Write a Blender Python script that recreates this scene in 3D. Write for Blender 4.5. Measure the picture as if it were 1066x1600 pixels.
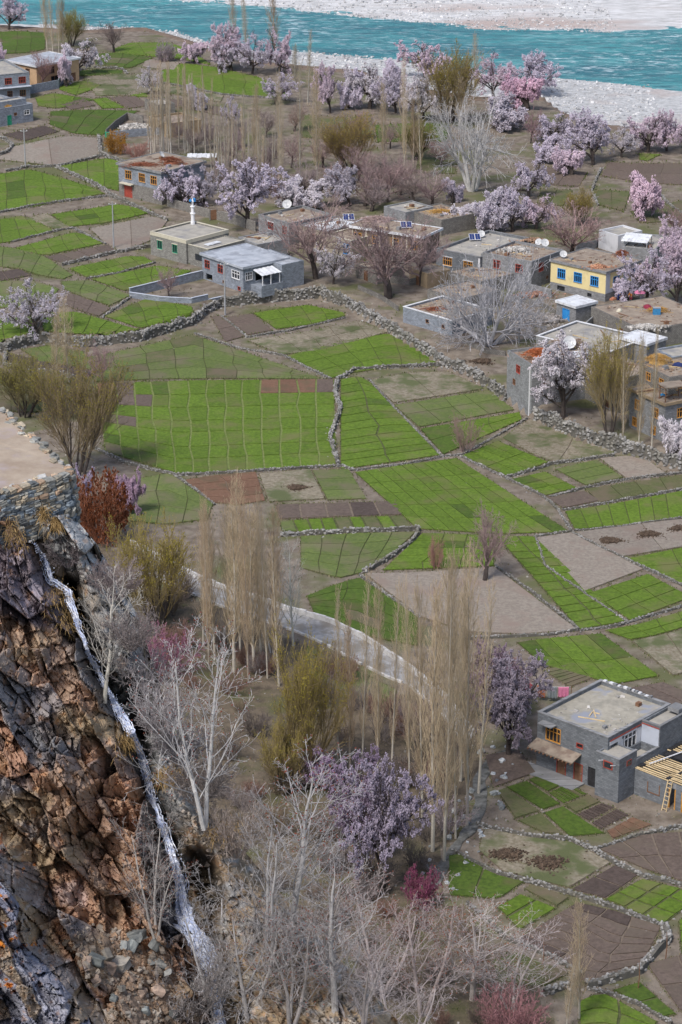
import bpy, math, random
import numpy as np
from mathutils import Vector

# ------------------------------------------------------------------ camera, sky, sun, exposure
for _o in list(bpy.data.objects):
    bpy.data.objects.remove(_o)
scene = bpy.context.scene
COL = scene.collection
CAMZ = 124.0
PITCH = math.radians(21.0)
FPX = 4000.0                      # focal length for a frame 1066 wide, 1600 high
PCX, PCY = 533.0, 800.0
cam_data = bpy.data.cameras.new('camera')
cam = bpy.data.objects.new('camera', cam_data)
COL.objects.link(cam)
cam.location = (0, 0, CAMZ)
cam.rotation_euler = (math.radians(90) - PITCH, 0, 0)
cam_data.sensor_fit = 'VERTICAL'
cam_data.sensor_height = 36.0
cam_data.sensor_width = 24.0
cam_data.lens = FPX / 1600.0 * 36.0
cam_data.clip_start = 1.0
cam_data.clip_end = 9000.0
scene.camera = cam

SUN_EL, SUN_AZ = math.radians(54), math.radians(215)   # azimuth clockwise from +Y
world = bpy.data.worlds.new('World')
scene.world = world
world.use_nodes = True
_wn = world.node_tree
_bg = _wn.nodes['Background']
_sky = _wn.nodes.new('ShaderNodeTexSky')
_sky.sky_type = 'NISHITA'
_sky.sun_disc = False
_sky.sun_elevation = SUN_EL
_sky.sun_rotation = SUN_AZ
_sky.air_density = 1.0
_sky.dust_density = 3.0
_sky.ozone_density = 1.0
_wn.links.new(_sky.outputs[0], _bg.inputs[0])
_bg.inputs[1].default_value = 0.08
sun_data = bpy.data.lights.new('sun', 'SUN')
sun_data.energy = 1.5
sun_data.angle = math.radians(12)
sun_data.color = (1.0, 0.97, 0.93)
sun = bpy.data.objects.new('sun', sun_data)
COL.objects.link(sun)
_sd = Vector((math.sin(SUN_AZ) * math.cos(SUN_EL), math.cos(SUN_AZ) * math.cos(SUN_EL), math.sin(SUN_EL)))
sun.rotation_euler = _sd.to_track_quat('Z', 'Y').to_euler()
scene.view_settings.view_transform = 'Standard'
scene.view_settings.look = 'None'
scene.view_settings.gamma = 1.0
scene.view_settings.exposure = 0.92
scene.view_settings.use_curve_mapping = False
scene.cycles.max_bounces = 5
scene.cycles.diffuse_bounces = 3
scene.cycles.transparent_max_bounces = 4

rng = np.random.default_rng(7)
random.seed(7)

# ------------------------------------------------------------------ helpers: projection, noise
SP, CP = math.sin(PITCH), math.cos(PITCH)

def rays(P):
    P = np.atleast_2d(np.asarray(P, float))
    dx = P[:, 0] - PCX
    dy = -(P[:, 1] - PCY)
    d = np.stack([dx, FPX * CP + dy * SP, -FPX * SP + dy * CP], 1)
    return d / np.linalg.norm(d, axis=1, keepdims=True)

def on_plane(P, z):
    d = rays(P)
    t = (z - CAMZ) / d[:, 2]
    return np.stack([d[:, 0] * t, d[:, 1] * t, np.full(len(d), float(z))], 1)

def depth_of(p):
    return p[1] * CP + (CAMZ - p[2]) * SP

def m_per_px(p):
    return depth_of(p) / FPX

def _hash(ix, iy, s):
    h = (ix.astype(np.int64) * 374761393 + iy.astype(np.int64) * 668265263 + s * 1442695041) & 0xffffffff
    h = ((h ^ (h >> 13)) * 1274126177) & 0xffffffff
    h = ((h ^ (h >> 16)) * 2246822519) & 0xffffffff
    return ((h ^ (h >> 15)) & 0xffffff) / float(0xffffff)

def vnoise(x, y, s=0):
    x = np.asarray(x, float); y = np.asarray(y, float)
    ix = np.floor(x); iy = np.floor(y)
    fx = x - ix; fy = y - iy
    fx = fx * fx * (3 - 2 * fx); fy = fy * fy * (3 - 2 * fy)
    a = _hash(ix, iy, s); b = _hash(ix + 1, iy, s); c = _hash(ix, iy + 1, s); d = _hash(ix + 1, iy + 1, s)
    return (a * (1 - fx) + b * fx) * (1 - fy) + (c * (1 - fx) + d * fx) * fy

def fbm(x, y, s=0, o=4):
    r = 0; a = 0.5; n = 0
    for k in range(o):
        r = r + a * vnoise(x * 2 ** k, y * 2 ** k, s + k * 17); n += a; a *= 0.5
    return r / n

def cellular(x, y, s=0):
    ix = np.floor(x); iy = np.floor(y)
    f1 = np.full(x.shape, 9.0); f2 = np.full(x.shape, 9.0)
    cx = np.zeros(x.shape); cy = np.zeros(x.shape); ci = np.zeros(x.shape); cj = np.zeros(x.shape)
    for i in (-1, 0, 1):
        for j in (-1, 0, 1):
            gx = ix + i; gy = iy + j
            px = gx + 0.1 + 0.8 * _hash(gx, gy, s); py = gy + 0.1 + 0.8 * _hash(gx, gy, s + 91)
            d = np.hypot(px - x, py - y)
            m = d < f1
            f2 = np.where(m, f1, np.minimum(f2, d)); f1 = np.where(m, d, f1)
            cx = np.where(m, x - px, cx); cy = np.where(m, y - py, cy)
            ci = np.where(m, gx, ci); cj = np.where(m, gy, cj)
    return f1, f2, cx, cy, _hash(ci, cj, s + 5), _hash(ci, cj, s + 6), _hash(ci, cj, s + 7)

def sstep(t):
    t = np.clip(t, 0, 1)
    return t * t * (3 - 2 * t)

def poly_dist(X, Y, pl):
    """distance to a polyline, arc position 0..1 and side (positive on the right looking along it, image axes)"""
    pl = np.asarray(pl, float)
    seg = np.hypot(*(pl[1:] - pl[:-1]).T); cum = np.concatenate([[0], np.cumsum(seg)])
    best = np.full(X.shape, 1e9); pos = np.zeros(X.shape); side = np.zeros(X.shape)
    for k in range(len(pl) - 1):
        a, b = pl[k], pl[k + 1]; e = b - a
        t = np.clip(((X - a[0]) * e[0] + (Y - a[1]) * e[1]) / (e @ e), 0, 1)
        d = np.hypot(X - a[0] - t * e[0], Y - a[1] - t * e[1])
        m = d < best
        best = np.where(m, d, best); pos = np.where(m, (cum[k] + t * seg[k]) / cum[-1], pos)
        side = np.where(m, np.sign(e[1] * (X - a[0]) - e[0] * (Y - a[1])), side)
    return best, pos, side

def poly_sd(X, Y, pg):
    """signed distance to a polygon, positive inside"""
    pg = np.asarray(pg, float)
    d, _, _ = poly_dist(X, Y, np.vstack([pg, pg[:1]]))
    ins = np.zeros(X.shape, bool)
    n = len(pg)
    for k in range(n):
        a, b = pg[k], pg[(k + 1) % n]
        if a[1] == b[1]:
            continue
        c = ((a[1] > Y) != (b[1] > Y)) & (X < (b[0] - a[0]) * (Y - a[1]) / (b[1] - a[1]) + a[0])
        ins ^= c
    return np.where(ins, d, -d)

# ------------------------------------------------------------------ helpers: objects and meshes
def link(o):
    COL.objects.link(o)
    return o

def tag(o, label=None, cat=None, group=None, kind=None):
    if label: o['label'] = label
    if cat: o['category'] = cat
    if group: o['group'] = group
    if kind or cat: o['kind'] = kind or 'thing'
    return o

def empty(name, loc=(0, 0, 0), rz=0.0):
    o = bpy.data.objects.new(name, None)
    o.empty_display_size = 0.3
    o.location = loc
    o.rotation_euler = (0, 0, rz)
    return link(o)

def obj(name, me, parent=None):
    o = bpy.data.objects.new(name, me)
    if parent is not None:
        o.parent = parent
    return link(o)

def mesh_np(name, V, F, mats, mi=None, smooth=False):
    V = np.ascontiguousarray(V, np.float32); F = np.ascontiguousarray(F, np.int32)
    me = bpy.data.meshes.new(name)
    n, k = F.shape
    me.vertices.add(len(V)); me.vertices.foreach_set('co', V.ravel())
    me.loops.add(n * k); me.loops.foreach_set('vertex_index', F.ravel())
    me.polygons.add(n); me.polygons.foreach_set('loop_start', np.arange(0, n * k, k, dtype=np.int32))
    for m in (mats if isinstance(mats, (list, tuple)) else [mats]):
        me.materials.append(m)
    if mi is not None:
        me.polygons.foreach_set('material_index', np.ascontiguousarray(mi, np.int32))
    me.polygons.foreach_set('use_smooth', np.full(n, bool(smooth)) if np.ndim(smooth) == 0 else np.asarray(smooth, bool))
    me.update(calc_edges=True)
    return me

class MB:
    """collects boxes and polygons, builds one mesh"""
    def __init__(self):
        self.v = []; self.f = []; self.m = []
    def poly(self, pts, m=0):
        b = len(self.v); self.v += [tuple(p) for p in pts]
        self.f.append(tuple(range(b, b + len(pts)))); self.m.append(m)
    def hexa(self, p, m=0):
        b = len(self.v); self.v += [tuple(q) for q in p]
        for q in ((0, 3, 2, 1), (4, 5, 6, 7), (0, 1, 5, 4), (1, 2, 6, 5), (2, 3, 7, 6), (3, 0, 4, 7)):
            self.f.append(tuple(b + i for i in q)); self.m.append(m)
    def box(self, x0, x1, y0, y1, z0, z1, m=0):
        self.hexa([(x0, y0, z0), (x1, y0, z0), (x1, y1, z0), (x0, y1, z0), (x0, y0, z1), (x1, y0, z1), (x1, y1, z1), (x0, y1, z1)], m)
        return self
    def beam(self, a, b, w, h, m=0):
        a = Vector(a); b = Vector(b); d = (b - a).normalized()
        up = Vector((0, 0, 1)) if abs(d.z) < 0.95 else Vector((1, 0, 0))
        s = d.cross(up).normalized() * (w / 2); u = s.cross(d).normalized() * (h / 2)
        self.hexa([a - s - u, a + s - u, b + s - u, b - s - u, a - s + u, a + s + u, b + s + u, b - s + u], m)
        return self
    def tube(self, pts, rad, n=8, m=0, cap=True):
        pts = [Vector(p) for p in pts]
        if not isinstance(rad, (list, tuple)): rad = [rad] * len(pts)
        b0 = len(self.v)
        for i, p in enumerate(pts):
            d = (pts[min(i + 1, len(pts) - 1)] - pts[max(i - 1, 0)]).normalized()
            up = Vector((0, 0, 1)) if abs(d.z) < 0.9 else Vector((1, 0, 0))
            s = d.cross(up).normalized(); u = s.cross(d)
            for k in range(n):
                a = 2 * math.pi * k / n
                self.v.append(tuple(p + (s * math.cos(a) + u * math.sin(a)) * rad[i]))
        for i in range(len(pts) - 1):
            for k in range(n):
                a = b0 + i * n + k; c = b0 + i * n + (k + 1) % n
                self.f.append((a, c, c + n, a + n)); self.m.append(m)
        if cap:
            self.f.append(tuple(b0 + k for k in range(n))[::-1]); self.m.append(m)
            e = b0 + (len(pts) - 1) * n
            self.f.append(tuple(e + k for k in range(n))); self.m.append(m)
        return self
    def lathe(self, prof, n=10, m=0, c=(0, 0)):
        return self.tube([(c[0], c[1], z) for r, z in prof], [max(r, 0.001) for r, z in prof], n, m)
    def build(self, name, mats, parent=None, smooth=False):
        me = bpy.data.meshes.new(name)
        me.from_pydata(self.v, [], self.f)
        for q in (mats if isinstance(mats, (list, tuple)) else [mats]):
            me.materials.append(q)
        me.polygons.foreach_set('material_index', np.array(self.m, np.int32))
        if smooth:
            me.polygons.foreach_set('use_smooth', np.ones(len(self.f), bool))
        me.update()
        return obj(name, me, parent)

CUBE = np.array([(-1, -1, -1), (1, -1, -1), (1, 1, -1), (-1, 1, -1), (-1, -1, 1), (1, -1, 1), (1, 1, 1), (-1, 1, 1)], float) * 0.5
CUBEF = np.array([(0, 3, 2, 1), (4, 5, 6, 7), (0, 1, 5, 4), (1, 2, 6, 5), (2, 3, 7, 6), (3, 0, 4, 7)])
OCT = np.array([(1, 0, 0), (-1, 0, 0), (0, 1, 0), (0, -1, 0), (0, 0, 1), (0, 0, -1)], float)
OCTF = np.array([(0, 2, 4), (2, 1, 4), (1, 3, 4), (3, 0, 4), (2, 0, 5), (1, 2, 5), (3, 1, 5), (0, 3, 5)])

def stones_mesh(c, size, yaw, r, jit=0.16, tilt=0.15):
    """angular stones as (V, F) arrays: jittered blocks"""
    n = len(c)
    v = CUBE[None] * (1 + 0.0 * r.random((n, 1, 1))) + r.uniform(-jit, jit, (n, 8, 3))
    v[:, 4:, :2] *= r.uniform(0.7, 1.0, (n, 1, 1))
    v = v * size[:, None, :]
    tx = r.normal(0, tilt, (n, 1))
    z = v[:, :, 2] + v[:, :, 0] * tx
    ca, sa = np.cos(yaw)[:, None], np.sin(yaw)[:, None]
    x = v[:, :, 0] * ca - v[:, :, 1] * sa; y = v[:, :, 0] * sa + v[:, :, 1] * ca
    V = np.stack([x, y, z], 2) + c[:, None, :]
    F = CUBEF[None] + (np.arange(n) * 8)[:, None, None]
    return V.reshape(-1, 3), F.reshape(-1, 4)

def octas(c, size, r):
    n = len(c)
    q = r.normal(size=(n, 3, 3)); q, _ = np.linalg.qr(q)
    v = np.einsum('nij,kj->nki', q, OCT) * (size[:, None, None] * r.uniform(0.6, 1.25, (n, 6, 1))) + c[:, None, :]
    F = OCTF[None] + (np.arange(n) * 6)[:, None, None]
    return v.reshape(-1, 3), F.reshape(-1, 3)

def tube_segs(P0, P1, R0, R1, sides=3, phase=0.3):
    d = P1 - P0; L = np.linalg.norm(d, axis=1, keepdims=True); d = d / np.maximum(L, 1e-6)
    up = np.where(np.abs(d[:, 2:3]) < 0.9, np.array([[0, 0, 1.0]]), np.array([[1.0, 0, 0]]))
    s = np.cross(d, up); s /= np.linalg.norm(s, axis=1, keepdims=True); u = np.cross(s, d)
    a = phase + 2 * np.pi * np.arange(sides) / sides
    ring = s[:, None] * np.cos(a)[None, :, None] + u[:, None] * np.sin(a)[None, :, None]
    A = P0[:, None] + ring * R0[:, None, None]; B = P1[:, None] + ring * R1[:, None, None]
    n = len(P0)
    V = np.concatenate([A, B], 1).reshape(-1, 3)
    k = np.arange(sides); k2 = (k + 1) % sides
    q = np.stack([k, k2, k2 + sides, k + sides], 1)
    F = q[None] + (np.arange(n) * 2 * sides)[:, None, None]
    return V, F.reshape(-1, 4)

def resample(pl, n=None, step=None):
    pl = np.asarray(pl, float)
    seg = np.linalg.norm(pl[1:] - pl[:-1], axis=1); cum = np.concatenate([[0], np.cumsum(seg)])
    if n is None: n = max(2, int(cum[-1] / step) + 1)
    t = np.linspace(0, cum[-1], n)
    return np.stack([np.interp(t, cum, pl[:, k]) for k in range(pl.shape[1])], 1)

# ------------------------------------------------------------------ helpers: procedural materials
def mat(name, c1, c2=None, scale=3.0, rough=0.9, bump=0.0, bscale=None, space='pos', obj_rnd=0.0, island=0.0, objcol=False,
        c3=None, s3=0.6, t3=(0.5, 0.62), detail=5.0, metal=0.0, spec=0.3, stretch=None, bricks=None, attr=None, transl=0.0, bdist=0.05):
    m = bpy.data.materials.new(name); m.use_nodes = True
    nt = m.node_tree; N = nt.nodes; Lk = nt.links
    bs = N['Principled BSDF']
    bs.inputs['Roughness'].default_value = rough; bs.inputs['Metallic'].default_value = metal
    bs.inputs['Specular IOR Level'].default_value = spec
    if space == 'pos':
        co = N.new('ShaderNodeNewGeometry').outputs['Position']
    else:
        co = N.new('ShaderNodeTexCoord').outputs['Object']
    if stretch:
        mp = N.new('ShaderNodeMapping'); mp.inputs['Scale'].default_value = stretch[:3]
        if len(stretch) > 3: mp.inputs['Rotation'].default_value = (0, 0, stretch[3])
        Lk.new(co, mp.inputs['Vector']); co = mp.outputs['Vector']
    def noise(sc, det=detail):
        n = N.new('ShaderNodeTexNoise'); n.inputs['Scale'].default_value = sc; n.inputs['Detail'].default_value = det
        n.inputs['Roughness'].default_value = 0.65
        Lk.new(co, n.inputs['Vector']); return n.outputs['Fac']
    def ramp(f, lo, hi):
        r = N.new('ShaderNodeMapRange'); r.inputs['From Min'].default_value = lo; r.inputs['From Max'].default_value = hi
        Lk.new(f, r.inputs['Value']); return r.outputs['Result']
    def mix(f, a, b, mode='MIX'):
        x = N.new('ShaderNodeMix'); x.data_type = 'RGBA'; x.blend_type = mode
        for s, q in ((0, f), (6, a), (7, b)):
            if isinstance(q, (int, float)): x.inputs[s].default_value = q
            elif isinstance(q, (tuple, list)): x.inputs[s].default_value = (*q, 1)
            else: Lk.new(q, x.inputs[s])
        return x.outputs[2]
    c = tuple(c1)
    if attr:
        at = N.new('ShaderNodeAttribute'); at.attribute_name = attr; c = at.outputs['Color']
        nn = ramp(noise(scale), 0.3, 0.7)
        c = mix(1.0, c, mix(nn, (0.62, 0.62, 0.62), (1.3, 1.3, 1.3)), 'MULTIPLY')
    elif c2 is not None:
        c = mix(ramp(noise(scale), 0.36, 0.64), c1, c2)
    if c3 is not None:
        c = mix(ramp(noise(s3, 3.0), *t3), c, c3)
    hgt = None
    if bricks:
        sx = N.new('ShaderNodeSeparateXYZ'); Lk.new(co, sx.inputs[0])
        ad = N.new('ShaderNodeMath'); Lk.new(sx.outputs[0], ad.inputs[0]); Lk.new(sx.outputs[1], ad.inputs[1])
        cb = N.new('ShaderNodeCombineXYZ'); Lk.new(ad.outputs[0], cb.inputs[0]); Lk.new(sx.outputs[2], cb.inputs[1])
        bt = N.new('ShaderNodeTexBrick'); Lk.new(cb.outputs[0], bt.inputs['Vector'])
        bt.inputs['Scale'].default_value = 1.0; bt.inputs['Brick Width'].default_value = bricks[0]
        bt.inputs['Row Height'].default_value = bricks[1]; bt.inputs['Mortar Size'].default_value = bricks[2]
        bt.inputs['Color1'].default_value = (0.75, 0.75, 0.75, 1); bt.inputs['Color2'].default_value = (1.2, 1.2, 1.2, 1)
        bt.inputs['Mortar'].default_value = (bricks[3],) * 3 + (1,)
        c = mix(1.0, c, bt.outputs['Color'], 'MULTIPLY')
    if objcol:
        oi = N.new('ShaderNodeObjectInfo'); c = mix(1.0, c, oi.outputs['Color'], 'MULTIPLY')
    hs = None
    for amt, kind in ((obj_rnd, 'o'), (island, 'i')):
        if amt:
            src = N.new('ShaderNodeObjectInfo').outputs['Random'] if kind == 'o' else N.new('ShaderNodeNewGeometry').outputs['Random Per Island']
            r = N.new('ShaderNodeMapRange'); r.inputs['To Min'].default_value = 1 - amt; r.inputs['To Max'].default_value = 1 + amt
            Lk.new(src, r.inputs['Value'])
            hs = N.new('ShaderNodeHueSaturation'); Lk.new(r.outputs['Result'], hs.inputs['Value'])
            if isinstance(c, tuple): hs.inputs['Color'].default_value = (*c, 1)
            else: Lk.new(c, hs.inputs['Color'])
            c = hs.outputs['Color']
    if isinstance(c, tuple): bs.inputs['Base Color'].default_value = (*c, 1)
    else: Lk.new(c, bs.inputs['Base Color'])
    if bump:
        b = N.new('ShaderNodeBump'); b.inputs['Strength'].default_value = bump; b.inputs['Distance'].default_value = bdist
        Lk.new(noise(bscale or scale * 3), b.inputs['Height']); Lk.new(b.outputs['Normal'], bs.inputs['Normal'])
    if transl:
        tr = N.new('ShaderNodeBsdfTranslucent'); mx = N.new('ShaderNodeMixShader'); mx.inputs[0].default_value = transl
        if isinstance(c, tuple): tr.inputs['Color'].default_value = (*c, 1)
        else: Lk.new(c, tr.inputs['Color'])
        Lk.new(bs.outputs[0], mx.inputs[1]); Lk.new(tr.outputs[0], mx.inputs[2])
        Lk.new(mx.outputs[0], N['Material Output'].inputs['Surface'])
    return m
# ------------------------------------------------------------------ the valley floor
TERR = 1.8
EDGE_LOW = [(-700, 575), (-200, 560), (10, 549), (60, 535), (135, 541), (215, 533), (300, 507), (322, 489), (345, 479), (415, 472),
            (500, 465), (545, 480), (590, 507), (640, 537), (690, 569), (735, 588), (793, 627), (850, 662), (910, 690), (1000, 715), (1066, 735), (1500, 830)]
EDGE_RIV = [(-900, 60), (-200, 50), (0, 38), (130, 45), (230, 45), (300, 64), (370, 92), (470, 102), (560, 108), (640, 135), (740, 152),
            (850, 152), (875, 172), (915, 190), (985, 199), (1066, 208), (1400, 240)]
SHORE_N = [(-900, 40), (-100, 32), (150, 40), (280, 50), (350, 78), (480, 81), (620, 93), (760, 116), (870, 122), (1066, 140), (1400, 172)]
SHORE_F = [(-900, -60), (0, -30), (270, 0), (400, 9), (533, 23), (750, 45), (900, 48), (1066, 50), (1500, 56)]
_el = on_plane(EDGE_LOW, 0.0); _er = on_plane(EDGE_RIV, TERR); _sn = on_plane(SHORE_N, -3.0); _sf = on_plane(SHORE_F, -3.0)
def _yi(pl):
    o = np.argsort(pl[:, 0]); return pl[o, 0], pl[o, 1]
_EL, _ER, _SN, _SF = _yi(_el), _yi(_er), _yi(_sn), _yi(_sf)
WATER_Z = -3.0

def zg(x, y):
    yl = np.interp(x, *_EL); yr = np.interp(x, *_ER); ys = np.interp(x, *_SN); yf = np.interp(x, *_SF)
    yr = np.minimum(yr + 3.0 * (vnoise(x / 9, y * 0, 3) - 0.5), ys - 4)
    ys = np.maximum(ys, yr + 4)
    z = TERR * sstep((y - yl) / 0.5 + 0.5)
    z = z - 3.9 * sstep((y - yr) / np.minimum(5.0, ys - yr))
    z = z - 0.9 * sstep((y - yr) / np.maximum(ys - yr, 1))
    z = z - 1.5 * sstep((y - ys) / 8) + 1.5 * sstep((y - yf + 8) / 8) + 1.6 * sstep((y - yf) / 60)
    z = z + 0.16 * (vnoise(x / 11, y / 11, 1) - 0.5) * sstep((ys - y) / 10) + 0.7 * (fbm(x / 20, y / 20, 2) - 0.5) * sstep((y - yf) / 10)
    return z

def hit(P):
    """where the view rays through photograph positions meet the land"""
    d = rays(P)
    t0 = (4.0 - CAMZ) / d[:, 2]; t1 = (-5.0 - CAMZ) / d[:, 2]
    k = np.linspace(0, 1, 36)
    T = t0[:, None] + (t1 - t0)[:, None] * k
    X = d[:, :1] * T; Y = d[:, 1:2] * T; Z = CAMZ + d[:, 2:3] * T
    dif = Z - zg(X, Y)
    idx = np.argmax(dif <= 0, axis=1); idx = np.maximum(idx, 1)
    r = np.arange(len(d))
    a = dif[r, idx - 1]; b = dif[r, idx]
    f = np.clip(a / np.maximum(a - b, 1e-6), 0, 1)
    t = T[r, idx - 1] + (T[r, idx] - T[r, idx - 1]) * f
    X = d[:, 0] * t; Y = d[:, 1] * t
    return np.stack([X, Y, zg(X, Y)], 1)

def hit1(px, py):
    return hit([(px, py)])[0]

M_EARTH = mat('earth', (0.125, 0.10, 0.078), (0.245, 0.208, 0.17), 0.5, c3=(0.115, 0.12, 0.055), s3=0.09, t3=(0.50, 0.64), detail=9, bump=0.8, bscale=2.5, bdist=0.15)
M_GRAVEL = mat('river_gravel', (0.33, 0.335, 0.34), (0.54, 0.545, 0.55), 0.8, c3=(0.42, 0.36, 0.34), s3=0.03, t3=(0.55, 0.66), bump=0.6, bscale=1.5, bdist=0.3)
M_FARGRAVEL = mat('far_gravel', (0.40, 0.40, 0.40), (0.64, 0.64, 0.65), 0.5, c3=(0.42, 0.35, 0.325), s3=0.022, t3=(0.54, 0.66), bump=0.6, bscale=1.5, bdist=0.3, stretch=(0.4, 1.4, 1.0))
M_BANK = mat('bank_earth', (0.14, 0.10, 0.075), (0.22, 0.165, 0.125), 0.4, bump=0.4, bscale=2.0, bdist=0.2)

def build_ground():
    xs = np.concatenate([[-3500, -1500, -700, -400, -250], np.arange(-150, 150.1, 1.0), [250, 400, 700, 1500, 3500]])
    ys = np.concatenate([[-2500, -800, -200, 0, 60, 110, 140], np.arange(160, 480, 1.0), np.arange(480, 800, 1.4), [830, 900, 1050, 1300, 1800, 2600, 4000]])
    X, Y = np.meshgrid(xs, ys)
    Z = zg(X, Y)
    V = np.stack([X.ravel(), Y.ravel(), Z.ravel()], 1)
    nx, ny = len(xs), len(ys)
    i = (np.arange(ny - 1)[:, None] * nx + np.arange(nx - 1)[None]).ravel()
    F = np.stack([i, i + 1, i + nx + 1, i + nx], 1)
    cx = V[F].mean(1)
    yr = np.interp(cx[:, 0], *_ER); ys_ = np.interp(cx[:, 0], *_SN); yf = np.interp(cx[:, 0], *_SF)
    mi = np.zeros(len(F), int)
    wob = 3.0 * (vnoise(cx[:, 0] / 9, cx[:, 1] * 0, 3) - 0.5)
    mi[cx[:, 1] > yr - 5 + wob] = 3
    mi[cx[:, 1] > np.minimum(yr + 5 + wob, ys_ - 3)] = 1
    mi[cx[:, 1] > yf - 4] = 2
    ug = on_plane([(120, 820), (230, 880), (330, 945), (480, 1005), (560, 1055), (640, 1085), (720, 1125), (745, 1200), (735, 1280), (690, 1335), (690, 1410), (740, 1455), (790, 1500), (850, 1560), (880, 1640), (300, 1900), (-100, 1200)], 0.0)
    m = (cx[:, 1] < 420) & (mi == 0)
    sd = poly_sd(cx[m, 0], cx[m, 1], ug[:, :2]) + 5 * (fbm(cx[m, 0] / 6, cx[m, 1] / 6, 71) - 0.5)
    t = mi[m]; t[sd > 0] = 4; mi[m] = t
    M_LITTER = mat('leaf_litter', (0.085, 0.068, 0.05), (0.175, 0.14, 0.10), 0.7, c3=(0.10, 0.10, 0.045), s3=0.12, t3=(0.52, 0.66), detail=9, bump=0.9, bscale=3.0, bdist=0.2)
    g = obj('ground', mesh_np('ground', V, F, [M_EARTH, M_GRAVEL, M_FARGRAVEL, M_BANK, M_LITTER], mi, smooth=True))
    tag(g, kind='structure')
build_ground()

def water_material():
    m = bpy.data.materials.new('river_water'); m.use_nodes = True
    nt = m.node_tree; N = nt.nodes; Lk = nt.links; bs = N['Principled BSDF']
    pos = N.new('ShaderNodeNewGeometry').outputs['Position']
    mp = N.new('ShaderNodeMapping'); mp.inputs['Scale'].default_value = (0.35, 1.0, 1.0); mp.inputs['Rotation'].default_value = (0, 0, 0.35)
    Lk.new(pos, mp.inputs[0])
    def noise(sc, v=None, det=6):
        n = N.new('ShaderNodeTexNoise'); n.inputs['Scale'].default_value = sc; n.inputs['Detail'].default_value = det; n.inputs['Roughness'].default_value = 0.7
        Lk.new(v or mp.outputs[0], n.inputs[0]); return n.outputs['Fac']
    def rmp(f, a, b):
        r = N.new('ShaderNodeMapRange'); r.inputs['From Min'].default_value = a; r.inputs['From Max'].default_value = b; Lk.new(f, r.inputs['Value']); return r.outputs['Result']
    def mix(f, a, b):
        x = N.new('ShaderNodeMix'); x.data_type = 'RGBA'
        for s, q in ((0, f), (6, a), (7, b)):
            if isinstance(q, tuple): x.inputs[s].default_value = (*q, 1)
            else: Lk.new(q, x.inputs[s])
        return x.outputs[2]
    c = mix(rmp(noise(0.05), 0.35, 0.65), (0.012, 0.14, 0.18), (0.045, 0.29, 0.31))
    c = mix(rmp(noise(0.45), 0.42, 0.70), c, (0.015, 0.085, 0.12))
    c = mix(rmp(noise(0.16), 0.52, 0.75), c, (0.16, 0.42, 0.44))
    mul = N.new('ShaderNodeMath'); mul.operation = 'MULTIPLY'
    Lk.new(rmp(noise(0.8), 0.53, 0.66), mul.inputs[0]); Lk.new(rmp(noise(0.03, pos, 3), 0.40, 0.62), mul.inputs[1])
    c = mix(mul.outputs[0], c, (0.62, 0.72, 0.76))
    Lk.new(c, bs.inputs['Base Color'])
    bs.inputs['Roughness'].default_value = 0.28; bs.inputs['Specular IOR Level'].default_value = 0.25
    b = N.new('ShaderNodeBump'); b.inputs['Strength'].default_value = 0.9; b.inputs['Distance'].default_value = 0.5
    Lk.new(noise(0.7), b.inputs['Height']); Lk.new(b.outputs[0], bs.inputs['Normal'])
    return m

def build_river():
    xs = np.concatenate([[-3000, -600, -250], np.arange(-140, 141, 2.0), [250, 600, 3000]])
    t = np.linspace(-0.03, 1.1, 60)
    ys_ = np.interp(xs, *_SN); yf = np.interp(xs, *_SF)
    Y = ys_[None] + (yf - ys_)[None] * t[:, None]; X = np.repeat(xs[None], len(t), 0)
    Z = WATER_Z + 0.22 * (fbm(X / 5, Y / 3, 21) - 0.5)
    V = np.stack([X.ravel(), Y.ravel(), Z.ravel()], 1); nx = len(xs)
    i = (np.arange(len(t) - 1)[:, None] * nx + np.arange(nx - 1)[None]).ravel()
    o = obj('river', mesh_np('river', V, np.stack([i, i + 1, i + nx + 1, i + nx], 1), water_material(), smooth=True))
    tag(o, kind='structure')
    # cobbles on both banks
    n = 15000
    x = rng.uniform(-75, 75, n); ys2 = np.interp(x, *_SN); yr2 = np.interp(x, *_ER); yf2 = np.interp(x, *_SF)
    near = rng.random(n) < 0.4
    y = np.where(near, yr2 + 5 + (ys2 - yr2 - 4) * rng.random(n), yf2 - 2 + 120 * rng.random(n) ** 1.3)
    s = 0.18 + 0.75 * rng.random(n) ** 4
    c = np.stack([x, y, zg(x, y) + s * 0.12], 1)
    V, F = stones_mesh(c, np.stack([s, s * rng.uniform(0.6, 1, n), s * rng.uniform(0.4, 0.7, n)], 1), rng.uniform(0, 6.3, n), rng)
    mc = mat('cobble', (0.36, 0.36, 0.37), (0.62, 0.62, 0.62), 0.3, island=0.35)
    o = obj('river_cobbles', mesh_np('river_cobbles', V, F, mc)); tag(o, 'pale cobbles strewn over both gravel banks of the river', 'cobbles', kind='stuff')
build_river()

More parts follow.
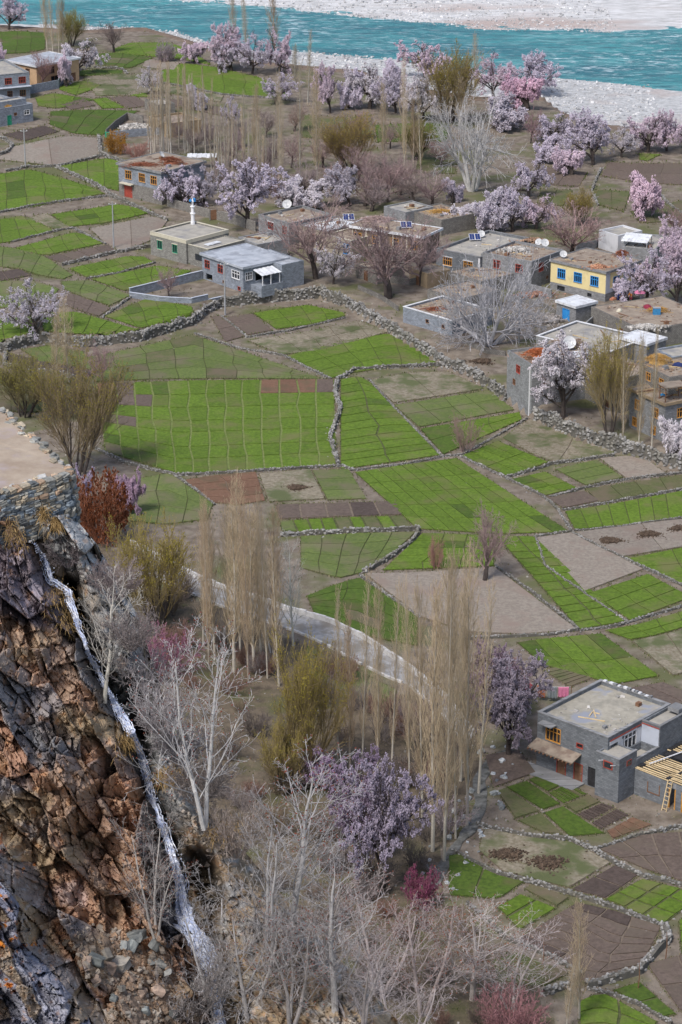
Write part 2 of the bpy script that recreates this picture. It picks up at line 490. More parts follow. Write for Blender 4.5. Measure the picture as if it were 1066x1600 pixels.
# ------------------------------------------------------------------ field plots
def crop(name, a, b, c3=None, t3=(0.5, 0.64), bump=0.6):
    return mat(name, a, b, 2.2, c3=c3, s3=0.16, t3=t3, obj_rnd=0.09, bump=bump, bscale=5.0, bdist=0.12, detail=7)
SOILG = (0.15, 0.13, 0.07)
FIELD = {
    'g': crop('young_wheat', (0.068, 0.115, 0.011), (0.122, 0.195, 0.021), (0.135, 0.145, 0.048), (0.50, 0.68)),
    'd': crop('dark_wheat', (0.047, 0.080, 0.012), (0.083, 0.134, 0.018), (0.098, 0.095, 0.038), (0.52, 0.70)),
    'p': crop('thin_wheat', (0.085, 0.118, 0.034), (0.132, 0.170, 0.046), (0.15, 0.14, 0.08), (0.46, 0.66)),
    'o': crop('olive_growth', (0.075, 0.09, 0.033), (0.115, 0.122, 0.05), (0.14, 0.115, 0.075), (0.44, 0.62)),
    'b': crop('brown_soil', (0.10, 0.075, 0.062), (0.15, 0.115, 0.096), (0.125, 0.10, 0.078)),
    'k': crop('dark_soil', (0.062, 0.046, 0.040), (0.098, 0.074, 0.064)),
    'r': crop('red_soil', (0.14, 0.075, 0.048), (0.19, 0.11, 0.072), (0.11, 0.085, 0.05)),
    't': crop('dry_soil', (0.20, 0.17, 0.142), (0.285, 0.25, 0.212), (0.235, 0.185, 0.155)),
    's': crop('stubble', (0.16, 0.138, 0.092), (0.285, 0.25, 0.195), (0.10, 0.115, 0.05), (0.47, 0.60), 1.0),
}
SLAB = {
    'g': mat('bund_grass', (0.052, 0.070, 0.022), (0.115, 0.11, 0.055), 1.5, bump=0.4, bscale=5),
    'l': mat('bund_bright_grass', (0.12, 0.165, 0.04), (0.20, 0.225, 0.085), 1.5, bump=0.4, bscale=5),
    'b': mat('bund_soil', (0.14, 0.11, 0.085), (0.21, 0.17, 0.135), 1.5, bump=0.4, bscale=5),
}

def field(top, bottom, rows, cols, kind, slab=None, bund=0.14, cells=None, lift=0.06, skip=0.0):
    """a plot between two edges given left to right; every bed a raised sheet of its own between low bunds"""
    r = random.Random(int(abs(top[0][0]) * 7 + abs(top[0][1]) * 13 + rows * 3 + cols))
    sub = 3
    nc, nr = cols * sub, rows * sub
    T = resample(top, nc + 1); B = resample(bottom, nc + 1)
    w = np.linspace(0, 1, nr + 1)[:, None, None]
    G = T[None] * (1 - w) + B[None] * w
    W = hit(G.reshape(-1, 2)).reshape(nr + 1, nc + 1, 3)
    sk = slab or ('g' if kind in 'gdpo' else 'b')
    # bunds wander a little
    jr = np.array([0] + [r.uniform(-0.12, 0.12) for _ in range(rows - 1)] + [0])
    jc = np.array([[0] + [r.uniform(-0.10, 0.10) for _ in range(cols - 1)] + [0] for _ in range(rows + 1)])
    def at(a, b):
        a = min(max(a, 0), rows); b = min(max(b, 0), cols)
        i = a * sub; j = b * sub
        i0 = min(int(i), nr - 1); j0 = min(int(j), nc - 1); fi, fj = i - i0, j - j0
        p = (W[i0, j0] * (1 - fj) + W[i0, j0 + 1] * fj) * (1 - fi) + (W[i0 + 1, j0] * (1 - fj) + W[i0 + 1, j0 + 1] * fj) * fi
        return p
    Vs = W.reshape(-1, 3) + np.array([0, 0, lift])
    edge = []
    n1 = nc + 1
    i = (np.arange(nr)[:, None] * n1 + np.arange(nc)[None]).ravel()
    F = np.stack([i, i + n1, i + n1 + 1, i + 1], 1)
    root = obj('field_plot', mesh_np('field_plot', Vs, F, SLAB[sk], smooth=True))
    tag(root, kind='structure')
    for a in range(rows):
        for b in range(cols):
            kk = cells.get((a, b), kind) if cells else kind
            if kk == '-': continue
            if not cells and kind in 'gdp' and rows * cols > 5 and r.random() < 0.05:
                kk = {'g': 'd', 'd': 'o', 'p': 'o'}[kind]
            a0, a1 = a + jr[a], a + 1 + jr[a + 1]
            b00, b01 = b + jc[a][b], b + 1 + jc[a][b + 1]
            b10, b11 = b + jc[a + 1][b], b + 1 + jc[a + 1][b + 1]
            ctr = at((a0 + a1) / 2, (b00 + b11) / 2)
            wid = max(np.linalg.norm(at((a0 + a1) / 2, b01) - at((a0 + a1) / 2, b00)), 0.3)
            hei = max(np.linalg.norm(at(a1, (b00 + b11) / 2) - at(a0, (b00 + b11) / 2)), 0.3)
            fu = min(bund / wid, 0.3); fv = min(bund / hei, 0.3)
            ring = []
            m = 3
            def cell(s, t):      # s across, t down, 0..1
                aa = a0 + (a1 - a0) * t
                l = b00 + (b10 - b00) * t; rr = b01 + (b11 - b01) * t
                return at(aa, l + (rr - l) * s)
            lo, hi = fu / 2, 1 - fu / 2; lv, hv = fv / 2, 1 - fv / 2
            if wid * hei > 70: m = 6
            for q in range(m): ring.append((lo + (hi - lo) * q / m, lv))
            for q in range(m): ring.append((hi, lv + (hv - lv) * q / m))
            for q in range(m): ring.append((hi - (hi - lo) * q / m, hv))
            for q in range(m): ring.append((lo, hv - (hv - lv) * q / m))
            P = []
            for s, t in ring:
                p = cell(min(max(s + r.uniform(-.12, .12) * fu, 0), 1), min(max(t + r.uniform(-.12, .12) * fv, 0), 1)); P.append(p)
            P = np.array(P); P[:, 2] += lift + 0.10
            c = P.mean(0); low = P.copy(); low[:, 2] -= 0.13
            n = len(P)
            G2 = np.zeros((m + 1, m + 1, 3)); side = P.reshape(4, m, 3)
            G2[0, :m] = side[0]; G2[:m, m] = side[1]; G2[m, 1:] = side[2][::-1]; G2[1:, 0] = side[3][::-1]
            for y_ in range(1, m):
                for x_ in range(1, m):
                    q_ = cell(lo + (hi - lo) * x_ / m, lv + (hv - lv) * y_ / m); G2[y_, x_] = q_; G2[y_, x_, 2] += lift + 0.10
            gi = (np.arange(m)[:, None] * (m + 1) + np.arange(m)[None]).ravel(); ng = (m + 1) ** 2
            V = np.vstack([G2.reshape(-1, 3), P, low]); k = np.arange(n); k2 = (k + 1) % n
            Fq = np.concatenate([np.stack([gi, gi + m + 1, gi + m + 2, gi + 1], 1), np.stack([k, k + n, k2 + n, k2], 1) + ng])
            sm = np.arange(len(Fq)) < len(gi)
            org = c.copy(); org[2] = 0
            o = obj('bed', mesh_np('bed', V - org, Fq, FIELD[kk], smooth=sm), root)
            o.location = org
    return root

FLD = [
    # beyond the terrace edge, towards the river
    ([(-20, 52), (25, 49), (72, 52)], [(-20, 85), (40, 83), (70, 78)], 3, 4, 'd'),
    ([(178, 77), (205, 67), (265, 67), (300, 80)], [(180, 83), (230, 88), (290, 94), (330, 102)], 2, 3, 'g'),
    ([(147, 84), (190, 83), (240, 91)], [(150, 105), (190, 107), (206, 106)], 3, 4, 'd'),
    ([(228, 93), (282, 98)], [(222, 105), (272, 110)], 1, 2, 't'),
    ([(250, 112), (285, 99), (340, 106), (400, 120), (445, 138)], [(255, 129), (300, 136), (345, 146), (405, 151), (450, 154)], 3, 6, 'g'),
    ([(118, 112), (150, 109), (192, 111)], [(125, 119), (160, 118), (192, 117)], 1, 3, 'd'),
    ([(130, 121), (190, 115), (225, 121), (240, 130)], [(150, 150), (210, 150), (250, 142), (255, 140)], 2, 3, 's'),
    ([(255, 132), (300, 140), (350, 150)], [(255, 145), (300, 152), (345, 160)], 1, 3, 's'),
    ([(93, 136), (132, 126), (157, 134)], [(93, 140), (118, 150), (148, 139)], 2, 2, 'g'),
    ([(55, 153), (85, 146), (125, 153), (150, 156)], [(60, 166), (90, 170), (110, 166), (140, 158)], 2, 3, 'g'),
    ([(95, 164), (130, 154)], [(112, 172), (150, 165)], 1, 2, 'b'),
    ([(145, 156), (165, 153)], [(160, 170), (195, 169)], 2, 2, 'g'),
    ([(170, 153), (210, 150)], [(200, 170), (236, 165)], 1, 2, 'b'),
    ([(195, 145), (225, 145)], [(205, 151), (236, 152)], 1, 1, 'g'),
    ([(78, 175), (140, 172), (216, 174)], [(78, 195), (115, 209), (160, 212)], 3, 4, 'd'),
    ([(4, 211), (70, 197)], [(38, 221), (93, 206)], 1, 3, 'k'),
    ([(10, 232), (100, 213), (154, 216)], [(-5, 249), (90, 260), (156, 243)], 1, 2, 't'),
    ([(88, 261), (165, 248), (186, 252)], [(92, 264), (150, 290), (186, 299)], 2, 4, 'g'),
    ([(-20, 276), (45, 265), (105, 281), (150, 296)], [(-20, 333), (50, 324), (110, 313), (164, 303)], 4, 6, 'g'),
    ([(80, 336), (185, 320), (238, 330)], [(105, 355), (165, 349), (236, 333)], 3, 5, 'g'),
    ([(38, 343), (72, 334)], [(90, 360), (111, 356)], 1, 2, 's'),
    ([(-20, 347), (35, 338), (58, 347)], [(-20, 383), (20, 378), (87, 362)], 2, 4, 'g'),
    ([(25, 388), (115, 364), (140, 368)], [(32, 396), (75, 399), (161, 381)], 2, 5, 'g'),
    ([(140, 358), (240, 338), (262, 346)], [(166, 382), (190, 395), (242, 374)], 1, 2, 't'),
    ([(68, 403), (170, 383)], [(100, 412), (183, 393)], 1, 4, 'b'),
    ([(-20, 385), (20, 388), (70, 401), (114, 431)], [(-20, 416), (30, 420), (60, 430), (98, 437)], 2, 5, 'p'),
    ([(-20, 428), (30, 421)], [(-20, 444), (50, 431)], 1, 2, 'k'),
    ([(108, 420), (200, 401), (226, 402)], [(135, 434), (180, 427), (240, 411)], 2, 5, 'g'),
    ([(143, 437), (245, 416), (300, 424)], [(195, 455), (230, 448), (268, 439)], 2, 5, 'g'),
    ([(95, 441), (140, 438), (205, 462)], [(100, 452), (130, 465), (172, 478)], 3, 3, 'p'),
    ([(85, 466), (110, 458), (174, 482)], [(95, 474), (115, 483), (155, 495)], 2, 3, 'b'),
    ([(163, 495), (230, 467), (300, 480)], [(190, 503), (230, 517), (305, 494)], 3, 5, 'g'),
    ([(60, 490), (120, 488), (220, 517)], [(70, 520), (150, 527), (190, 525)], 2, 6, 'g'),
    ([(-20, 440), (55, 440), (92, 452)], [(-20, 483), (40, 480), (84, 467)], 2, 3, 'p'),
    ([(-20, 500), (55, 495)], [(-20, 538), (60, 528)], 2, 3, 'g'),
    ([(585, 196), (703, 191)], [(590, 222), (698, 222)], 2, 4, 'd'),
    ([(655, 230), (715, 236)], [(650, 270), (712, 272)], 2, 2, 'o'),
    ([(998, 240), (1033, 242)], [(1000, 250), (1012, 252)], 1, 2, 'g'),
    ([(950, 254), (1000, 256), (1080, 256)], [(940, 275), (1000, 286), (1080, 290)], 2, 3, 'b'),
    ([(923, 297), (985, 300)], [(935, 320), (975, 331)], 2, 2, 'o'),
    ([(845, 296), (895, 298)], [(840, 318), (880, 322)], 2, 2, 'o'),
    ([(985, 331), (1080, 311)], [(1000, 349), (1080, 346)], 1, 3, 'o'),
    ([(855, 262), (918, 270)], [(840, 288), (905, 292)], 1, 2, 'b'),
    ([(30, 95), (75, 88)], [(30, 100), (80, 96)], 1, 2, 'g'),
    ([(230, 150), (300, 160), (345, 168)], [(236, 160), (300, 172), (350, 182)], 1, 3, 'b'),
    ([(470, 180), (540, 185), (580, 180)], [(470, 215), (540, 220), (585, 215)], 2, 2, 'o'),
    # below the terrace wall
    ([(35, 547), (75, 541), (130, 550)], [(62, 566), (110, 571), (146, 579)], 1, 4, 'p'),
    ([(10, 552), (75, 567), (147, 580)], [(8, 571), (60, 581), (122, 591)], 1, 4, 'k'),
    ([(128, 561), (200, 547), (300, 524), (370, 547), (498, 591)], [(150, 597), (240, 593), (350, 592), (500, 593)], 4, 8, 'p'),
    ([(330, 496), (345, 494)], [(352, 535), (384, 526)], 2, 1, 'b'),
    ([(348, 497), (395, 491)], [(388, 524), (426, 517)], 1, 1, 'b'),
    ([(396, 490), (480, 477), (536, 489)], [(432, 515), (490, 507), (540, 494)], 2, 4, 'g'),
    ([(388, 533), (480, 519), (560, 502), (598, 515)], [(440, 555), (500, 548), (570, 530), (607, 519)], 2, 5, 's'),
    ([(447, 557), (533, 535), (610, 521), (645, 540), (686, 569)], [(518, 592), (545, 584), (600, 576), (660, 573), (687, 572)], 3, 6, 'g'),
    ([(-60, 585), (60, 588), (135, 602)], [(-60, 640), (50, 645), (140, 640)], 3, 5, 'o'),
    ([(150, 600), (300, 595), (420, 594), (522, 593)], [(165, 707), (280, 741), (400, 735), (526, 728)], 7, 13, 'g', 'l', 0.30,
     {(0, 0): 'r', (0, 1): 'b', (0, 9): 'r', (0, 10): 'r', (0, 11): 'r', (0, 12): 'b', (1, 0): 'b', (1, 1): 'b', (1, 2): 'b', (3, 0): 'o', (3, 1): 'b',
      (0, 3): 'd', (0, 4): 'g', (2, 0): 'g', (5, 0): 'd', (6, 0): 'o', (6, 1): 'd', (6, 2): 'd'}),
    ([(200, 752), (265, 740), (333, 788)], [(205, 815), (260, 820), (325, 812)], 3, 3, 'p'),
    ([(288, 751), (340, 743), (400, 738)], [(326, 785), (370, 790), (415, 783)], 4, 2, 'r'),
    ([(405, 741), (485, 734)], [(420, 785), (508, 780)], 1, 1, 's'),
    ([(488, 736), (545, 734)], [(512, 782), (573, 780)], 3, 1, 'p'),
    ([(430, 789), (620, 784)], [(436, 812), (630, 805)], 1, 5, 'b', None, 0.3, {(0, 3): 'k'}),
    ([(436, 815), (540, 809), (630, 807)], [(441, 831), (560, 833), (646, 825)], 1, 9, 'g', None, 0.3, {(0, 0): 'p', (0, 4): 'o', (0, 6): 'o', (0, 8): 'o'}),
    ([(470, 839), (560, 834), (650, 832)], [(470, 888), (530, 904), (565, 896), (603, 876)], 4, 5, 'p'),
    ([(480, 932), (525, 914), (561, 903), (653, 964)], [(490, 957), (530, 975), (570, 995), (653, 1010)], 5, 3, 'd'),
    ([(532, 594), (560, 588), (578, 598)], [(532, 734), (600, 725), (688, 712)], 12, 2, 'g', None, 0.26),
    ([(577, 595), (640, 583), (700, 582)], [(615, 630), (690, 619), (758, 608)], 1, 2, 's'),
    ([(616, 634), (765, 611)], [(655, 668), (804, 641)], 2, 4, 'p'),
    ([(657, 671), (812, 645)], [(693, 711), (816, 656)], 2, 3, 'g'),
    ([(828, 656), (965, 700)], [(785, 685), (858, 723), (955, 712)], 2, 2, 's'),
    ([(721, 713), (778, 690)], [(794, 745), (857, 723)], 2, 4, 'g'),
    ([(868, 734), (933, 719)], [(915, 759), (974, 747)], 3, 1, 'p'),
    ([(937, 717), (1000, 711)], [(980, 749), (1040, 740)], 1, 1, 't'),
    ([(555, 739), (640, 726), (714, 717)], [(652, 827), (780, 835), (890, 832)], 5, 9, 'g'),
    ([(798, 750), (852, 738)], [(853, 775), (902, 763)], 3, 2, 'g'),
    ([(853, 778), (913, 768)], [(880, 795), (938, 783)], 1, 1, 'b'),
    ([(914, 765), (1000, 753), (1066, 743), (1110, 737)], [(937, 786), (1000, 775), (1066, 764), (1110, 758)], 1, 5, 'o'),
    ([(883, 800), (970, 786), (1066, 768), (1110, 762)], [(898, 828), (970, 822), (1066, 809), (1110, 804)], 1, 10, 'g'),
    ([(900, 833), (1000, 819), (1066, 812), (1110, 808)], [(970, 871), (1020, 863), (1066, 855), (1110, 850)], 1, 2, 't'),
    ([(837, 841), (893, 833)], [(913, 925), (1006, 890)], 1, 1, 't'),
    ([(775, 838), (835, 839)], [(905, 985), (978, 972)], 12, 2, 'g', None, 0.28),
    ([(660, 834), (772, 838)], [(598, 892), (772, 885)], 5, 3, 'g'),
    ([(570, 897), (640, 896), (773, 887)], [(655, 964), (762, 996), (903, 985)], 1, 1, 't'),
    ([(923, 927), (1013, 898)], [(985, 971), (1080, 934)], 3, 3, 'g'),
    ([(980, 874), (1066, 857), (1110, 850)], [(1062, 912), (1110, 930), (1130, 925)], 3, 2, 'g'),
    ([(945, 986), (1000, 976), (1100, 946)], [(985, 1000), (1020, 995), (1100, 972)], 2, 4, 'g'),
    ([(808, 1005), (850, 999), (940, 991)], [(850, 1040), (960, 1070), (1030, 1057)], 2, 5, 'g'),
    ([(988, 1003), (1100, 978)], [(1052, 1056), (1120, 1040)], 1, 2, 's'),
    ([(848, 1048), (896, 1038)], [(890, 1075), (925, 1061)], 6, 1, 'o', 'b'),
    ([(985, 1076), (1036, 1067)], [(1045, 1108), (1095, 1092)], 1, 2, 'b'),
    ([(1056, 1112), (1110, 1104)], [(1056, 1150), (1110, 1165)], 2, 1, 'g'),
    # around the new house
    ([(757, 1181), (812, 1173)], [(772, 1231), (838, 1208)], 1, 1, 'b'),
    ([(825, 1219), (848, 1211)], [(856, 1238), (883, 1225)], 1, 1, 'd', 'g', 0.2),
    ([(791, 1231), (823, 1221)], [(848, 1266), (876, 1257)], 1, 1, 'd', 'g', 0.2),
    ([(857, 1240), (887, 1226)], [(881, 1257), (918, 1242)], 1, 7, 'd', 'b', 0.16),
    ([(884, 1259), (920, 1243)], [(900, 1271), (938, 1254)], 1, 1, 'o', 'g', 0.2),
    ([(777, 1237), (790, 1232)], [(805, 1280), (844, 1268)], 1, 1, 'o', 'g', 0.2),
    ([(808, 1283), (846, 1271)], [(850, 1302), (880, 1305)], 1, 1, 'o', 'g', 0.2),
    ([(850, 1271), (879, 1261)], [(890, 1308), (945, 1303)], 1, 1, 'd', 'g', 0.2),
    ([(902, 1273), (940, 1256)], [(921, 1284), (961, 1263)], 1, 9, 'k', 'b', 0.16),
    ([(924, 1287), (963, 1265)], [(940, 1297), (984, 1275)], 1, 9, 'k', 'b', 0.16),
    ([(948, 1300), (988, 1278)], [(958, 1312), (1020, 1290)], 1, 4, 'r', 'b', 0.16),
    ([(757, 1295), (813, 1308), (889, 1315), (955, 1349)], [(748, 1330), (765, 1357), (820, 1371), (889, 1388)], 1, 1, 's'),
    ([(892, 1391), (961, 1353)], [(947, 1405), (998, 1369)], 1, 2, 'k', 'b', 0.2),
    ([(935, 1328), (1005, 1305), (1100, 1298)], [(1004, 1357), (1040, 1370), (1100, 1388)], 2, 4, 'b', 'b', 0.22),
    ([(946, 1406), (1003, 1374)], [(1036, 1446), (1100, 1398)], 3, 3, 'g', 'g', 0.3),
    ([(1060, 1440), (1110, 1412)], [(1064, 1490), (1110, 1490)], 3, 1, 'g', 'g', 0.3),
    ([(700, 1338), (720, 1334), (768, 1366), (820, 1379)], [(702, 1400), (730, 1402), (770, 1405), (783, 1403)], 1, 2, 'd', 'g', 0.2),
    ([(776, 1418), (813, 1398)], [(812, 1455), (871, 1420)], 2, 1, 'g', 'g', 0.3),
    ([(820, 1390), (830, 1383)], [(870, 1417), (890, 1403)], 1, 1, 'o'),
    ([(902, 1411), (964, 1425), (1034, 1449)], [(805, 1470), (872, 1500), (915, 1541), (1000, 1518)], 7, 3, 'b', 'b', 0.2, {(0, 0): 'k', (0, 1): 'k', (6, 0): 'k'}),
    ([(770, 1502), (800, 1487), (890, 1522)], [(780, 1535), (820, 1542), (853, 1541)], 1, 1, 'o'),
    ([(905, 1566), (940, 1550), (1028, 1598)], [(905, 1625), (940, 1625), (1010, 1625)], 3, 2, 'g', 'g', 0.25),
    ([(957, 1548), (1000, 1535)], [(1035, 1590), (1058, 1586)], 2, 1, 'd', 'g', 0.3),
    ([(1010, 1508), (1066, 1492), (1110, 1490)], [(1062, 1580), (1090, 1588), (1110, 1590)], 2, 2, 'b', 'b', 0.2),
    ([(480, 1010), (560, 1050), (620, 1080)], [(470, 1050), (540, 1090), (610, 1110)], 2, 3, 'p'),
]
for f in FLD:
    field(*f)

# ------------------------------------------------------------------ dry stone walls between the plots
M_STONE = mat('wall_stone', (0.21, 0.205, 0.20), (0.36, 0.35, 0.335), 0.5, island=0.28, c3=(0.17, 0.16, 0.13), s3=0.15, t3=(0.52, 0.68))
M_CORE = mat('wall_core', (0.10, 0.095, 0.085), (0.15, 0.14, 0.12), 2.0)

def stone_wall(label, px, height, width=0.55, retain=False, stone=None, dens=1.0):
    stone = stone or (0.36 if retain else min(0.27, width * 0.42)); width = width if retain else width * 0.68; height = height if retain else height * 0.85
    r = np.random.default_rng(int(px[0][0] * 3 + px[0][1] * 11) & 0xffff)
    if retain:
        W = on_plane(px, 0.0); W[:, 1] -= 0.35
    else:
        W = hit(px)
    W = resample(W, step=0.25)
    if retain: base = np.full(len(W), -0.05)
    else: base = zg(W[:, 0], W[:, 1])
    W[:, 2] = base
    L = len(W) * 0.25
    # packed core, a continuous low bank
    tan = np.gradient(W[:, :2], axis=0); tan /= np.linalg.norm(tan, axis=1, keepdims=True) + 1e-9
    nrm = np.stack([-tan[:, 1], tan[:, 0]], 1)
    hh = height * (0.75 + 0.35 * vnoise(np.arange(len(W)) / 9.0, np.zeros(len(W)), 5))
    w2 = width * 0.36
    n = len(W)
    c = [np.column_stack([W[:, :2] - nrm * w2 * 1.2, base - 0.05]), np.column_stack([W[:, :2] - nrm * w2, base + hh * 0.86]),
         np.column_stack([W[:, :2] + nrm * w2, base + hh * 0.86]), np.column_stack([W[:, :2] + nrm * w2 * 1.2, base - 0.05])]
    V = np.concatenate(c); i = np.arange(n - 1)
    F = np.concatenate([np.stack([i + k * n, i + 1 + k * n, i + 1 + (k + 1) * n, i + (k + 1) * n], 1) for k in range(3)])
    root = obj('dry_stone_wall', mesh_np('dry_stone_wall', V, F, M_CORE))
    tag(root, label, 'stone wall')
    ns = int(L * (2.2 + height * 9.0) * dens * (0.30 / stone) ** 1.3)
    k = r.integers(0, n, ns)
    lvl = r.random(ns); top = r.random(ns) < 0.3
    sgn = np.where(r.random(ns) < 0.7, -1.0, 1.0)      # more of them on the exposed face
    off = np.where(top, r.uniform(-1, 1, ns) * width * 0.4, sgn * width * r.uniform(0.36, 0.5, ns))
    z = base[k] + np.where(top, hh[k] * r.uniform(0.85, 1.03, ns), hh[k] * lvl)
    s = stone * r.uniform(0.6, 1.35, ns)
    cc = np.column_stack([W[k, :2] + nrm[k] * off[:, None] + r.normal(0, 0.06, (ns, 2)), z])
    # a few fallen stones at the foot
    fall = r.random(ns) < 0.06
    cc[fall, :2] += r.normal(0, 0.55, (fall.sum(), 2)); cc[fall, 2] = (base[k] + 0.08)[fall]
    yaw = np.arctan2(tan[k, 1], tan[k, 0]) + r.normal(0, 0.3, ns)
    V, F = stones_mesh(cc, np.stack([s, s * 0.75, s * r.uniform(0.42, 0.7, ns)], 1), yaw, r)
    o = obj('stones', mesh_np('stones', V, F, M_STONE), root)
    o['kind'] = 'stuff'
    return root

WALLS = [
    ('tall retaining wall of grey stones curving below the left fields', [(-60, 556), (10, 549), (60, 535), (135, 541), (215, 533), (300, 507), (322, 489), (345, 479)], 2.0, 0.7, True),
    ('rough stone terrace wall below the blue grey house with white awning', [(346, 479), (415, 472), (500, 465), (545, 480)], 2.3, 0.8, True),
    ('stone terrace wall along the bare village yard, right of the blue grey house', [(546, 481), (590, 507), (640, 537), (690, 569)], 2.1, 0.7, True),
    ('stone terrace wall ending at the tall grey corner house', [(691, 570), (735, 588), (793, 627)], 2.0, 0.7, True),
    ('stone terrace wall under the houses at the right edge', [(836, 656), (910, 690), (1000, 715), (1066, 735), (1120, 748)], 2.6, 0.7, True),
    ('winding pale wall at the right end of the big bed field', [(528, 594), (524, 615), (533, 640), (516, 685), (528, 728)], 0.9, 0.7),
    ('low wall arching over the tall bright strip of wheat', [(530, 593), (555, 579), (620, 575), (688, 572)], 0.8, 0.6),
    ('low wall along the lower edge of the big bed field', [(150, 702), (200, 726), (275, 744), (400, 737), (530, 729), (552, 735)], 0.55, 0.45),
    ('thin stone line between pale green plot and red soil beds', [(266, 739), (300, 762), (336, 790)], 0.45, 0.4),
    ('pale wall bending down beside the bare grey plot with a lone tree', [(440, 838), (560, 832), (655, 829), (648, 845), (605, 876), (568, 897)], 0.85, 0.6),
    ('thin wall running from the bend down to the concrete road', [(562, 900), (610, 935), (655, 966)], 0.5, 0.4),
    ('thin stone line along the right of the tall bright strip', [(577, 594), (618, 640), (690, 713)], 0.4, 0.35),
    ('thin stone line up to the stubble plot below the white blossom tree', [(548, 736), (640, 725), (692, 714), (722, 712), (770, 685), (824, 655)], 0.4, 0.35),
    ('short wall below the stubble plot near the poplar trio', [(790, 747), (830, 737), (862, 726), (960, 713)], 0.6, 0.45),
    ('thin stone line dividing the central wheat fields on a diagonal', [(722, 715), (792, 748), (850, 777), (872, 797), (893, 831), (836, 840)], 0.45, 0.4),
    ('low wall above the olive strip at the right edge', [(860, 778), (915, 763), (980, 750), (1066, 740), (1110, 735)], 0.5, 0.4),
    ('low wall above the long bright strip at the right edge', [(880, 798), (970, 783), (1066, 766), (1110, 759)], 0.45, 0.4),
    ('thin stone line under the long bright strip at the right edge', [(897, 830), (970, 824), (1066, 810), (1110, 806)], 0.4, 0.35),
    ('stone line along the dry plot with two dark heaps', [(895, 834), (925, 850), (975, 874), (1060, 913), (1100, 930)], 0.5, 0.4),
    ('thin line of stones along the left of the grey triangular plot', [(838, 842), (852, 885), (913, 928), (980, 973)], 0.4, 0.35),
    ('stone line along the lower right of the bare grey plot with a lone tree', [(774, 886), (830, 925), (905, 985), (860, 993), (762, 998), (720, 1000)], 0.5, 0.4),
    ('stone line joining the grey plot to the right edge', [(908, 986), (960, 980), (1066, 949), (1110, 940)], 0.45, 0.4),
    ('stone edge above the pale dry yard with two dung heaps', [(745, 1288), (757, 1293), (813, 1306), (889, 1313), (930, 1330), (957, 1348), (1000, 1369), (1100, 1392)], 0.6, 0.5),
    ('stone edge below the pale dry yard with two dung heaps', [(712, 1332), (765, 1362), (820, 1377), (890, 1397), (960, 1420), (1036, 1448)], 0.6, 0.5),
    ('tumbled stone wall right of the big ploughed plot', [(1037, 1449), (1046, 1470), (1012, 1505), (1000, 1521), (960, 1532), (915, 1545)], 1.0, 0.9),
    ('stone line along the left of the big ploughed plot', [(730, 1412), (790, 1468), (872, 1501), (905, 1525)], 0.6, 0.5),
    ('tumbled wall with pale stones near the lone slim poplar', [(905, 1527), (880, 1545), (850, 1555)], 0.8, 0.8),
    ('stone line between the two lowest green plots', [(920, 1547), (960, 1556), (1000, 1572), (1050, 1602)], 0.5, 0.4),
    ('stone line below the new grey house', [(930, 1329), (1005, 1305), (1066, 1293), (1110, 1288)], 0.55, 0.45),
    ('long rough wall climbing past the two storey house with brushwood roof', [(88, 262), (150, 290), (190, 315), (262, 346)], 0.9, 0.7),
    ('low wall under the leftmost sloping wheat field', [(-20, 337), (60, 321), (168, 307), (196, 313)], 0.6, 0.5),
    ('stone wall beside the ruin with the orange bush', [(155, 214), (157, 243), (184, 252), (200, 258)], 1.1, 0.8),
    ('curled stone wall at the left edge near the pole', [(-5, 215), (10, 220), (20, 229), (12, 240), (-10, 247)], 1.0, 0.7),
    ('stone line under the dry plot with the pole', [(10, 268), (44, 262), (90, 261), (157, 245)], 0.7, 0.6),
    ('low wall between two small wheat plots on the left', [(18, 379), (90, 361), (113, 357), (165, 382)], 0.5, 0.45),
    ('low wall below the brown plot left of the mosque', [(98, 415), (180, 396), (240, 386)], 0.8, 0.6),
    ('thin stone line between two wheat plots left of the walled yard', [(135, 436), (180, 429), (243, 411)], 0.45, 0.4),
    ('thin stone line left of the wheat plot in the terrace bend', [(160, 497), (205, 465)], 0.5, 0.45),
    ('thin stone line around the brown triangle below the terrace wall', [(346, 495), (386, 528), (450, 518), (540, 497)], 0.45, 0.4),
    ('thin stone line above the long thin wheat field', [(305, 522), (372, 545), (445, 557), (517, 593)], 0.45, 0.4),
    ('stone edge curving round the dark plot by the small pink tree', [(10, 550), (8, 573), (122, 592), (150, 582), (148, 575)], 0.9, 0.7),
    ('stone edge along the distant bright wheat by the river', [(147, 106), (190, 108), (200, 117)], 0.7, 0.6),
    ('thin stone line between far dry plots right of the flowering trees', [(940, 264), (930, 285), (925, 300), (935, 322)], 0.6, 0.5),
    ('thin stone line beside the lone pink tree', [(1028, 300), (1045, 320), (1066, 335)], 0.6, 0.5),
    ('stone line under the far row of wheat plots', [(255, 130), (345, 148), (410, 153), (470, 160)], 0.5, 0.45),
]
for w in WALLS:
    stone_wall(*w)

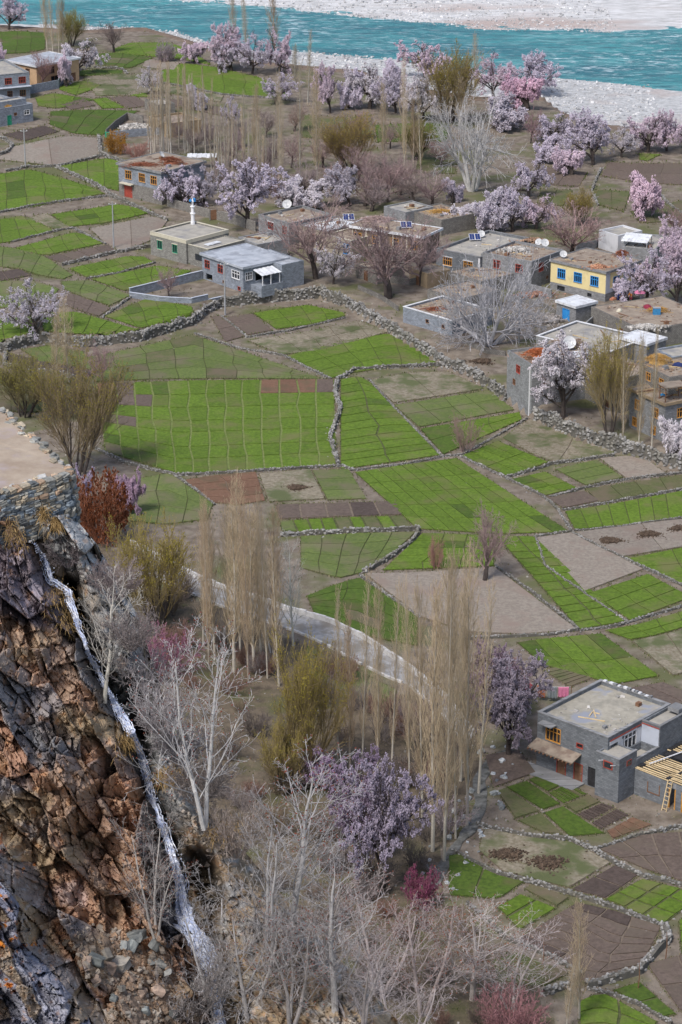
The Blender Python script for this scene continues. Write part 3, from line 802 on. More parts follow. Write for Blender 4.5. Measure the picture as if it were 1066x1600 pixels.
# ------------------------------------------------------------------ the concrete road
M_ROAD = mat('pale_road', (0.22, 0.22, 0.225), (0.35, 0.35, 0.355), 1.6, c3=(0.20, 0.185, 0.165), s3=0.35, t3=(0.46, 0.62), bump=0.3, bscale=4)
M_PALE = mat('pale_parapet', (0.40, 0.39, 0.38), (0.58, 0.57, 0.56), 1.2, bump=0.4, bscale=5)
def build_road():
    up = [(205, 850), (290, 895), (340, 918), (449, 954), (516, 973), (569, 999), (640, 1046), (700, 1095), (740, 1150)]
    lo = [(215, 890), (290, 925), (350, 950), (464, 988), (513, 1010), (558, 1036), (606, 1059), (640, 1072), (690, 1115), (728, 1165)]
    U = hit(resample(up, 60)); D = hit(resample(lo, 60))
    n = 60; rowsn = 4
    G = np.stack([U + (D - U) * k / rowsn for k in range(rowsn + 1)])
    G[:, :, 2] = np.maximum(U[:, 2], D[:, 2])[None] + 0.07
    V = G.reshape(-1, 3); i = (np.arange(rowsn)[:, None] * n + np.arange(n - 1)[None]).ravel()
    o = obj('road', mesh_np('road', V, np.stack([i, i + n, i + n + 1, i + 1], 1), M_ROAD)); tag(o, kind='structure')
    for label, line, h, w in (('pale concrete parapet along the far side of the road', U, 0.75, 0.35), ('low broken kerb along the near side of the road', D, 0.3, 0.3)):
        root = empty('road_parapet', tuple(line[0])); tag(root, label, 'parapet'); o0 = line[0]
        for k in range(0, n - 1):
            if h < 0.5 and k % 7 == 3: continue
            mb = MB()
            a = line[k] * 1.0; b = line[k + 1] * 1.0
            hh = h * random.uniform(0.85, 1.05)
            e = (b - a) * 0.02
            z = max(G[0, k, 2], G[0, k + 1, 2])
            mb.beam((a[0] + e[0] - o0[0], a[1] + e[1] - o0[1], z + hh / 2 - .1 - o0[2]), (b[0] - e[0] - o0[0], b[1] - e[1] - o0[1], z + hh / 2 - .1 - o0[2]), w, hh)
            mb.build('kerb_block', M_PALE, root)
build_road()

# ------------------------------------------------------------------ weeds, dry tufts and pebbles along the bunds and over the waste ground
def weeds():
    r = np.random.default_rng(17)
    pts = []
    for f in FLD:
        pg = np.vstack([resample(f[0], 14), resample(f[1], 14)[::-1]])
        ol = resample(np.vstack([pg, pg[:1]]), step=1.0)
        k = r.integers(0, len(ol), int(len(ol) * 1.6))
        pts.append(ol[k] + r.normal(0, 1.3, (len(k), 2)))
    edge = np.concatenate(pts)
    n = 26000
    wild = np.stack([r.uniform(-10, 1076, n), 20 + 1610 * r.random(n) ** 0.8], 1)
    keep = vnoise(wild[:, 0] / 28, wild[:, 1] / 12, 55) > 0.42
    wild = wild[keep]
    inside = np.zeros(len(wild), bool)
    for f in FLD:
        pg = np.vstack([f[0], f[1][::-1]])
        m = (wild[:, 0] > pg[:, 0].min()) & (wild[:, 0] < pg[:, 0].max()) & (wild[:, 1] > pg[:, 1].min()) & (wild[:, 1] < pg[:, 1].max())
        if m.any(): inside[m] |= poly_sd(wild[m, 0], wild[m, 1], pg) > 0
    P = hit(np.concatenate([edge, wild[~inside]]))
    ok = P[:, 1] < np.interp(P[:, 0], *_ER) - 1
    P = P[ok]; n = len(P)
    s = (0.05 + 0.15 * r.random(n) ** 2) * np.clip(P[:, 1] / 330.0, 0.7, 1.5)
    a = r.uniform(0, 6.28, n); b = a + r.uniform(0.6, 2.4, n)
    z0 = P + np.array([0, 0, 0.02])
    d1 = np.stack([np.cos(a), np.sin(a), 0 * a], 1) * s[:, None]; d2 = np.stack([np.cos(b), np.sin(b), 0 * a], 1) * s[:, None]
    t1 = z0 + d2 * 0.3 + np.array([0, 0, 1]) * (s * r.uniform(0.8, 1.8, n))[:, None]; t2 = z0 - d1 * 0.3 + np.array([0, 0, 1]) * (s * r.uniform(0.8, 1.8, n))[:, None]
    V = np.stack([z0 - d1 * .6, z0 + d1 * .6, t1, z0 - d2 * .6, z0 + d2 * .6, t2], 1).reshape(-1, 3)
    i = np.arange(n) * 6
    F = np.concatenate([np.stack([i, i + 1, i + 2], 1), np.stack([i + 3, i + 4, i + 5], 1)])
    dry = r.random(n) < 0.45
    mi = np.concatenate([dry, dry]).astype(int)
    mg = mat('weed_green', (0.075, 0.105, 0.025), (0.13, 0.16, 0.045), 1.5, island=0.35); md = mat('weed_dry', (0.19, 0.16, 0.10), (0.30, 0.26, 0.17), 1.5, island=0.3)
    o = obj('weeds', mesh_np('weeds', V, F, [mg, md], mi)); tag(o, 'weeds and dry tufts along the bunds and over the waste ground', 'weeds', kind='stuff')
    # pebbles
    n = 9000
    q = np.stack([r.uniform(-10, 1076, n), 60 + 1560 * r.random(n)], 1)
    q = q[vnoise(q[:, 0] / 40, q[:, 1] / 16, 58) > 0.5]
    P = hit(q); P = P[P[:, 1] < np.interp(P[:, 0], *_ER) - 1]; n = len(P)
    s = 0.07 + 0.22 * r.random(n) ** 4
    V, F = stones_mesh(P + np.array([0, 0, 0.18]) * (s[:, None] * 0 + 0.25), np.stack([s, s * .8, s * .6], 1), r.uniform(0, 6, n), r)
    o = obj('pebbles', mesh_np('pebbles', V, F, mat('pebble', (0.20, 0.185, 0.165), (0.36, 0.34, 0.31), 0.7, island=0.35))); tag(o, 'scattered pebbles over plots and waste ground', 'pebbles', kind='stuff')
weeds()
# ------------------------------------------------------------------ the rock spur with the waterfall
SIL = [(112, 803), (150, 846), (180, 895), (200, 930), (217, 966), (222, 1005), (224, 1040), (236, 1125), (262, 1180), (300, 1240), (345, 1292),
       (410, 1362), (480, 1442), (560, 1530), (640, 1612), (740, 1720)]
FALL = [(40, 822), (62, 862), (80, 906), (104, 924), (116, 962), (132, 1002), (150, 1042), (166, 1076), (186, 1112), (206, 1152), (225, 1196),
        (236, 1242), (254, 1290), (268, 1330), (278, 1372), (286, 1420), (304, 1462), (320, 1496), (334, 1545), (345, 1620), (352, 1720)]
CAVE1 = [(182, 1052), (214, 1046), (236, 1090), (240, 1150), (222, 1165), (200, 1128)]
CAVE2 = [(290, 1322), (312, 1316), (334, 1330), (346, 1362), (352, 1404), (346, 1446), (330, 1470), (318, 1440), (306, 1400), (294, 1366)]
CAVE3 = [(86, 880), (98, 878), (122, 925), (140, 985), (128, 985), (110, 925)]
SLAB_NEAR = [(-260, 1255), (-20, 1262), (42, 1308), (66, 1372), (80, 1440), (76, 1478), (112, 1498), (150, 1548), (205, 1606), (240, 1730), (-260, 1730)]
LEDGE = [(40, 1110), (120, 1060), (165, 1130), (170, 1230), (125, 1265), (60, 1230)]
UNDER = [(95, 1290), (160, 1262), (196, 1330), (205, 1440), (160, 1478), (110, 1450)]

def cliff_depth(X, Y, fine=True):
    dw, _, side = poly_dist(X, Y, FALL)
    right = side > 0
    D = 117.0 - (Y - 800) * 0.004
    D = D + 2.6 * np.exp(-(np.where(right, dw / 24.0, dw / 15.0)) ** 2)
    D = D + np.where(right, 2.6 * np.exp(-((dw - 15) / 10.0) ** 2), 0) * sstep((Y - 865) / 20) * sstep((1215 - Y) / 50) * (0.35 + 1.2 * fbm(X / 26, Y / 26, 35))
    D = D - np.where(right, 0, 4.5 * sstep((dw - 10) / 190.0))
    D = D - np.where(right, 0.9 * sstep(dw / 50.0), 0)
    wob = 9 * (fbm(X / 40, Y / 40, 31) - 0.5)
    for pg, amp, soft in ((CAVE1, 4.0, 18.0), (CAVE2, 3.8, 24.0), (CAVE3, 2.2, 10.0), (UNDER, 1.7, 34.0)):
        D = D + amp * sstep((poly_sd(X, Y, pg) + 2.2 * wob + 4) / soft)
    D = D - 4.2 * sstep((poly_sd(X, Y, SLAB_NEAR) + 2.5 * wob) / 60.0)
    D = D - 1.3 * sstep((poly_sd(X, Y, LEDGE) + wob) / 22.0)
    # bedding: blocks drawn out along the dip of the strata
    s = X * 0.50 + Y * 0.866; t = X * 0.866 - Y * 0.50
    w1 = 26 * (fbm(X / 90, Y / 90, 41) - 0.5); s = s + w1; t = t + w1
    slope = sstep((Y - 1230 - 0.9 * (330 - X)) / 120.0) * np.where(right, 1.0, 0.0)      # earthy slope right of the fall
    earth = sstep((poly_sd(X, Y, [(88, 1470), (150, 1440), (260, 1480), (300, 1560), (320, 1730), (215, 1730), (150, 1540)]) + wob) / 20)
    rough = 1 - 0.62 * np.maximum(slope, earth)
    for sc_s, sc_t, A, sd in ((120.0, 52.0, 2.2, 51), (50.0, 26.0, 1.15, 61), (21.0, 12.0, 0.55, 71), (9.0, 6.0, 0.22, 81)):
        if not fine and sc_s < 40: break
        f1, f2, cx, cy, r1, r2, r3 = cellular(s / sc_s, t / sc_t, sd)
        D = D + rough * A * ((r1 - 0.5) + 2.0 * (r2 - 0.5) * cx + 2.3 * (r3 - 0.5) * cy) + rough * min(A * 0.3, 0.22) * np.exp(-(f2 - f1) / 0.035)
    D = D + 0.5 * (fbm(X / 30, Y / 30, 43) - 0.5)
    return D

def cliff_colour(X, Y):
    n = X.shape
    dw, pos, side = poly_dist(X, Y, FALL)
    right = side > 0
    s = X * 0.50 + Y * 0.866; t = X * 0.866 - Y * 0.50
    w1 = 26 * (fbm(X / 90, Y / 90, 41) - 0.5); s = s + w1; t = t + w1
    _, _, _, _, a1, a2, a3 = cellular(s / 120.0, t / 52.0, 51)
    _, _, _, _, b1, b2, b3 = cellular(s / 50.0, t / 26.0, 61)
    g1, g2, _, _, c1, c2, c3 = cellular(s / 21.0, t / 12.0, 71)
    fb = fbm(X / 60, Y / 60, 44); fs = fbm(X / 14, Y / 14, 45)
    def mixc(f, a, b):
        f = np.clip(f, 0, 1)[..., None]
        return a * (1 - f) + b * f
    C = lambda *v: np.broadcast_to(np.array(v, float), n + (3,))
    brown = mixc(b1, C(0.21, 0.15, 0.115), C(0.33, 0.23, 0.165))
    rust = mixc(c2, C(0.25, 0.145, 0.10), C(0.34, 0.215, 0.14))
    slate = mixc(c1, C(0.12, 0.12, 0.135), C(0.21, 0.205, 0.21))
    grey = mixc(c1, C(0.24, 0.245, 0.25), C(0.42, 0.42, 0.41))
    tan = mixc(fs, C(0.20, 0.15, 0.10), C(0.33, 0.25, 0.16))
    left = mixc((a1 > 0.62) * 0.9 + (b2 > 0.72) * 0.6, brown, rust)
    left = mixc((a2 > 0.72) * 0.8 + (b3 > 0.8) * 0.5, left, slate)
    left = mixc((fb - 0.56) * 6, left, tan)
    top_purple = sstep((poly_sd(X, Y, [(-260, 830), (40, 835), (70, 880), (110, 960), (150, 1000), (60, 985), (-260, 900)]) + 14 * (fb - .5)) / 14)
    left = mixc(top_purple * 0.85, left, mixc(c1, C(0.12, 0.105, 0.13), C(0.22, 0.20, 0.24)))
    rgt = mixc((b2 > 0.75) * 0.5, grey, mixc(c2, C(0.12, 0.12, 0.125), C(0.20, 0.20, 0.20)))
    rgt = mixc((fb - 0.58) * 5, rgt, tan)
    slope = sstep((Y - 1190 - 0.9 * (330 - X)) / 100.0)
    rgt = mixc(slope * np.clip(0.72 + (fs - 0.45) * 3.0, 0, 1), rgt, mixc(c3, C(0.17, 0.125, 0.085), C(0.28, 0.215, 0.14)))
    col = np.where(right[..., None], rgt, left)
    wob = 9 * (fbm(X / 40, Y / 40, 31) - 0.5)
    sl = sstep((poly_sd(X, Y, SLAB_NEAR) + wob) / 10.0)
    slab = mixc(b1, C(0.13, 0.14, 0.19), C(0.25, 0.25, 0.29))
    slab = mixc((b3 > 0.62) * 0.8 + (a3 > 0.75) * 0.5, slab, tan)
    vein = np.exp(-np.abs(fbm(X / 26, Y / 26, 46) - 0.5) / 0.012)
    slab = mixc(vein * 0.7, slab, C(0.42, 0.42, 0.43))
    lich = sstep((fbm(X / 9, Y / 9, 47) - 0.67) / 0.03) * sstep((fbm(X / 70, Y / 70, 48) - 0.5) / 0.06)
    slab = mixc(lich, slab, C(0.55, 0.15, 0.02))
    col = mixc(sl, col, slab)
    lich2 = sstep((fbm(X / 9, Y / 9, 49) - 0.66) / 0.04)
    col = mixc(lich2 * 0.35, col, C(0.40, 0.20, 0.08))
    earth = sstep((poly_sd(X, Y, [(88, 1470), (150, 1440), (260, 1480), (300, 1560), (320, 1730), (215, 1730), (150, 1540)]) + wob) / 18)
    col = mixc(earth * 0.75, col, mixc(fs, C(0.145, 0.105, 0.075), C(0.24, 0.175, 0.125)))
    dust = sstep((poly_sd(X, Y, [(78, 1385), (125, 1365), (145, 1400), (135, 1425), (92, 1418)]) + wob) / 10)
    col = mixc(dust * 0.9, col, C(0.36, 0.27, 0.24))
    wet_shade = np.exp(-(dw / np.where(right, 20 + 14 * pos, 8 + 14 * pos)) ** 2)  # wet rock; wider on the right, painting in the dark of the cleft
    wet_shade = np.maximum(wet_shade, 0.9 * sstep((poly_sd(X, Y, CAVE2) + 4 + 2.2 * wob) / 20)); wet_shade = np.maximum(wet_shade, 0.9 * sstep((poly_sd(X, Y, CAVE1) + 4 + 2.2 * wob) / 20))  # hollows: damp rock and the shade inside them, both put into the colour
    col = np.clip(col * 1.42, 0, 0.6) * (1 - 0.84 * wet_shade[..., None])
    return col

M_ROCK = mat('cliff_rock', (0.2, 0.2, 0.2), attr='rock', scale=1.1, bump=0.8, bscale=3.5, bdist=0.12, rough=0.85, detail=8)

def build_cliff():
    nu, nv = 400, 640
    v = np.linspace(0, 1, nv)
    sil = resample(SIL, nv)
    lx = np.full(nv, -230.0); ly = 838 + v * (1735 - 838)
    u = np.linspace(0, 1, nu)
    X = lx[:, None] + (sil[:, 0] - lx)[:, None] * u[None]
    Y = ly[:, None] + (sil[:, 1] - ly)[:, None] * u[None]
    # break the outline
    wig = 7 * (fbm(v * 60, v * 0 + 3, 91, 3) - 0.5)
    X = X + wig[:, None] * u[None] ** 6
    D = cliff_depth(X, Y)
    D = D + 3.5 * sstep((u[None] - 0.9) / 0.1) ** 2
    d = rays(np.stack([X.ravel(), Y.ravel()], 1))
    P = (np.array([0, 0, CAMZ]) + d * D.ravel()[:, None]).reshape(nv, nu, 3)
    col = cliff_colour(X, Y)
    # beyond the outline the spur falls away to the valley floor
    nb = 30
    e = P[:, -1]
    run = np.linspace(0, 1, nb + 1)[1:] ** 1.5
    hd = np.array([0.10, 0.995])
    tot = (e[:, 2] + 3) / math.tan(math.radians(50))
    back = np.zeros((nv, nb, 3))
    for k in range(nb):
        q = run[k] * tot
        back[:, k, 0] = e[:, 0] + hd[0] * q; back[:, k, 1] = e[:, 1] + hd[1] * q
        ns = 2.2 * (fbm(v * 22 + 5, np.full(nv, run[k] * 9), 93) - 0.5) * min(1, run[k] * 12)
        back[:, k, 2] = e[:, 2] - q * math.tan(math.radians(50)) + ns
    A = np.concatenate([P, back], 1)
    bc = np.broadcast_to(np.array([0.22, 0.18, 0.13]), (nv, nb, 3)) * (0.6 + 0.8 * fbm(np.repeat(v[:, None] * 40, nb, 1), np.repeat(run[None] * 14, nv, 0), 95))[..., None]
    colA = np.concatenate([col, bc], 1)
    n1 = nu + nb
    i = (np.arange(nv - 1)[:, None] * n1 + np.arange(n1 - 1)[None]).ravel()
    F = np.stack([i, i + n1, i + n1 + 1, i + 1], 1)
    me = mesh_np('rock_spur', A.reshape(-1, 3), F, M_ROCK)
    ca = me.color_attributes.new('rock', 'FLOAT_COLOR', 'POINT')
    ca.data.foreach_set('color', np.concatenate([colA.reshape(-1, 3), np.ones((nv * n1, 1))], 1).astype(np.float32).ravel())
    o = obj('cliff', me); tag(o, kind='structure')
    # left-hand and top closure: the spur goes on out of the frame
    return A
CLIFF = build_cliff()

def on_cliff(px, py, lift=0.0):
    X = np.array([float(px)]); Y = np.array([float(py)])
    D = cliff_depth(X, Y)[0]
    return np.array([0, 0, CAMZ]) + rays([(px, py)])[0] * (D - lift)

# ---- the levelled terrace on top with its dry stone retaining wall
ZP = CAMZ - 117.5 * math.sin(PITCH + math.atan((742 - PCY) / FPX))
M_DUST = mat('trodden_earth', (0.30, 0.235, 0.18), (0.40, 0.33, 0.26), 0.7, c3=(0.36, 0.30, 0.29), s3=0.5, t3=(0.5, 0.66), bump=0.4, bscale=4)
def build_terrace():
    top_px = [(-230, 835), (-100, 798), (0, 768), (60, 752), (100, 741), (106, 733), (70, 703), (30, 668), (0, 641), (-60, 590), (-230, 500)]
    W = on_plane(top_px, ZP)
    W2 = resample(np.vstack([W, W[:1]]), 120)[:-1]
    c = W2.mean(0); n = len(W2)
    rings = []
    for k, f in enumerate((0.0, 0.3, 0.6, 0.85, 1.0)):
        r = c + (W2 - c) * f; r[:, 2] = ZP + 0.10 * (fbm(r[:, 0] / 1.6, r[:, 1] / 1.6, 12) - 0.5)
        rings.append(r)
    low = W2.copy(); low[:, 2] -= 5.0
    V = np.concatenate(rings + [low]); F = []
    i = np.arange(n); j = (i + 1) % n
    for k in range(5):
        F.append(np.stack([i + k * n, i + (k + 1) * n, j + (k + 1) * n, j + k * n], 1))
    o = obj('terrace', mesh_np('terrace', V, np.concatenate(F), M_DUST)); tag(o, kind='structure')
build_terrace()

M_WSTONE = mat('terrace_stone', (0.15, 0.165, 0.18), (0.30, 0.31, 0.31), 1.2, space='obj', obj_rnd=0.4, objcol=True, bump=0.5, bscale=5, rough=0.85)
def stone_protos(k=8):
    res = []
    r = np.random.default_rng(77)
    for q in range(k):
        # a block with two extra edge loops, so that it reads as broken stone
        pts = []
        for zz, sc in ((-0.5, 0.95), (-0.18, 1.0), (0.22, 0.98), (0.5, 0.9)):
            m = 7
            for a in range(m):
                an = 2 * math.pi * a / m
                x = math.copysign(abs(math.cos(an)) ** 0.38, math.cos(an)); y = math.copysign(abs(math.sin(an)) ** 0.38, math.sin(an))
                pts.append((x * 0.5 * sc + r.normal(0, .05), y * 0.5 * sc + r.normal(0, .05), zz + r.normal(0, .05)))
        f = []
        for l in range(3):
            for a in range(7):
                f.append((l * 7 + a, l * 7 + (a + 1) % 7, (l + 1) * 7 + (a + 1) % 7, (l + 1) * 7 + a))
        f.append(tuple(range(6, -1, -1))); f.append(tuple(range(21, 28)))
        me = bpy.data.meshes.new('stone'); me.from_pydata(pts, [], f); me.materials.append(M_WSTONE); me.update()
        res.append(me)
    return res
STONES = stone_protos()
def put_stone(name, p, sx, sy, sz, yaw, parent=None, col=(1, 1, 1), tilt=0.1):
    o = obj(name, random.choice(STONES), parent)
    o.location = p; o.scale = (sx, sy, sz)
    o.rotation_euler = (random.gauss(0, tilt), random.gauss(0, tilt), yaw + random.choice((0, math.pi)))
    o.color = (*col, 1)
    return o
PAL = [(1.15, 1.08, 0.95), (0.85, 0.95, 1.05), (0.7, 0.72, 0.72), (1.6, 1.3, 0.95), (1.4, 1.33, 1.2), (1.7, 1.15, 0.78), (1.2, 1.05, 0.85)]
def build_terrace_wall():
    root = empty('terrace_retaining_wall', tuple(on_plane([(60, 752)], ZP)[0] - np.array([0, 0, 2.4])))
    tag(root, 'dry stone retaining wall holding the earth terrace above the waterfall', 'stone wall')
    org = np.array(root.location)
    face = on_plane([(-150, 814), (0, 769), (60, 753), (100, 742), (107, 735)], ZP)
    pl = resample(face, step=0.05); L = (len(pl) - 1) * 0.05
    H = 2.55; z = 0.0; row = 0
    while z < H:
        ch = random.uniform(0.12, 0.22); s = random.uniform(0, 0.2)
        while s < L:
            w = random.uniform(0.18, 0.55)
            k = min(int((s + w / 2) / 0.05), len(pl) - 2)
            p = pl[k]; t = pl[k + 1] - pl[max(k - 1, 0)]; yaw = math.atan2(t[1], t[0])
            nx, ny = math.sin(yaw), -math.cos(yaw)
            out = 0.10 + 0.22 * (1 - z / H) + random.uniform(-0.06, 0.08)
            up = z / H
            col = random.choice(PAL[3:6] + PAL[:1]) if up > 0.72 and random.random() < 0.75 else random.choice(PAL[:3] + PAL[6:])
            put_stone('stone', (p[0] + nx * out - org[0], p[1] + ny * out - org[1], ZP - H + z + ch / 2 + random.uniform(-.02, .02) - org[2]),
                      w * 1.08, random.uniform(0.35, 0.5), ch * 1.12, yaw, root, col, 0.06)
            s += w
        z += ch
    # loose coping stones along both edges
    for px in ([(-150, 812), (0, 766), (60, 750), (104, 738)], [(106, 734), (70, 703), (30, 668), (0, 641), (-60, 592)]):
        e = resample(on_plane(px, ZP), step=0.3)
        for k in range(len(e) - 1):
            for rep in range(2):
                t = e[k + 1] - e[k]; yaw = math.atan2(t[1], t[0]) + random.gauss(0, .4)
                s = random.uniform(0.18, 0.5)
                put_stone('stone', (e[k][0] + random.gauss(0, .14) - org[0], e[k][1] + random.gauss(0, .14) - org[1], ZP + 0.04 - rep * 0.13 - org[2]), s, s * random.uniform(.5, .8), s * random.uniform(.3, .45), yaw, root, random.choice(PAL[3:6] + [(1.8, 1.7, 1.6)] + PAL[:1]), 0.15)
build_terrace_wall()

# ---- the waterfall
M_FOAM = mat('falling_water', (0.46, 0.56, 0.84), (0.90, 0.93, 1.0), 5.0, rough=0.35, spec=0.4, island=0.2)
def build_fall():
    path = resample(FALL, 300)[8:]
    n = len(path)
    path[:, 0] += 9 * (fbm(np.arange(n) / 22.0, np.zeros(n), 66) - 0.5) + 3 * (vnoise(np.arange(n) / 5.0, np.zeros(n), 67) - 0.5)
    t = np.linspace(0, 1, n)
    wid = np.interp(t, [0, 0.1, 0.14, 0.2, 0.35, 0.55, 0.62, 0.7, 0.8, 0.86, 1.0], [4, 9, 12, 9, 10, 10, 15, 24, 26, 13, 14])
    wid = wid * np.clip(0.15 + 1.7 * fbm(np.arange(n) / 14.0, np.zeros(n), 8, 3), 0.4, 1.7)
    tang = np.gradient(resample(FALL, 300)[8:], axis=0); tang /= np.linalg.norm(tang, axis=1, keepdims=True); nr = np.stack([-tang[:, 1], tang[:, 0]], 1)
    Dc = cliff_depth(path[:, 0], path[:, 1], fine=False)
    k9 = np.ones(13) / 13; Dc = np.convolve(np.pad(Dc, 6, mode='edge'), k9, 'valid') - 0.5
    root = empty('waterfall', tuple(np.array([0, 0, CAMZ]) + rays([path[-1]])[0] * Dc[-1])); tag(root, 'narrow white waterfall tumbling down the rock gully', 'waterfall')
    org = np.array(root.location)
    def pts(off, lift):
        q = path + nr * off[:, None]
        return np.array([0, 0, CAMZ]) + rays(q) * (Dc - lift)[:, None] - org
    P0 = []; P1 = []; R0 = []
    r = np.random.default_rng(3)
    pw = wid ** 1.3; pw /= pw.sum()
    for k in range(720):
        k0 = min(int(r.choice(n, p=pw)), n - 6); ln = int(r.integers(5, 34)); k1 = min(n, k0 + ln); m = k1 - k0
        if m < 4: continue
        a = np.clip(r.normal(0, 0.55), -1.3, 1.3)
        off = wid[k0:k1] * 0.6 * a + np.cumsum(r.normal(0, 0.5, m)) * 0.6 + r.normal(0, 0.6, m)
        lift = 0.12 + 0.40 * r.random() + 0.25 * (k0 > n * 0.45) + np.cumsum(r.normal(0, 0.02, m))
        q = path[k0:k1] + nr[k0:k1] * off[:, None]
        q = np.array([0, 0, CAMZ]) + rays(q) * (Dc[k0:k1] - lift)[:, None] - org
        rad = r.uniform(0.010, 0.042) * (1.25 if k0 > n * 0.45 else 1.0) * np.sin(np.linspace(0.25, 2.9, m)) ** 0.6 * r.uniform(0.6, 1.3, m)
        P0.append(q[:-1]); P1.append(q[1:]); R0.append(rad[:-1])
    P0 = np.concatenate(P0); P1 = np.concatenate(P1); R0 = np.concatenate(R0)
    V, F = tube_segs(P0, P1 + (P1 - P0) * 0.15, R0, R0 * 0.8, 4)
    obj('water_strands', mesh_np('water_strands', V, F, M_FOAM), root)['kind'] = 'stuff'
    kk = r.integers(0, n, 1500); off = wid[kk] * 0.6 * r.normal(0, 0.7, 1500)
    c = np.array([0, 0, CAMZ]) + rays(path[kk] + nr[kk] * off[:, None]) * (Dc[kk] - r.uniform(0.1, 0.5, 1500))[:, None] - org
    V, F = octas(c, 0.02 + 0.05 * r.random(1500) ** 2, r)
    obj('spray', mesh_np('spray', V, F, M_FOAM), root)['kind'] = 'stuff'
build_fall()

# ---- loose rocks on the cliff's earthy slope
def build_rocks():
    spots = [(150, 1500, 26), (172, 1512, 20), (186, 1508, 30), (206, 1478, 22), (214, 1462, 28), (196, 1478, 16), (166, 1492, 18), (246, 1474, 24), (238, 1502, 14),
             (222, 1552, 16), (248, 1548, 20), (205, 1530, 12), (190, 1545, 12), (228, 1580, 14), (262, 1520, 14), (150, 1530, 14), (178, 1560, 12), (252, 1506, 16), (136, 1500, 12),
             (270, 1585, 14), (200, 1585, 10), (300, 1540, 12)]
    for px, py, s in spots:
        p = on_cliff(px, py, 0.1); w = s / 34.0
        o = put_stone('fallen_rock', p, w, w * random.uniform(.6, .9), w * random.uniform(.5, .8), random.uniform(0, 6), None,
                      random.choice([(1.0, 0.95, 0.88), (0.75, 0.78, 0.76), (1.4, 1.0, 0.78), (1.2, 1.05, 0.9), (0.85, 0.85, 0.82)]), 0.5)
        tag(o, 'angular rock lying on the earthy slope left of the waterfall foot', 'rock', 'loose rocks on the earth slope left of the waterfall')
    n = 1500
    r = np.random.default_rng(5)
    X = r.uniform(90, 330, n); Y = r.uniform(1440, 1690, n)
    ok = poly_sd(X, Y, [(88, 1470), (150, 1440), (260, 1480), (300, 1560), (320, 1690), (215, 1690), (150, 1540)]) > 0
    X2 = r.uniform(240, 560, n); Y2 = r.uniform(1180, 1600, n)
    silx = np.interp(Y2, [q[1] for q in SIL], [q[0] for q in SIL]); fx = np.interp(Y2, [q[1] for q in FALL], [q[0] for q in FALL])
    ok2 = (X2 < silx - 6) & (X2 > fx + 30)
    X = np.concatenate([X[ok], X2[ok2]]); Y = np.concatenate([Y[ok], Y2[ok2]])
    D = cliff_depth(X, Y); d = rays(np.stack([X, Y], 1))
    c = np.array([0, 0, CAMZ]) + d * (D - 0.03)[:, None]
    s = 0.04 + 0.24 * r.random(len(c)) ** 4
    V, F = stones_mesh(c, np.stack([s, s * .8, s * .6], 1), r.uniform(0, 6, len(c)), r, tilt=0.4)
    o = obj('scree', mesh_np('scree', V, F, mat('scree_stone', (0.15, 0.125, 0.105), (0.31, 0.27, 0.23), 0.8, island=0.4)))
    tag(o, 'small stones scattered over the earthy parts of the rock spur', 'scree', kind='stuff')
build_rocks()
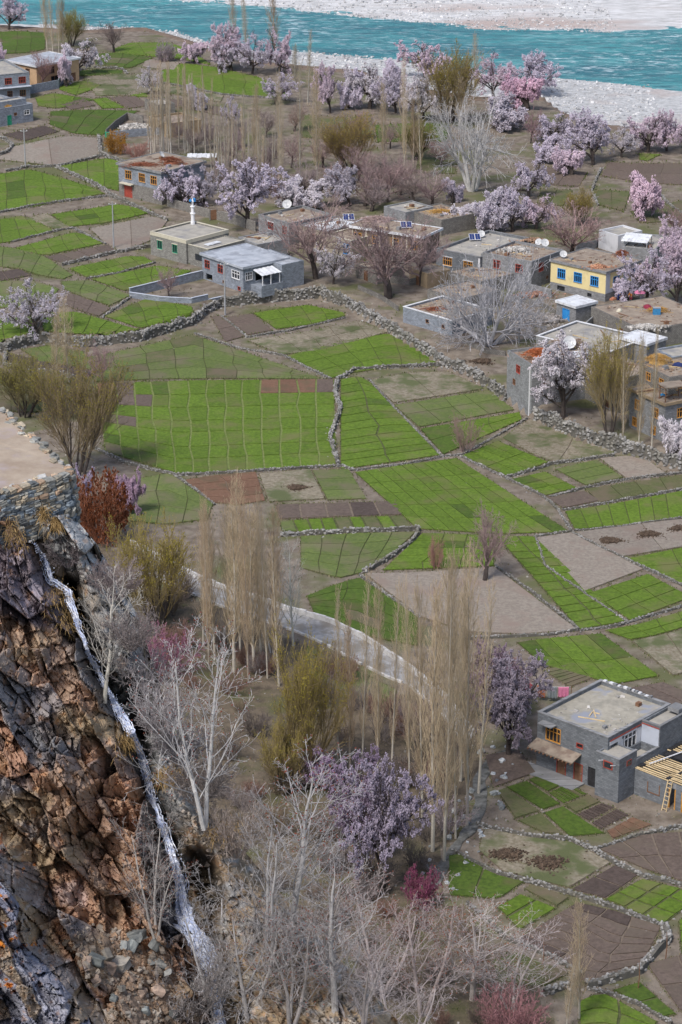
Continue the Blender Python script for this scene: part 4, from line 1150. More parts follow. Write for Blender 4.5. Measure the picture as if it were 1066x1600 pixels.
# ------------------------------------------------------------------ trees and shrubs: prototypes, then every tree by itself
def grow(r, trunk, levels):
    """branch skeleton, one level at a time. trunk: dict(n,h,r,lean,segs,spread); levels: list of dicts. returns list of (P, R) per level, P (nb, ns+1, 3)"""
    nb = trunk.get('n', 1); ns = trunk.get('segs', 6)
    az = r.uniform(0, 2 * np.pi, nb) if nb > 1 else np.array([r.uniform(0, 6.28)])
    if nb > 1: az = np.arange(nb) * 2.399 + r.uniform(-.3, .3, nb)
    lean = trunk.get('lean', 0.1) * r.uniform(0.5, 1.2, nb)
    d = np.stack([np.cos(az) * np.sin(lean), np.sin(az) * np.sin(lean), np.cos(lean)], 1)
    L = trunk['h'] * r.uniform(0.85, 1.1, nb)
    p = np.stack([np.cos(az), np.sin(az), 0 * az], 1) * trunk.get('spread', 0.0)
    p[:, 2] = -0.15
    def march(p, d, L, rad, ns, wander, up, taper):
        P = [p]; R = [rad]; step = (L / ns)[:, None]
        for k in range(ns):
            d = d + r.normal(0, wander, d.shape); d[:, 2] += up
            d = d / np.linalg.norm(d, axis=1, keepdims=True)
            p = p + d * step; P.append(p); R.append(rad * (1 - (1 - taper) * (k + 1) / ns))
        return np.stack(P, 1), np.stack(R, 1)
    rad = np.full(nb, trunk['r']) * r.uniform(0.8, 1.1, nb)
    P, R = march(p, d, L, rad, ns, trunk.get('wander', 0.06), trunk.get('up', 0.0), trunk.get('taper', 0.5))
    out = [(P, R)]
    for lv in levels:
        n = lv['n']; nb, ns1, _ = P.shape
        i = np.repeat(np.arange(nb), n)
        t0 = lv.get('t0', 0.3); t = t0 + (1 - t0) * ((np.tile(np.arange(n), nb) + r.uniform(0, 1, nb * n)) / n)
        t = np.clip(t, 0, 0.999)
        f = t * (ns1 - 1); k = f.astype(int); f = (f - k)[:, None]
        pp = P[i, k] * (1 - f) + P[i, k + 1] * f
        pr = R[i, k] * (1 - f[:, 0]) + R[i, k + 1] * f[:, 0]
        pd = P[i, k + 1] - P[i, k]; pd /= np.linalg.norm(pd, axis=1, keepdims=True)
        a = np.array([0.0, 0, 1.0]); b = np.where(np.abs(pd[:, 2:3]) < 0.95, a[None], np.array([[1.0, 0, 0]]))
        s = np.cross(pd, b); s /= np.linalg.norm(s, axis=1, keepdims=True); u = np.cross(s, pd)
        az = np.arange(nb * n) * 2.399 + r.uniform(-.5, .5, nb * n)
        perp = s * np.cos(az)[:, None] + u * np.sin(az)[:, None]
        an = np.radians(lv['ang'] + r.normal(0, lv.get('angv', 8), nb * n))
        d = pd * np.cos(an)[:, None] + perp * np.sin(an)[:, None]
        Lp = L[i]
        ln = Lp * lv['len'] * (1 - lv.get('fall', 0.4) * t) * r.uniform(0.65, 1.25, nb * n)
        if 'prof' in lv: ln = lv['prof'](t) * r.uniform(0.7, 1.2, nb * n)
        rr = np.minimum(pr * 0.85, np.maximum(pr * lv.get('rr', 0.55), lv.get('rmin', 0.0)))
        L = ln; 
        P, R = march(pp, d, ln, rr, lv.get('segs', 4), lv.get('wander', 0.14), lv.get('up', 0.05), lv.get('taper', 0.4))
        out.append((P, R))
    return out

def segs_of(P, R):
    return P[:, :-1].reshape(-1, 3), P[:, 1:].reshape(-1, 3), R[:, :-1].ravel(), R[:, 1:].ravel()

def skeleton_mesh(name, lv, sides, m, rmin=0.0):
    Vs = []; Fs = []; b = 0
    for P, R in lv:
        V, F = tube_segs(*[q if q.ndim == 2 else np.maximum(q, rmin) for q in segs_of(P, R)], sides)
        Vs.append(V); Fs.append(F + b); b += len(V)
    return mesh_np(name, np.concatenate(Vs), np.concatenate(Fs), m)

PROTO = {}
def finish(key, trunk_lv, twig_lv, m_trunk, m_twig, m_leaf=None, leaves=None, rmin=0.012, trunk_sides=6):
    parts = [('trunk', skeleton_mesh('trunk', trunk_lv, trunk_sides, m_trunk))]
    allP = np.concatenate([P.reshape(-1, 3) for P, R in trunk_lv + twig_lv])
    tw = skeleton_mesh('branches', twig_lv, 3, m_twig, rmin)
    parts.append(('crown' if m_leaf is None else 'branches', tw))
    if m_leaf is not None:
        parts.append(('crown', mesh_np('crown', leaves[0], leaves[1], m_leaf)))
    hi = np.percentile(allP[:, 2], 99.3); tipP = twig_lv[-1][0][:, -1]
    PROTO[key] = dict(parts=parts, h=hi, w=2.0 * np.percentile(np.hypot(tipP[:, 0], tipP[:, 1]), 88))

def along(r, P, n, t0=0.2, jit=0.05):
    i = r.integers(0, len(P), n); t = t0 + (1 - t0) * r.random(n); f = t * (P.shape[1] - 1); k = np.minimum(f.astype(int), P.shape[1] - 2); f = (f - k)[:, None]
    return P[i, k] * (1 - f) + P[i, k + 1] * f + r.normal(0, jit, (n, 3))

M_BARKD = mat('dark_bark', (0.045, 0.036, 0.034), (0.085, 0.07, 0.062), 3, space='obj', objcol=False)
M_TWIGD = mat('dark_twig', (0.07, 0.055, 0.056), (0.11, 0.09, 0.09), 1, space='obj')
M_PETAL = mat('blossom', (0.58, 0.53, 0.59), (0.84, 0.80, 0.84), 1.6, space='obj', island=0.16, objcol=True, transl=0.25, rough=0.8)
M_POP = mat('poplar_bark', (0.36, 0.33, 0.28), (0.48, 0.44, 0.37), 2, space='obj', objcol=True)
M_POPT = mat('poplar_twig', (0.38, 0.30, 0.20), (0.48, 0.39, 0.27), 0.6, space='obj', objcol=True)
M_WHITE = mat('white_bark', (0.36, 0.355, 0.345), (0.52, 0.51, 0.50), 3, space='obj', objcol=True)
M_WHITET = mat('white_twig', (0.32, 0.315, 0.315), (0.43, 0.42, 0.42), 1, space='obj', objcol=True)
M_PINKT = mat('pinkish_twig', (0.26, 0.215, 0.205), (0.36, 0.30, 0.29), 0.8, space='obj', objcol=True)
M_WILT = mat('willow_twig', (0.22, 0.175, 0.10), (0.30, 0.24, 0.135), 0.8, space='obj', objcol=True)
M_WILL = mat('willow_leaf', (0.27, 0.235, 0.04), (0.40, 0.345, 0.07), 1, space='obj', island=0.25, objcol=True, transl=0.2)
M_BUD = mat('bud', (0.5, 0.5, 0.5), None, space='obj', island=0.3, objcol=True, transl=0.2)

def make_protos():
    for k in range(5):
        r = np.random.default_rng(100 + k)
        up = [0.05, 0.02, 0.07, 0.04, 0.05][k]
        lv = grow(r, dict(h=[1.5, 1.2, 1.7, 0.8, 0.9][k], r=0.27, lean=0.25, segs=5, wander=0.09, taper=0.75),
                  [dict(n=8, t0=0.5, ang=48, angv=16, len=2.5, fall=0.1, segs=6, wander=0.13, up=up, rr=0.55),
                   dict(n=8, t0=0.25, ang=46, angv=14, len=0.52, segs=5, wander=0.15, up=0.02),
                   dict(n=6, t0=0.2, ang=44, angv=15, len=0.55, segs=3, wander=0.18, up=0.02),
                   dict(n=4, t0=0.2, ang=42, angv=15, len=0.6, segs=2, wander=0.2, up=0.0, rmin=0.012)])
        c = np.concatenate([along(r, lv[4][0], 12500, 0.1, 0.07), along(r, lv[3][0], 3200, 0.2, 0.06)])
        # flowering is patchy: some boughs are thick with it, others thin
        keep = vnoise(c[:, 0] * 1.1 + 20, c[:, 1] * 1.1 + c[:, 2] * 0.8 + 20, 30 + k) + 0.3 * r.random(len(c)) > 0.42
        c = c[keep]
        lf = octas(c, 0.026 + 0.055 * r.random(len(c)) ** 1.5, r)
        finish('blossom%d' % k, lv[:2], lv[2:], M_BARKD, M_TWIGD, M_PETAL, lf, 0.014)
    for k in (5, 6):     # tall full crowns
        r = np.random.default_rng(100 + k)
        lv = grow(r, dict(h=3.2, r=0.26, lean=0.12, segs=6, wander=0.07, taper=0.6),
                  [dict(n=11, t0=0.30, ang=42, angv=14, len=1.25, fall=0.15, segs=6, wander=0.12, up=0.10, rr=0.5),
                   dict(n=8, t0=0.2, ang=44, angv=14, len=0.55, segs=5, wander=0.15, up=0.04),
                   dict(n=6, t0=0.2, ang=42, angv=15, len=0.55, segs=3, wander=0.18, up=0.02),
                   dict(n=5, t0=0.2, ang=42, angv=15, len=0.55, segs=2, wander=0.2, up=0.0, rmin=0.010)])
        c = np.concatenate([along(r, lv[4][0], 19000, 0.1, 0.05), along(r, lv[3][0], 4000, 0.2, 0.05)])
        keep = vnoise(c[:, 0] * 1.1 + 20, c[:, 1] * 1.1 + c[:, 2] * 0.8 + 20, 30 + k) + 0.3 * r.random(len(c)) > 0.45
        c = c[keep]
        finish('blossom%d' % k, lv[:2], lv[2:], M_BARKD, M_TWIGD, M_PETAL, octas(c, 0.026 + 0.045 * r.random(len(c)), r), 0.012)
    for k in range(4):
        r = np.random.default_rng(200 + k)
        wide = [1.0, 0.7, 1.25, 0.8][k]
        lv = grow(r, dict(h=20.0, r=0.20, lean=0.03, segs=14, wander=0.012, taper=0.12),
                  [dict(n=66 if k != 1 else 52, t0=0.12, ang=26, angv=7, len=1, prof=lambda t: wide * (1.3 + 3.0 * np.sin(np.clip(t, 0, 1) ** 0.8 * 2.9) ** 0.8) * (1 - 0.25 * t), segs=6, wander=0.04, up=0.16, rr=0.30, taper=0.4),
                   dict(n=8, t0=0.12, ang=24, angv=8, len=0.45, segs=3, wander=0.07, up=0.12, rr=0.55),
                   dict(n=3, t0=0.2, ang=22, angv=8, len=0.55, segs=2, wander=0.08, up=0.1, rmin=0.010)])
        finish('poplar%d' % k, lv[:1], lv[1:], M_POP, M_POPT, rmin=0.0105, trunk_sides=7)
    for k in range(3):   # slender, nearly unbranched poplars of the dense grove
        r = np.random.default_rng(250 + k)
        lv = grow(r, dict(h=16.0, r=0.20, lean=0.04, segs=10, wander=0.014, taper=0.2),
                  [dict(n=60, t0=0.2, ang=24, angv=7, len=1, prof=lambda t: 1.9 * (1 - 0.45 * t), segs=4, wander=0.05, up=0.16, rr=0.3),
                   dict(n=6, t0=0.2, ang=24, angv=8, len=0.5, segs=2, wander=0.07, up=0.1, rmin=0.016)])
        finish('slim%d' % k, lv[:1], lv[1:], M_POP, M_POPT, rmin=0.016, trunk_sides=6)
    for k in range(3):   # pale-barked upright trees of the gully
        r = np.random.default_rng(300 + k)
        lv = grow(r, dict(n=[2, 1, 3][k], h=6.2, r=0.085, lean=0.16, segs=9, wander=0.05, up=0.03, taper=0.25, spread=0.1),
                  [dict(n=[17, 24, 12][k], t0=0.16, ang=46, angv=10, len=0.5, fall=0.55, segs=6, wander=0.09, up=0.09, rr=0.40),
                   dict(n=7, t0=0.2, ang=40, angv=12, len=0.42, segs=4, wander=0.12, up=0.05, rr=0.45),
                   dict(n=4, t0=0.2, ang=38, angv=12, len=0.5, segs=3, wander=0.14, up=0.03, rr=0.5, rmin=0.005),
                   dict(n=1, t0=0.3, ang=34, angv=12, len=0.5, segs=2, wander=0.14, up=0.03, rmin=0.006)])
        tips = lv[3][0][:, -1]
        finish('pale%d' % k, lv[:1], lv[1:], M_WHITE, M_WHITET, rmin=0.005, trunk_sides=8)
        tips = lv[4][0][:, -1][r.random(len(lv[4][0])) < 0.6]
        PROTO['pale%d' % k]['buds'] = mesh_np('buds', *octas(tips, 0.014 + 0.018 * r.random(len(tips)), r), M_BUD)
    for k in range(2):   # broad spreading bare trees by the houses
        r = np.random.default_rng(340 + k)
        lv = grow(r, dict(n=[9, 5][k], h=[2.2, 3.2][k], r=[0.13, 0.2][k], lean=[1.05, 0.5][k], segs=5, wander=0.08, up=-0.01, taper=0.6, spread=0.25),
                  [dict(n=8, t0=0.3, ang=34, angv=12, len=[1.7, 1.3][k], fall=0.35, segs=7, wander=0.09, up=[0.02, -0.02][k], rr=0.45),
                   dict(n=7, t0=0.2, ang=34, angv=12, len=0.50, segs=4, wander=0.12, up=[0.0, -0.06][k], rr=0.5),
                   dict(n=[4, 6][k], t0=0.2, ang=34, angv=12, len=0.5, segs=3, wander=0.14, up=[-0.02, -0.08][k], rr=0.55, rmin=0.014)])
        finish('spread%d' % k, lv[:1], lv[1:], M_WHITE, M_WHITET, rmin=0.012, trunk_sides=7)
    for k in range(3):   # dense brown-pink bare crowns
        r = np.random.default_rng(400 + k)
        lv = grow(r, dict(h=1.9, r=0.22, lean=0.15, segs=5, wander=0.07, taper=0.7),
                  [dict(n=9, t0=0.45, ang=42, angv=14, len=1.9, fall=0.15, segs=6, wander=0.12, up=0.05, rr=0.5),
                   dict(n=9, t0=0.15, ang=40, angv=12, len=0.5, segs=4, wander=0.14, up=0.04),
                   dict(n=8, t0=0.15, ang=38, angv=12, len=0.55, segs=3, wander=0.15, up=0.03, rmin=0.014),
                   dict(n=4, t0=0.2, ang=34, angv=12, len=0.6, segs=2, wander=0.15, up=0.03, rmin=0.012)])
        finish('brown%d' % k, lv[:1], lv[1:], M_BARKD, M_PINKT, rmin=0.009)
    for k in range(3):   # willows: many upright shoots with the first yellow-green leaf
        r = np.random.default_rng(500 + k)
        lv = grow(r, dict(n=8, h=3.0, r=0.085, lean=0.34, segs=5, wander=0.06, taper=0.6, spread=0.35),
                  [dict(n=7, t0=0.3, ang=24, angv=9, len=1.2, fall=0.2, segs=6, wander=0.07, up=0.08, rr=0.5),
                   dict(n=9, t0=0.15, ang=24, angv=9, len=0.55, segs=4, wander=0.08, up=0.08, rr=0.5),
                   dict(n=7, t0=0.1, ang=22, angv=9, len=0.65, segs=3, wander=0.09, up=0.06, rmin=0.012)])
        c = along(r, lv[3][0], 12000, 0.15, 0.05); hz = c[:, 2] / c[:, 2].max()
        c = c[hz + r.normal(0, 0.10, len(c)) > 0.52]
        finish('willow%d' % k, lv[:1], lv[1:], M_BARKD, M_WILT, M_WILL, octas(c, 0.018 + 0.024 * r.random(len(c)), r), 0.0095)
    for k in range(4):   # shrubs: stems from the ground
        r = np.random.default_rng(600 + k)
        lv = grow(r, dict(n=[16, 22, 12, 26][k], h=1.5, r=0.028, lean=0.75, segs=5, wander=0.1, up=0.05, taper=0.4, spread=0.18),
                  [dict(n=7, t0=0.15, ang=34, angv=14, len=0.55, segs=4, wander=0.14, up=0.04, rr=0.6),
                   dict(n=6, t0=0.15, ang=34, angv=14, len=0.5, segs=3, wander=0.16, up=0.02, rmin=0.007),
                   dict(n=3, t0=0.2, ang=34, angv=14, len=0.5, segs=2, wander=0.16, up=0.02, rmin=0.006)])
        finish('shrub%d' % k, lv[:1], lv[1:], M_PINKT, M_PINKT, rmin=0.0065, trunk_sides=4)
        c = along(r, lv[3][0], 2600, 0.2, 0.02)
        PROTO['shrub%d' % k]['leaf'] = mesh_np('leaf', *octas(c, 0.02 + 0.03 * r.random(len(c)), r), M_BUD)
make_protos()

TREE_N = 0
def plant(key, p, h, w, label, cat='tree', name='tree', tint=(1, 1, 1), twig=None, group=None, leaf=None, rz=None, trunk_tint=None):
    """one tree standing at p, h metres tall and w wide"""
    global TREE_N
    TREE_N += 1
    pr = PROTO[key]
    root = empty(name, tuple(p), random.uniform(0, 6.28) if rz is None else rz)
    root.scale = (w / pr['w'], w / pr['w'], h / pr['h'])
    tag(root, label, cat, group)
    for nm, me in pr['parts']:
        o = obj(nm, me, root)
        o.color = (*((trunk_tint or tint) if nm == 'trunk' else (twig or tint) if nm == 'branches' else tint), 1)
    if leaf is not None:
        o = obj('buds' if 'buds' in pr else 'leaves', pr.get('buds') or pr.get('leaf'), root); o['kind'] = 'stuff'
        o.color = (*leaf, 1)
    return root

def tree_px(key, bx, by, hpx, wpx, label, **kw):
    p = hit1(bx, by)
    s = m_per_px(p); th = math.atan2(CAMZ - p[2], p[1])
    return plant(key, p, hpx * s / math.cos(th), wpx * s, label, **kw)

# --- flowering fruit trees: base x, base y, height, width (photograph pixels), variant, tint, label
PK = (1.0, 0.88, 0.95); LIL = (0.95, 0.92, 1.0); WH = (1.0, 1.0, 1.0); MG = (1.0, 0.82, 0.90); GR = (0.82, 0.81, 0.85); ROSE = (1.0, 0.74, 0.86)
BLOSSOM = [
    (14, 46, 46, 52, 0, LIL, 'pale lilac blossom tree at the top left corner by the river'),
    (-2, 104, 26, 26, 3, PK, 'small pink blossom tree cut by the left edge above the peach house'),
    (121, 116, 50, 62, 1, WH, 'wide white blossom tree right of the peach house'),
    (104, 136, 42, 28, 3, PK, 'mauve blossom tree against the compound wall of the peach house'),
    (238, 148, 42, 32, 2, WH, 'small white blossom tree alone among the far dry plots'),
    (299, 172, 34, 40, 4, GR, 'thin pale blossom tree behind the grove of slim poplars'),
    (306, 98, 28, 34, 3, PK, 'smallest pink tree left of the riverside row of blossom'),
    (342, 108, 64, 62, 0, PK, 'pink blossom tree, leftmost big one of the riverside row'),
    (362, 111, 50, 50, 1, LIL, 'lilac blossom tree, second of the riverside row'),
    (394, 115, 60, 60, 2, LIL, 'tall lilac white blossom tree closing the riverside row'),
    (437, 112, 58, 42, 1, PK, 'pink blossom tree by the river next to tall bare poplars'),
    (431, 162, 46, 56, 2, LIL, 'round lilac blossom tree below the riverside row'),
    (516, 176, 68, 44, 0, PK, 'tall pink blossom tree left of the white flowering cluster'),
    (545, 168, 52, 46, 4, LIL, 'lilac blossom tree second in the far central cluster'),
    (577, 170, 66, 58, 1, WH, 'white blossom tree in the middle of the far central cluster'),
    (618, 176, 66, 58, 2, LIL, 'lilac blossom tree behind tall poplars in the far central cluster'),
    (662, 188, 64, 62, 0, WH, 'white blossom tree at the right end of the far central cluster'),
    (664, 122, 54, 70, 1, PK, 'pink blossom tree rising behind the far central cluster'),
    (606, 140, 38, 40, 3, LIL, 'lilac blossom tree half hidden behind the far central cluster'),
    (772, 152, 62, 70, 2, PK, 'broad pink blossom tree on the river bank, left of a pair'),
    (828, 150, 58, 80, 0, LIL, 'broad lilac blossom tree on the river bank, right of a pair'),
    (824, 172, 46, 52, 3, ROSE, 'bright rose pink blossom tree in front of the river bank pair'),
    (772, 200, 46, 80, 4, GR, 'greyish thin blossom tree behind the silvery spreading tree'),
    (861, 222, 44, 54, 1, LIL, 'lilac blossom tree left of the dark trunked cluster'),
    (926, 258, 74, 80, 0, LIL, 'large lilac blossom tree with forked dark trunks on the right'),
    (972, 246, 46, 52, 2, WH, 'white blossom tree right of the forked dark trunks'),
    (855, 252, 38, 48, 4, LIL, 'low lilac blossom tree beside the dry plots'),
    (894, 274, 36, 42, 3, PK, 'small round pink blossom tree under the large lilac one'),
    (1012, 238, 56, 56, 1, PK, 'pale pink blossom tree, leftmost of three at the right edge'),
    (1042, 236, 58, 54, 0, PK, 'pale pink blossom tree, middle of three at the right edge'),
    (1070, 234, 54, 50, 2, PK, 'pale pink blossom tree cut by the right edge near the gravel bank'),
    (826, 308, 58, 52, 1, LIL, 'lilac blossom tree standing above the dense hedge of blossom'),
    (996, 338, 54, 58, 3, MG, 'lone deep pink blossom tree on the olive plots at right'),
    (706, 318, 34, 34, 4, LIL, 'small lilac blossom tree left of the silvery spreading tree foot'),
    (765, 358, 56, 64, 4, GR, 'dense greyish blossom tree, left one behind the solar panel roof'),
    (800, 362, 58, 70, 0, LIL, 'dense lilac blossom tree, middle one behind the solar panel roof'),
    (838, 358, 50, 52, 1, PK, 'pinkish blossom tree, right one behind the solar panel roof'),
    (728, 352, 30, 50, 3, WH, 'low white blossom tree behind the flat roof with solar panels'),
    (1008, 476, 86, 80, 2, LIL, 'big lilac blossom tree right of the yellow house'),
    (1056, 480, 96, 84, 0, PK, 'big pink blossom tree at the right edge by the yellow house'),
    (966, 468, 30, 46, 3, LIL, 'low lilac blossom tree by the blue door of the yellow house'),
    (1058, 396, 54, 50, 1, PK, 'pink blossom tree at the right edge behind the white tin roof'),
    (386, 356, 100, 78, 5, LIL, 'full round blossom tree behind the white mosque minaret'),
    (284, 322, 54, 62, 1, LIL, 'lilac blossom tree leaning over the brushwood roofed house'),
    (318, 318, 58, 52, 2, GR, 'greyish blossom tree between the brushwood house and the round tree'),
    (452, 318, 34, 50, 3, WH, 'low white blossom tree behind the house with the big dish'),
    (492, 322, 38, 60, 4, WH, 'low wide white blossom tree left of the grey lilac one'),
    (546, 322, 58, 66, 0, GR, 'dusky grey lilac blossom tree behind the beige house'),
    (60, 530, 88, 86, 2, (0.88, 0.87, 0.92), 'white blossom tree standing alone on the left terrace edge'),
    (521, 444, 70, 56, 2, WH, 'thin white blossom tree beside the pinkish bare tree'),
    (880, 652, 118, 84, 6, WH, 'dense white blossom tree against the tall grey corner house'),
    (1058, 722, 62, 56, 3, WH, 'small white blossom bush at the right edge under the stone house'),
    (362, 200, 46, 30, 2, LIL, 'narrow lilac blossom tree in the middle of the slim poplar grove'),
    (594, 1398, 196, 98, 5, (0.58, 0.54, 0.64), 'great purple white blossom tree at the foot of the slope'),
    (556, 1345, 150, 78, 6, (0.46, 0.38, 0.50), 'darker purple blossom tree behind the great blossom tree'),
    (795, 1180, 145, 88, 6, (0.54, 0.50, 0.56), 'dark lilac blossom tree beside the new grey house'),
    (772, 1130, 116, 80, 5, (0.42, 0.33, 0.40), 'dusky mauve tree behind the dark lilac tree'),
    
    (194, 806, 56, 40, 3, (0.66, 0.5, 0.62), 'pink lilac flowering bush behind the rust red bush'),
    (128, 790, 54, 40, 1, (0.75, 0.68, 0.85), 'small lilac flowering bush left of the rust red bush'),
    
    (500, 1232, 66, 70, 2, (0.66, 0.5, 0.72), 'mauve flowering bush under the olive willow'),
]
for bx, by, hp, wp, v, tint, label in BLOSSOM:
    low = hp < 40
    tree_px('blossom%d' % v, bx, by, hp * 1.06, wp * 1.08, label, name='flowering_bush' if 'bush' in label else 'blossom_tree', cat='flowering bush' if 'bush' in label else 'blossom tree', tint=tint)

# --- poplars
PT = (1, 1, 1); PG = (0.9, 0.95, 1.02); PB = (0.85, 0.80, 0.78)
POPLAR = [
    (74, 82, 110, 15, 0, PT, 'tall pale poplar, leftmost of four by the olive willow'), (83, 83, 112, 14, 1, PT, 'tall pale poplar, second of four by the olive willow'),
    (92, 83, 104, 14, 2, PT, 'tall pale poplar, third of four by the olive willow'), (99, 82, 90, 12, 3, PT, 'tall pale poplar, nearest of four to the olive willow'),
    (367, 86, 98, 15, 0, PG, 'bare poplar by the river above the pink tree, left of three'), (386, 88, 104, 18, 2, PG, 'bare poplar by the river above the pink tree, middle of three'),
    (431, 96, 116, 22, 0, PB, 'dark bare poplar by the river above the pink tree, right of three'),
    (481, 160, 112, 15, 1, PG, 'slim bare poplar in front of the turquoise river'), (462, 140, 70, 12, 3, PG, 'short bare poplar left of the slim river poplar'),
    (399, 262, 130, 17, 0, PT, 'bare poplar rising above the slim grove, left one'), (441, 292, 178, 20, 2, PG, 'tallest bare poplar rising right of the slim grove'),
    (469, 300, 200, 18, 1, PG, 'tall bare poplar second right of the slim grove'), (496, 290, 180, 20, 3, PT, 'tall bare poplar left of the olive willow with tan shoots'),
    (601, 262, 132, 16, 0, PT, 'tan poplar left of three in front of the white cluster'), (632, 275, 182, 20, 2, PT, 'tallest tan poplar in front of the white cluster'),
    (658, 280, 142, 16, 1, PT, 'tan poplar right of three in front of the white cluster'), (646, 262, 110, 14, 3, PB, 'short brown poplar among the three tan ones'),
    (743, 150, 96, 15, 0, PG, 'thin grey poplar by the olive willow on the river bank'), (727, 148, 72, 11, 1, PG, 'shorter grey poplar by the olive willow on the river bank'),
    (718, 200, 80, 20, 3, PT, 'short tan poplar left of the silvery spreading tree'),
    (108, 600, 135, 36, 2, PT, 'bushy tan poplar at the left behind the dark plot'), (88, 606, 120, 26, 0, PT, 'narrow tan poplar beside the bushy one at the left'),
    (974, 698, 176, 15, 1, PT, 'poplar with pale stem, left of the trio by the stone house'), (998, 704, 186, 16, 3, PT, 'poplar with pale stem, middle of the trio by the stone house'),
    (1018, 708, 196, 18, 1, PT, 'poplar with pale stem, right of the trio by the stone house'),
    (318, 1010, 210, 26, 1, PT, 'tan poplar at the left end of the roadside row'), (336, 1030, 236, 34, 0, PT, 'tan poplar second in the roadside row'), (357, 1022, 238, 36, 2, PT, 'thick tan poplar third in the roadside row'),
    (376, 1036, 284, 36, 0, PT, 'tallest tan poplar fourth in the roadside row'), (397, 1050, 250, 34, 3, PT, 'tan poplar fifth in the roadside row'), (418, 1060, 286, 30, 2, PT, 'tan poplar sixth in the roadside row'), (436, 1072, 226, 28, 1, PT, 'tan poplar at the right end of the roadside row'),
    (327, 1045, 262, 34, 2, PB, 'dense brown poplar behind the left end of the roadside row'), (366, 1050, 262, 36, 3, PT, 'dense tan poplar behind the middle of the roadside row'),
    (388, 1066, 290, 38, 2, PB, 'dense brown poplar in front of the tallest roadside one'), (408, 1034, 230, 34, 0, PT, 'dense tan poplar right of the tallest roadside one'), (428, 1050, 250, 32, 0, PB, 'brown poplar behind the right end of the roadside row'),
    (528, 1196, 270, 26, 1, PT, 'slender poplar below the road, leftmost of five'), (547, 1206, 250, 24, 3, PB, 'slender poplar below the road, second of five'), (566, 1202, 300, 24, 1, PT, 'slender poplar below the road, third of five'),
    (590, 1215, 296, 26, 0, PT, 'slender poplar below the road, fourth of five'), (612, 1210, 290, 24, 1, PT, 'slender poplar below the road, rightmost of five'),
    (640, 1230, 320, 34, 2, PT, 'tan poplar, leftmost of the tall central clump'), (660, 1290, 360, 40, 0, PT, 'tan poplar, second of the tall central clump'), (676, 1330, 400, 40, 3, PT, 'tan poplar, third of the tall central clump'),
    (694, 1346, 468, 46, 0, PT, 'tallest tan poplar of the central clump'), (712, 1310, 420, 44, 2, PT, 'tan poplar, fifth of the tall central clump'), (730, 1290, 410, 46, 0, PT, 'tan poplar, sixth of the tall central clump'), (748, 1240, 320, 34, 1, PT, 'tan poplar, rightmost of the tall central clump'),
    (684, 1260, 330, 40, 1, PB, 'brown poplar in the back of the tall central clump'), (720, 1220, 300, 36, 3, PT, 'pale poplar in the back of the tall central clump'),
    (905, 1592, 180, 34, 0, PT, 'lone slim poplar at the bottom beside the ploughed plot'), (885, 1608, 110, 28, 2, PT, 'short bushy poplar left of the lone slim poplar'),
]
for bx, by, hp, wp, v, tint, label in POPLAR:
    tree_px('poplar%d' % v, bx, by, hp, wp, label, name='poplar', cat='poplar', tint=tint)
rr = random.Random(5)
for k in range(70):
    bx = rr.uniform(228, 445); by = rr.uniform(228, 262) + (bx - 228) * 0.22 + rr.uniform(0, 22)
    if bx < 330 and by > 250: by = rr.uniform(225, 246)
    hp = rr.uniform(85, 135)
    tree_px('slim%d' % rr.randrange(3), bx, by, hp, rr.uniform(7.5, 11.5), 'slender bare poplar in the dense grey grove behind the brushwood roofed house', name='poplar', cat='poplar',
            tint=rr.choice([(1, 1.02, 1.08), (0.95, 1.0, 1.1), (0.9, 0.95, 1.04), (1.06, 1.04, 1.04)]), group='slim poplars of the village grove')

# --- willows
for bx, by, hp, wp, v, tint, label in [
    (112, 72, 54, 46, 0, (0.95, 1.05, 0.9), 'round olive green willow by four poplars at top left'),
    (700, 192, 112, 86, 1, (0.95, 0.92, 0.9), 'large olive brown willow on the river bank'),
    (546, 272, 92, 86, 2, (1.1, 1.0, 1.0), 'tan olive willow in the middle of the far trees'),
    (906, 352, 54, 50, 0, (1.0, 0.95, 0.85), 'small yellow olive willow right of the blossom hedge'),
    (952, 690, 156, 76, 1, (1.02, 1.0, 0.95), 'tall yellow green willow beside the poplar trio'),
    (122, 740, 176, 130, 2, (0.80, 0.78, 0.85), 'large brownish willow behind the earth terrace'),
    (40, 650, 90, 110, 0, (0.75, 0.8, 0.75), 'dull olive willow at the left edge above the earth terrace'),
    (246, 985, 168, 118, 1, (1.0, 0.98, 0.8), 'broad yellow topped willow behind the rock spur'),
    (482, 1226, 212, 118, 2, (0.98, 0.95, 0.8), 'big olive yellow willow in front of the road'),
    (445, 1240, 110, 80, 0, (0.95, 0.92, 0.8), 'low olive willow left of the big one'),
    (652, 250, 60, 60, 0, (0.8, 0.85, 0.8), 'dim olive willow behind the tan poplars'),
]:
    tree_px('willow%d' % v, bx, by, hp, wp, label, name='willow', cat='willow', tint=tint)

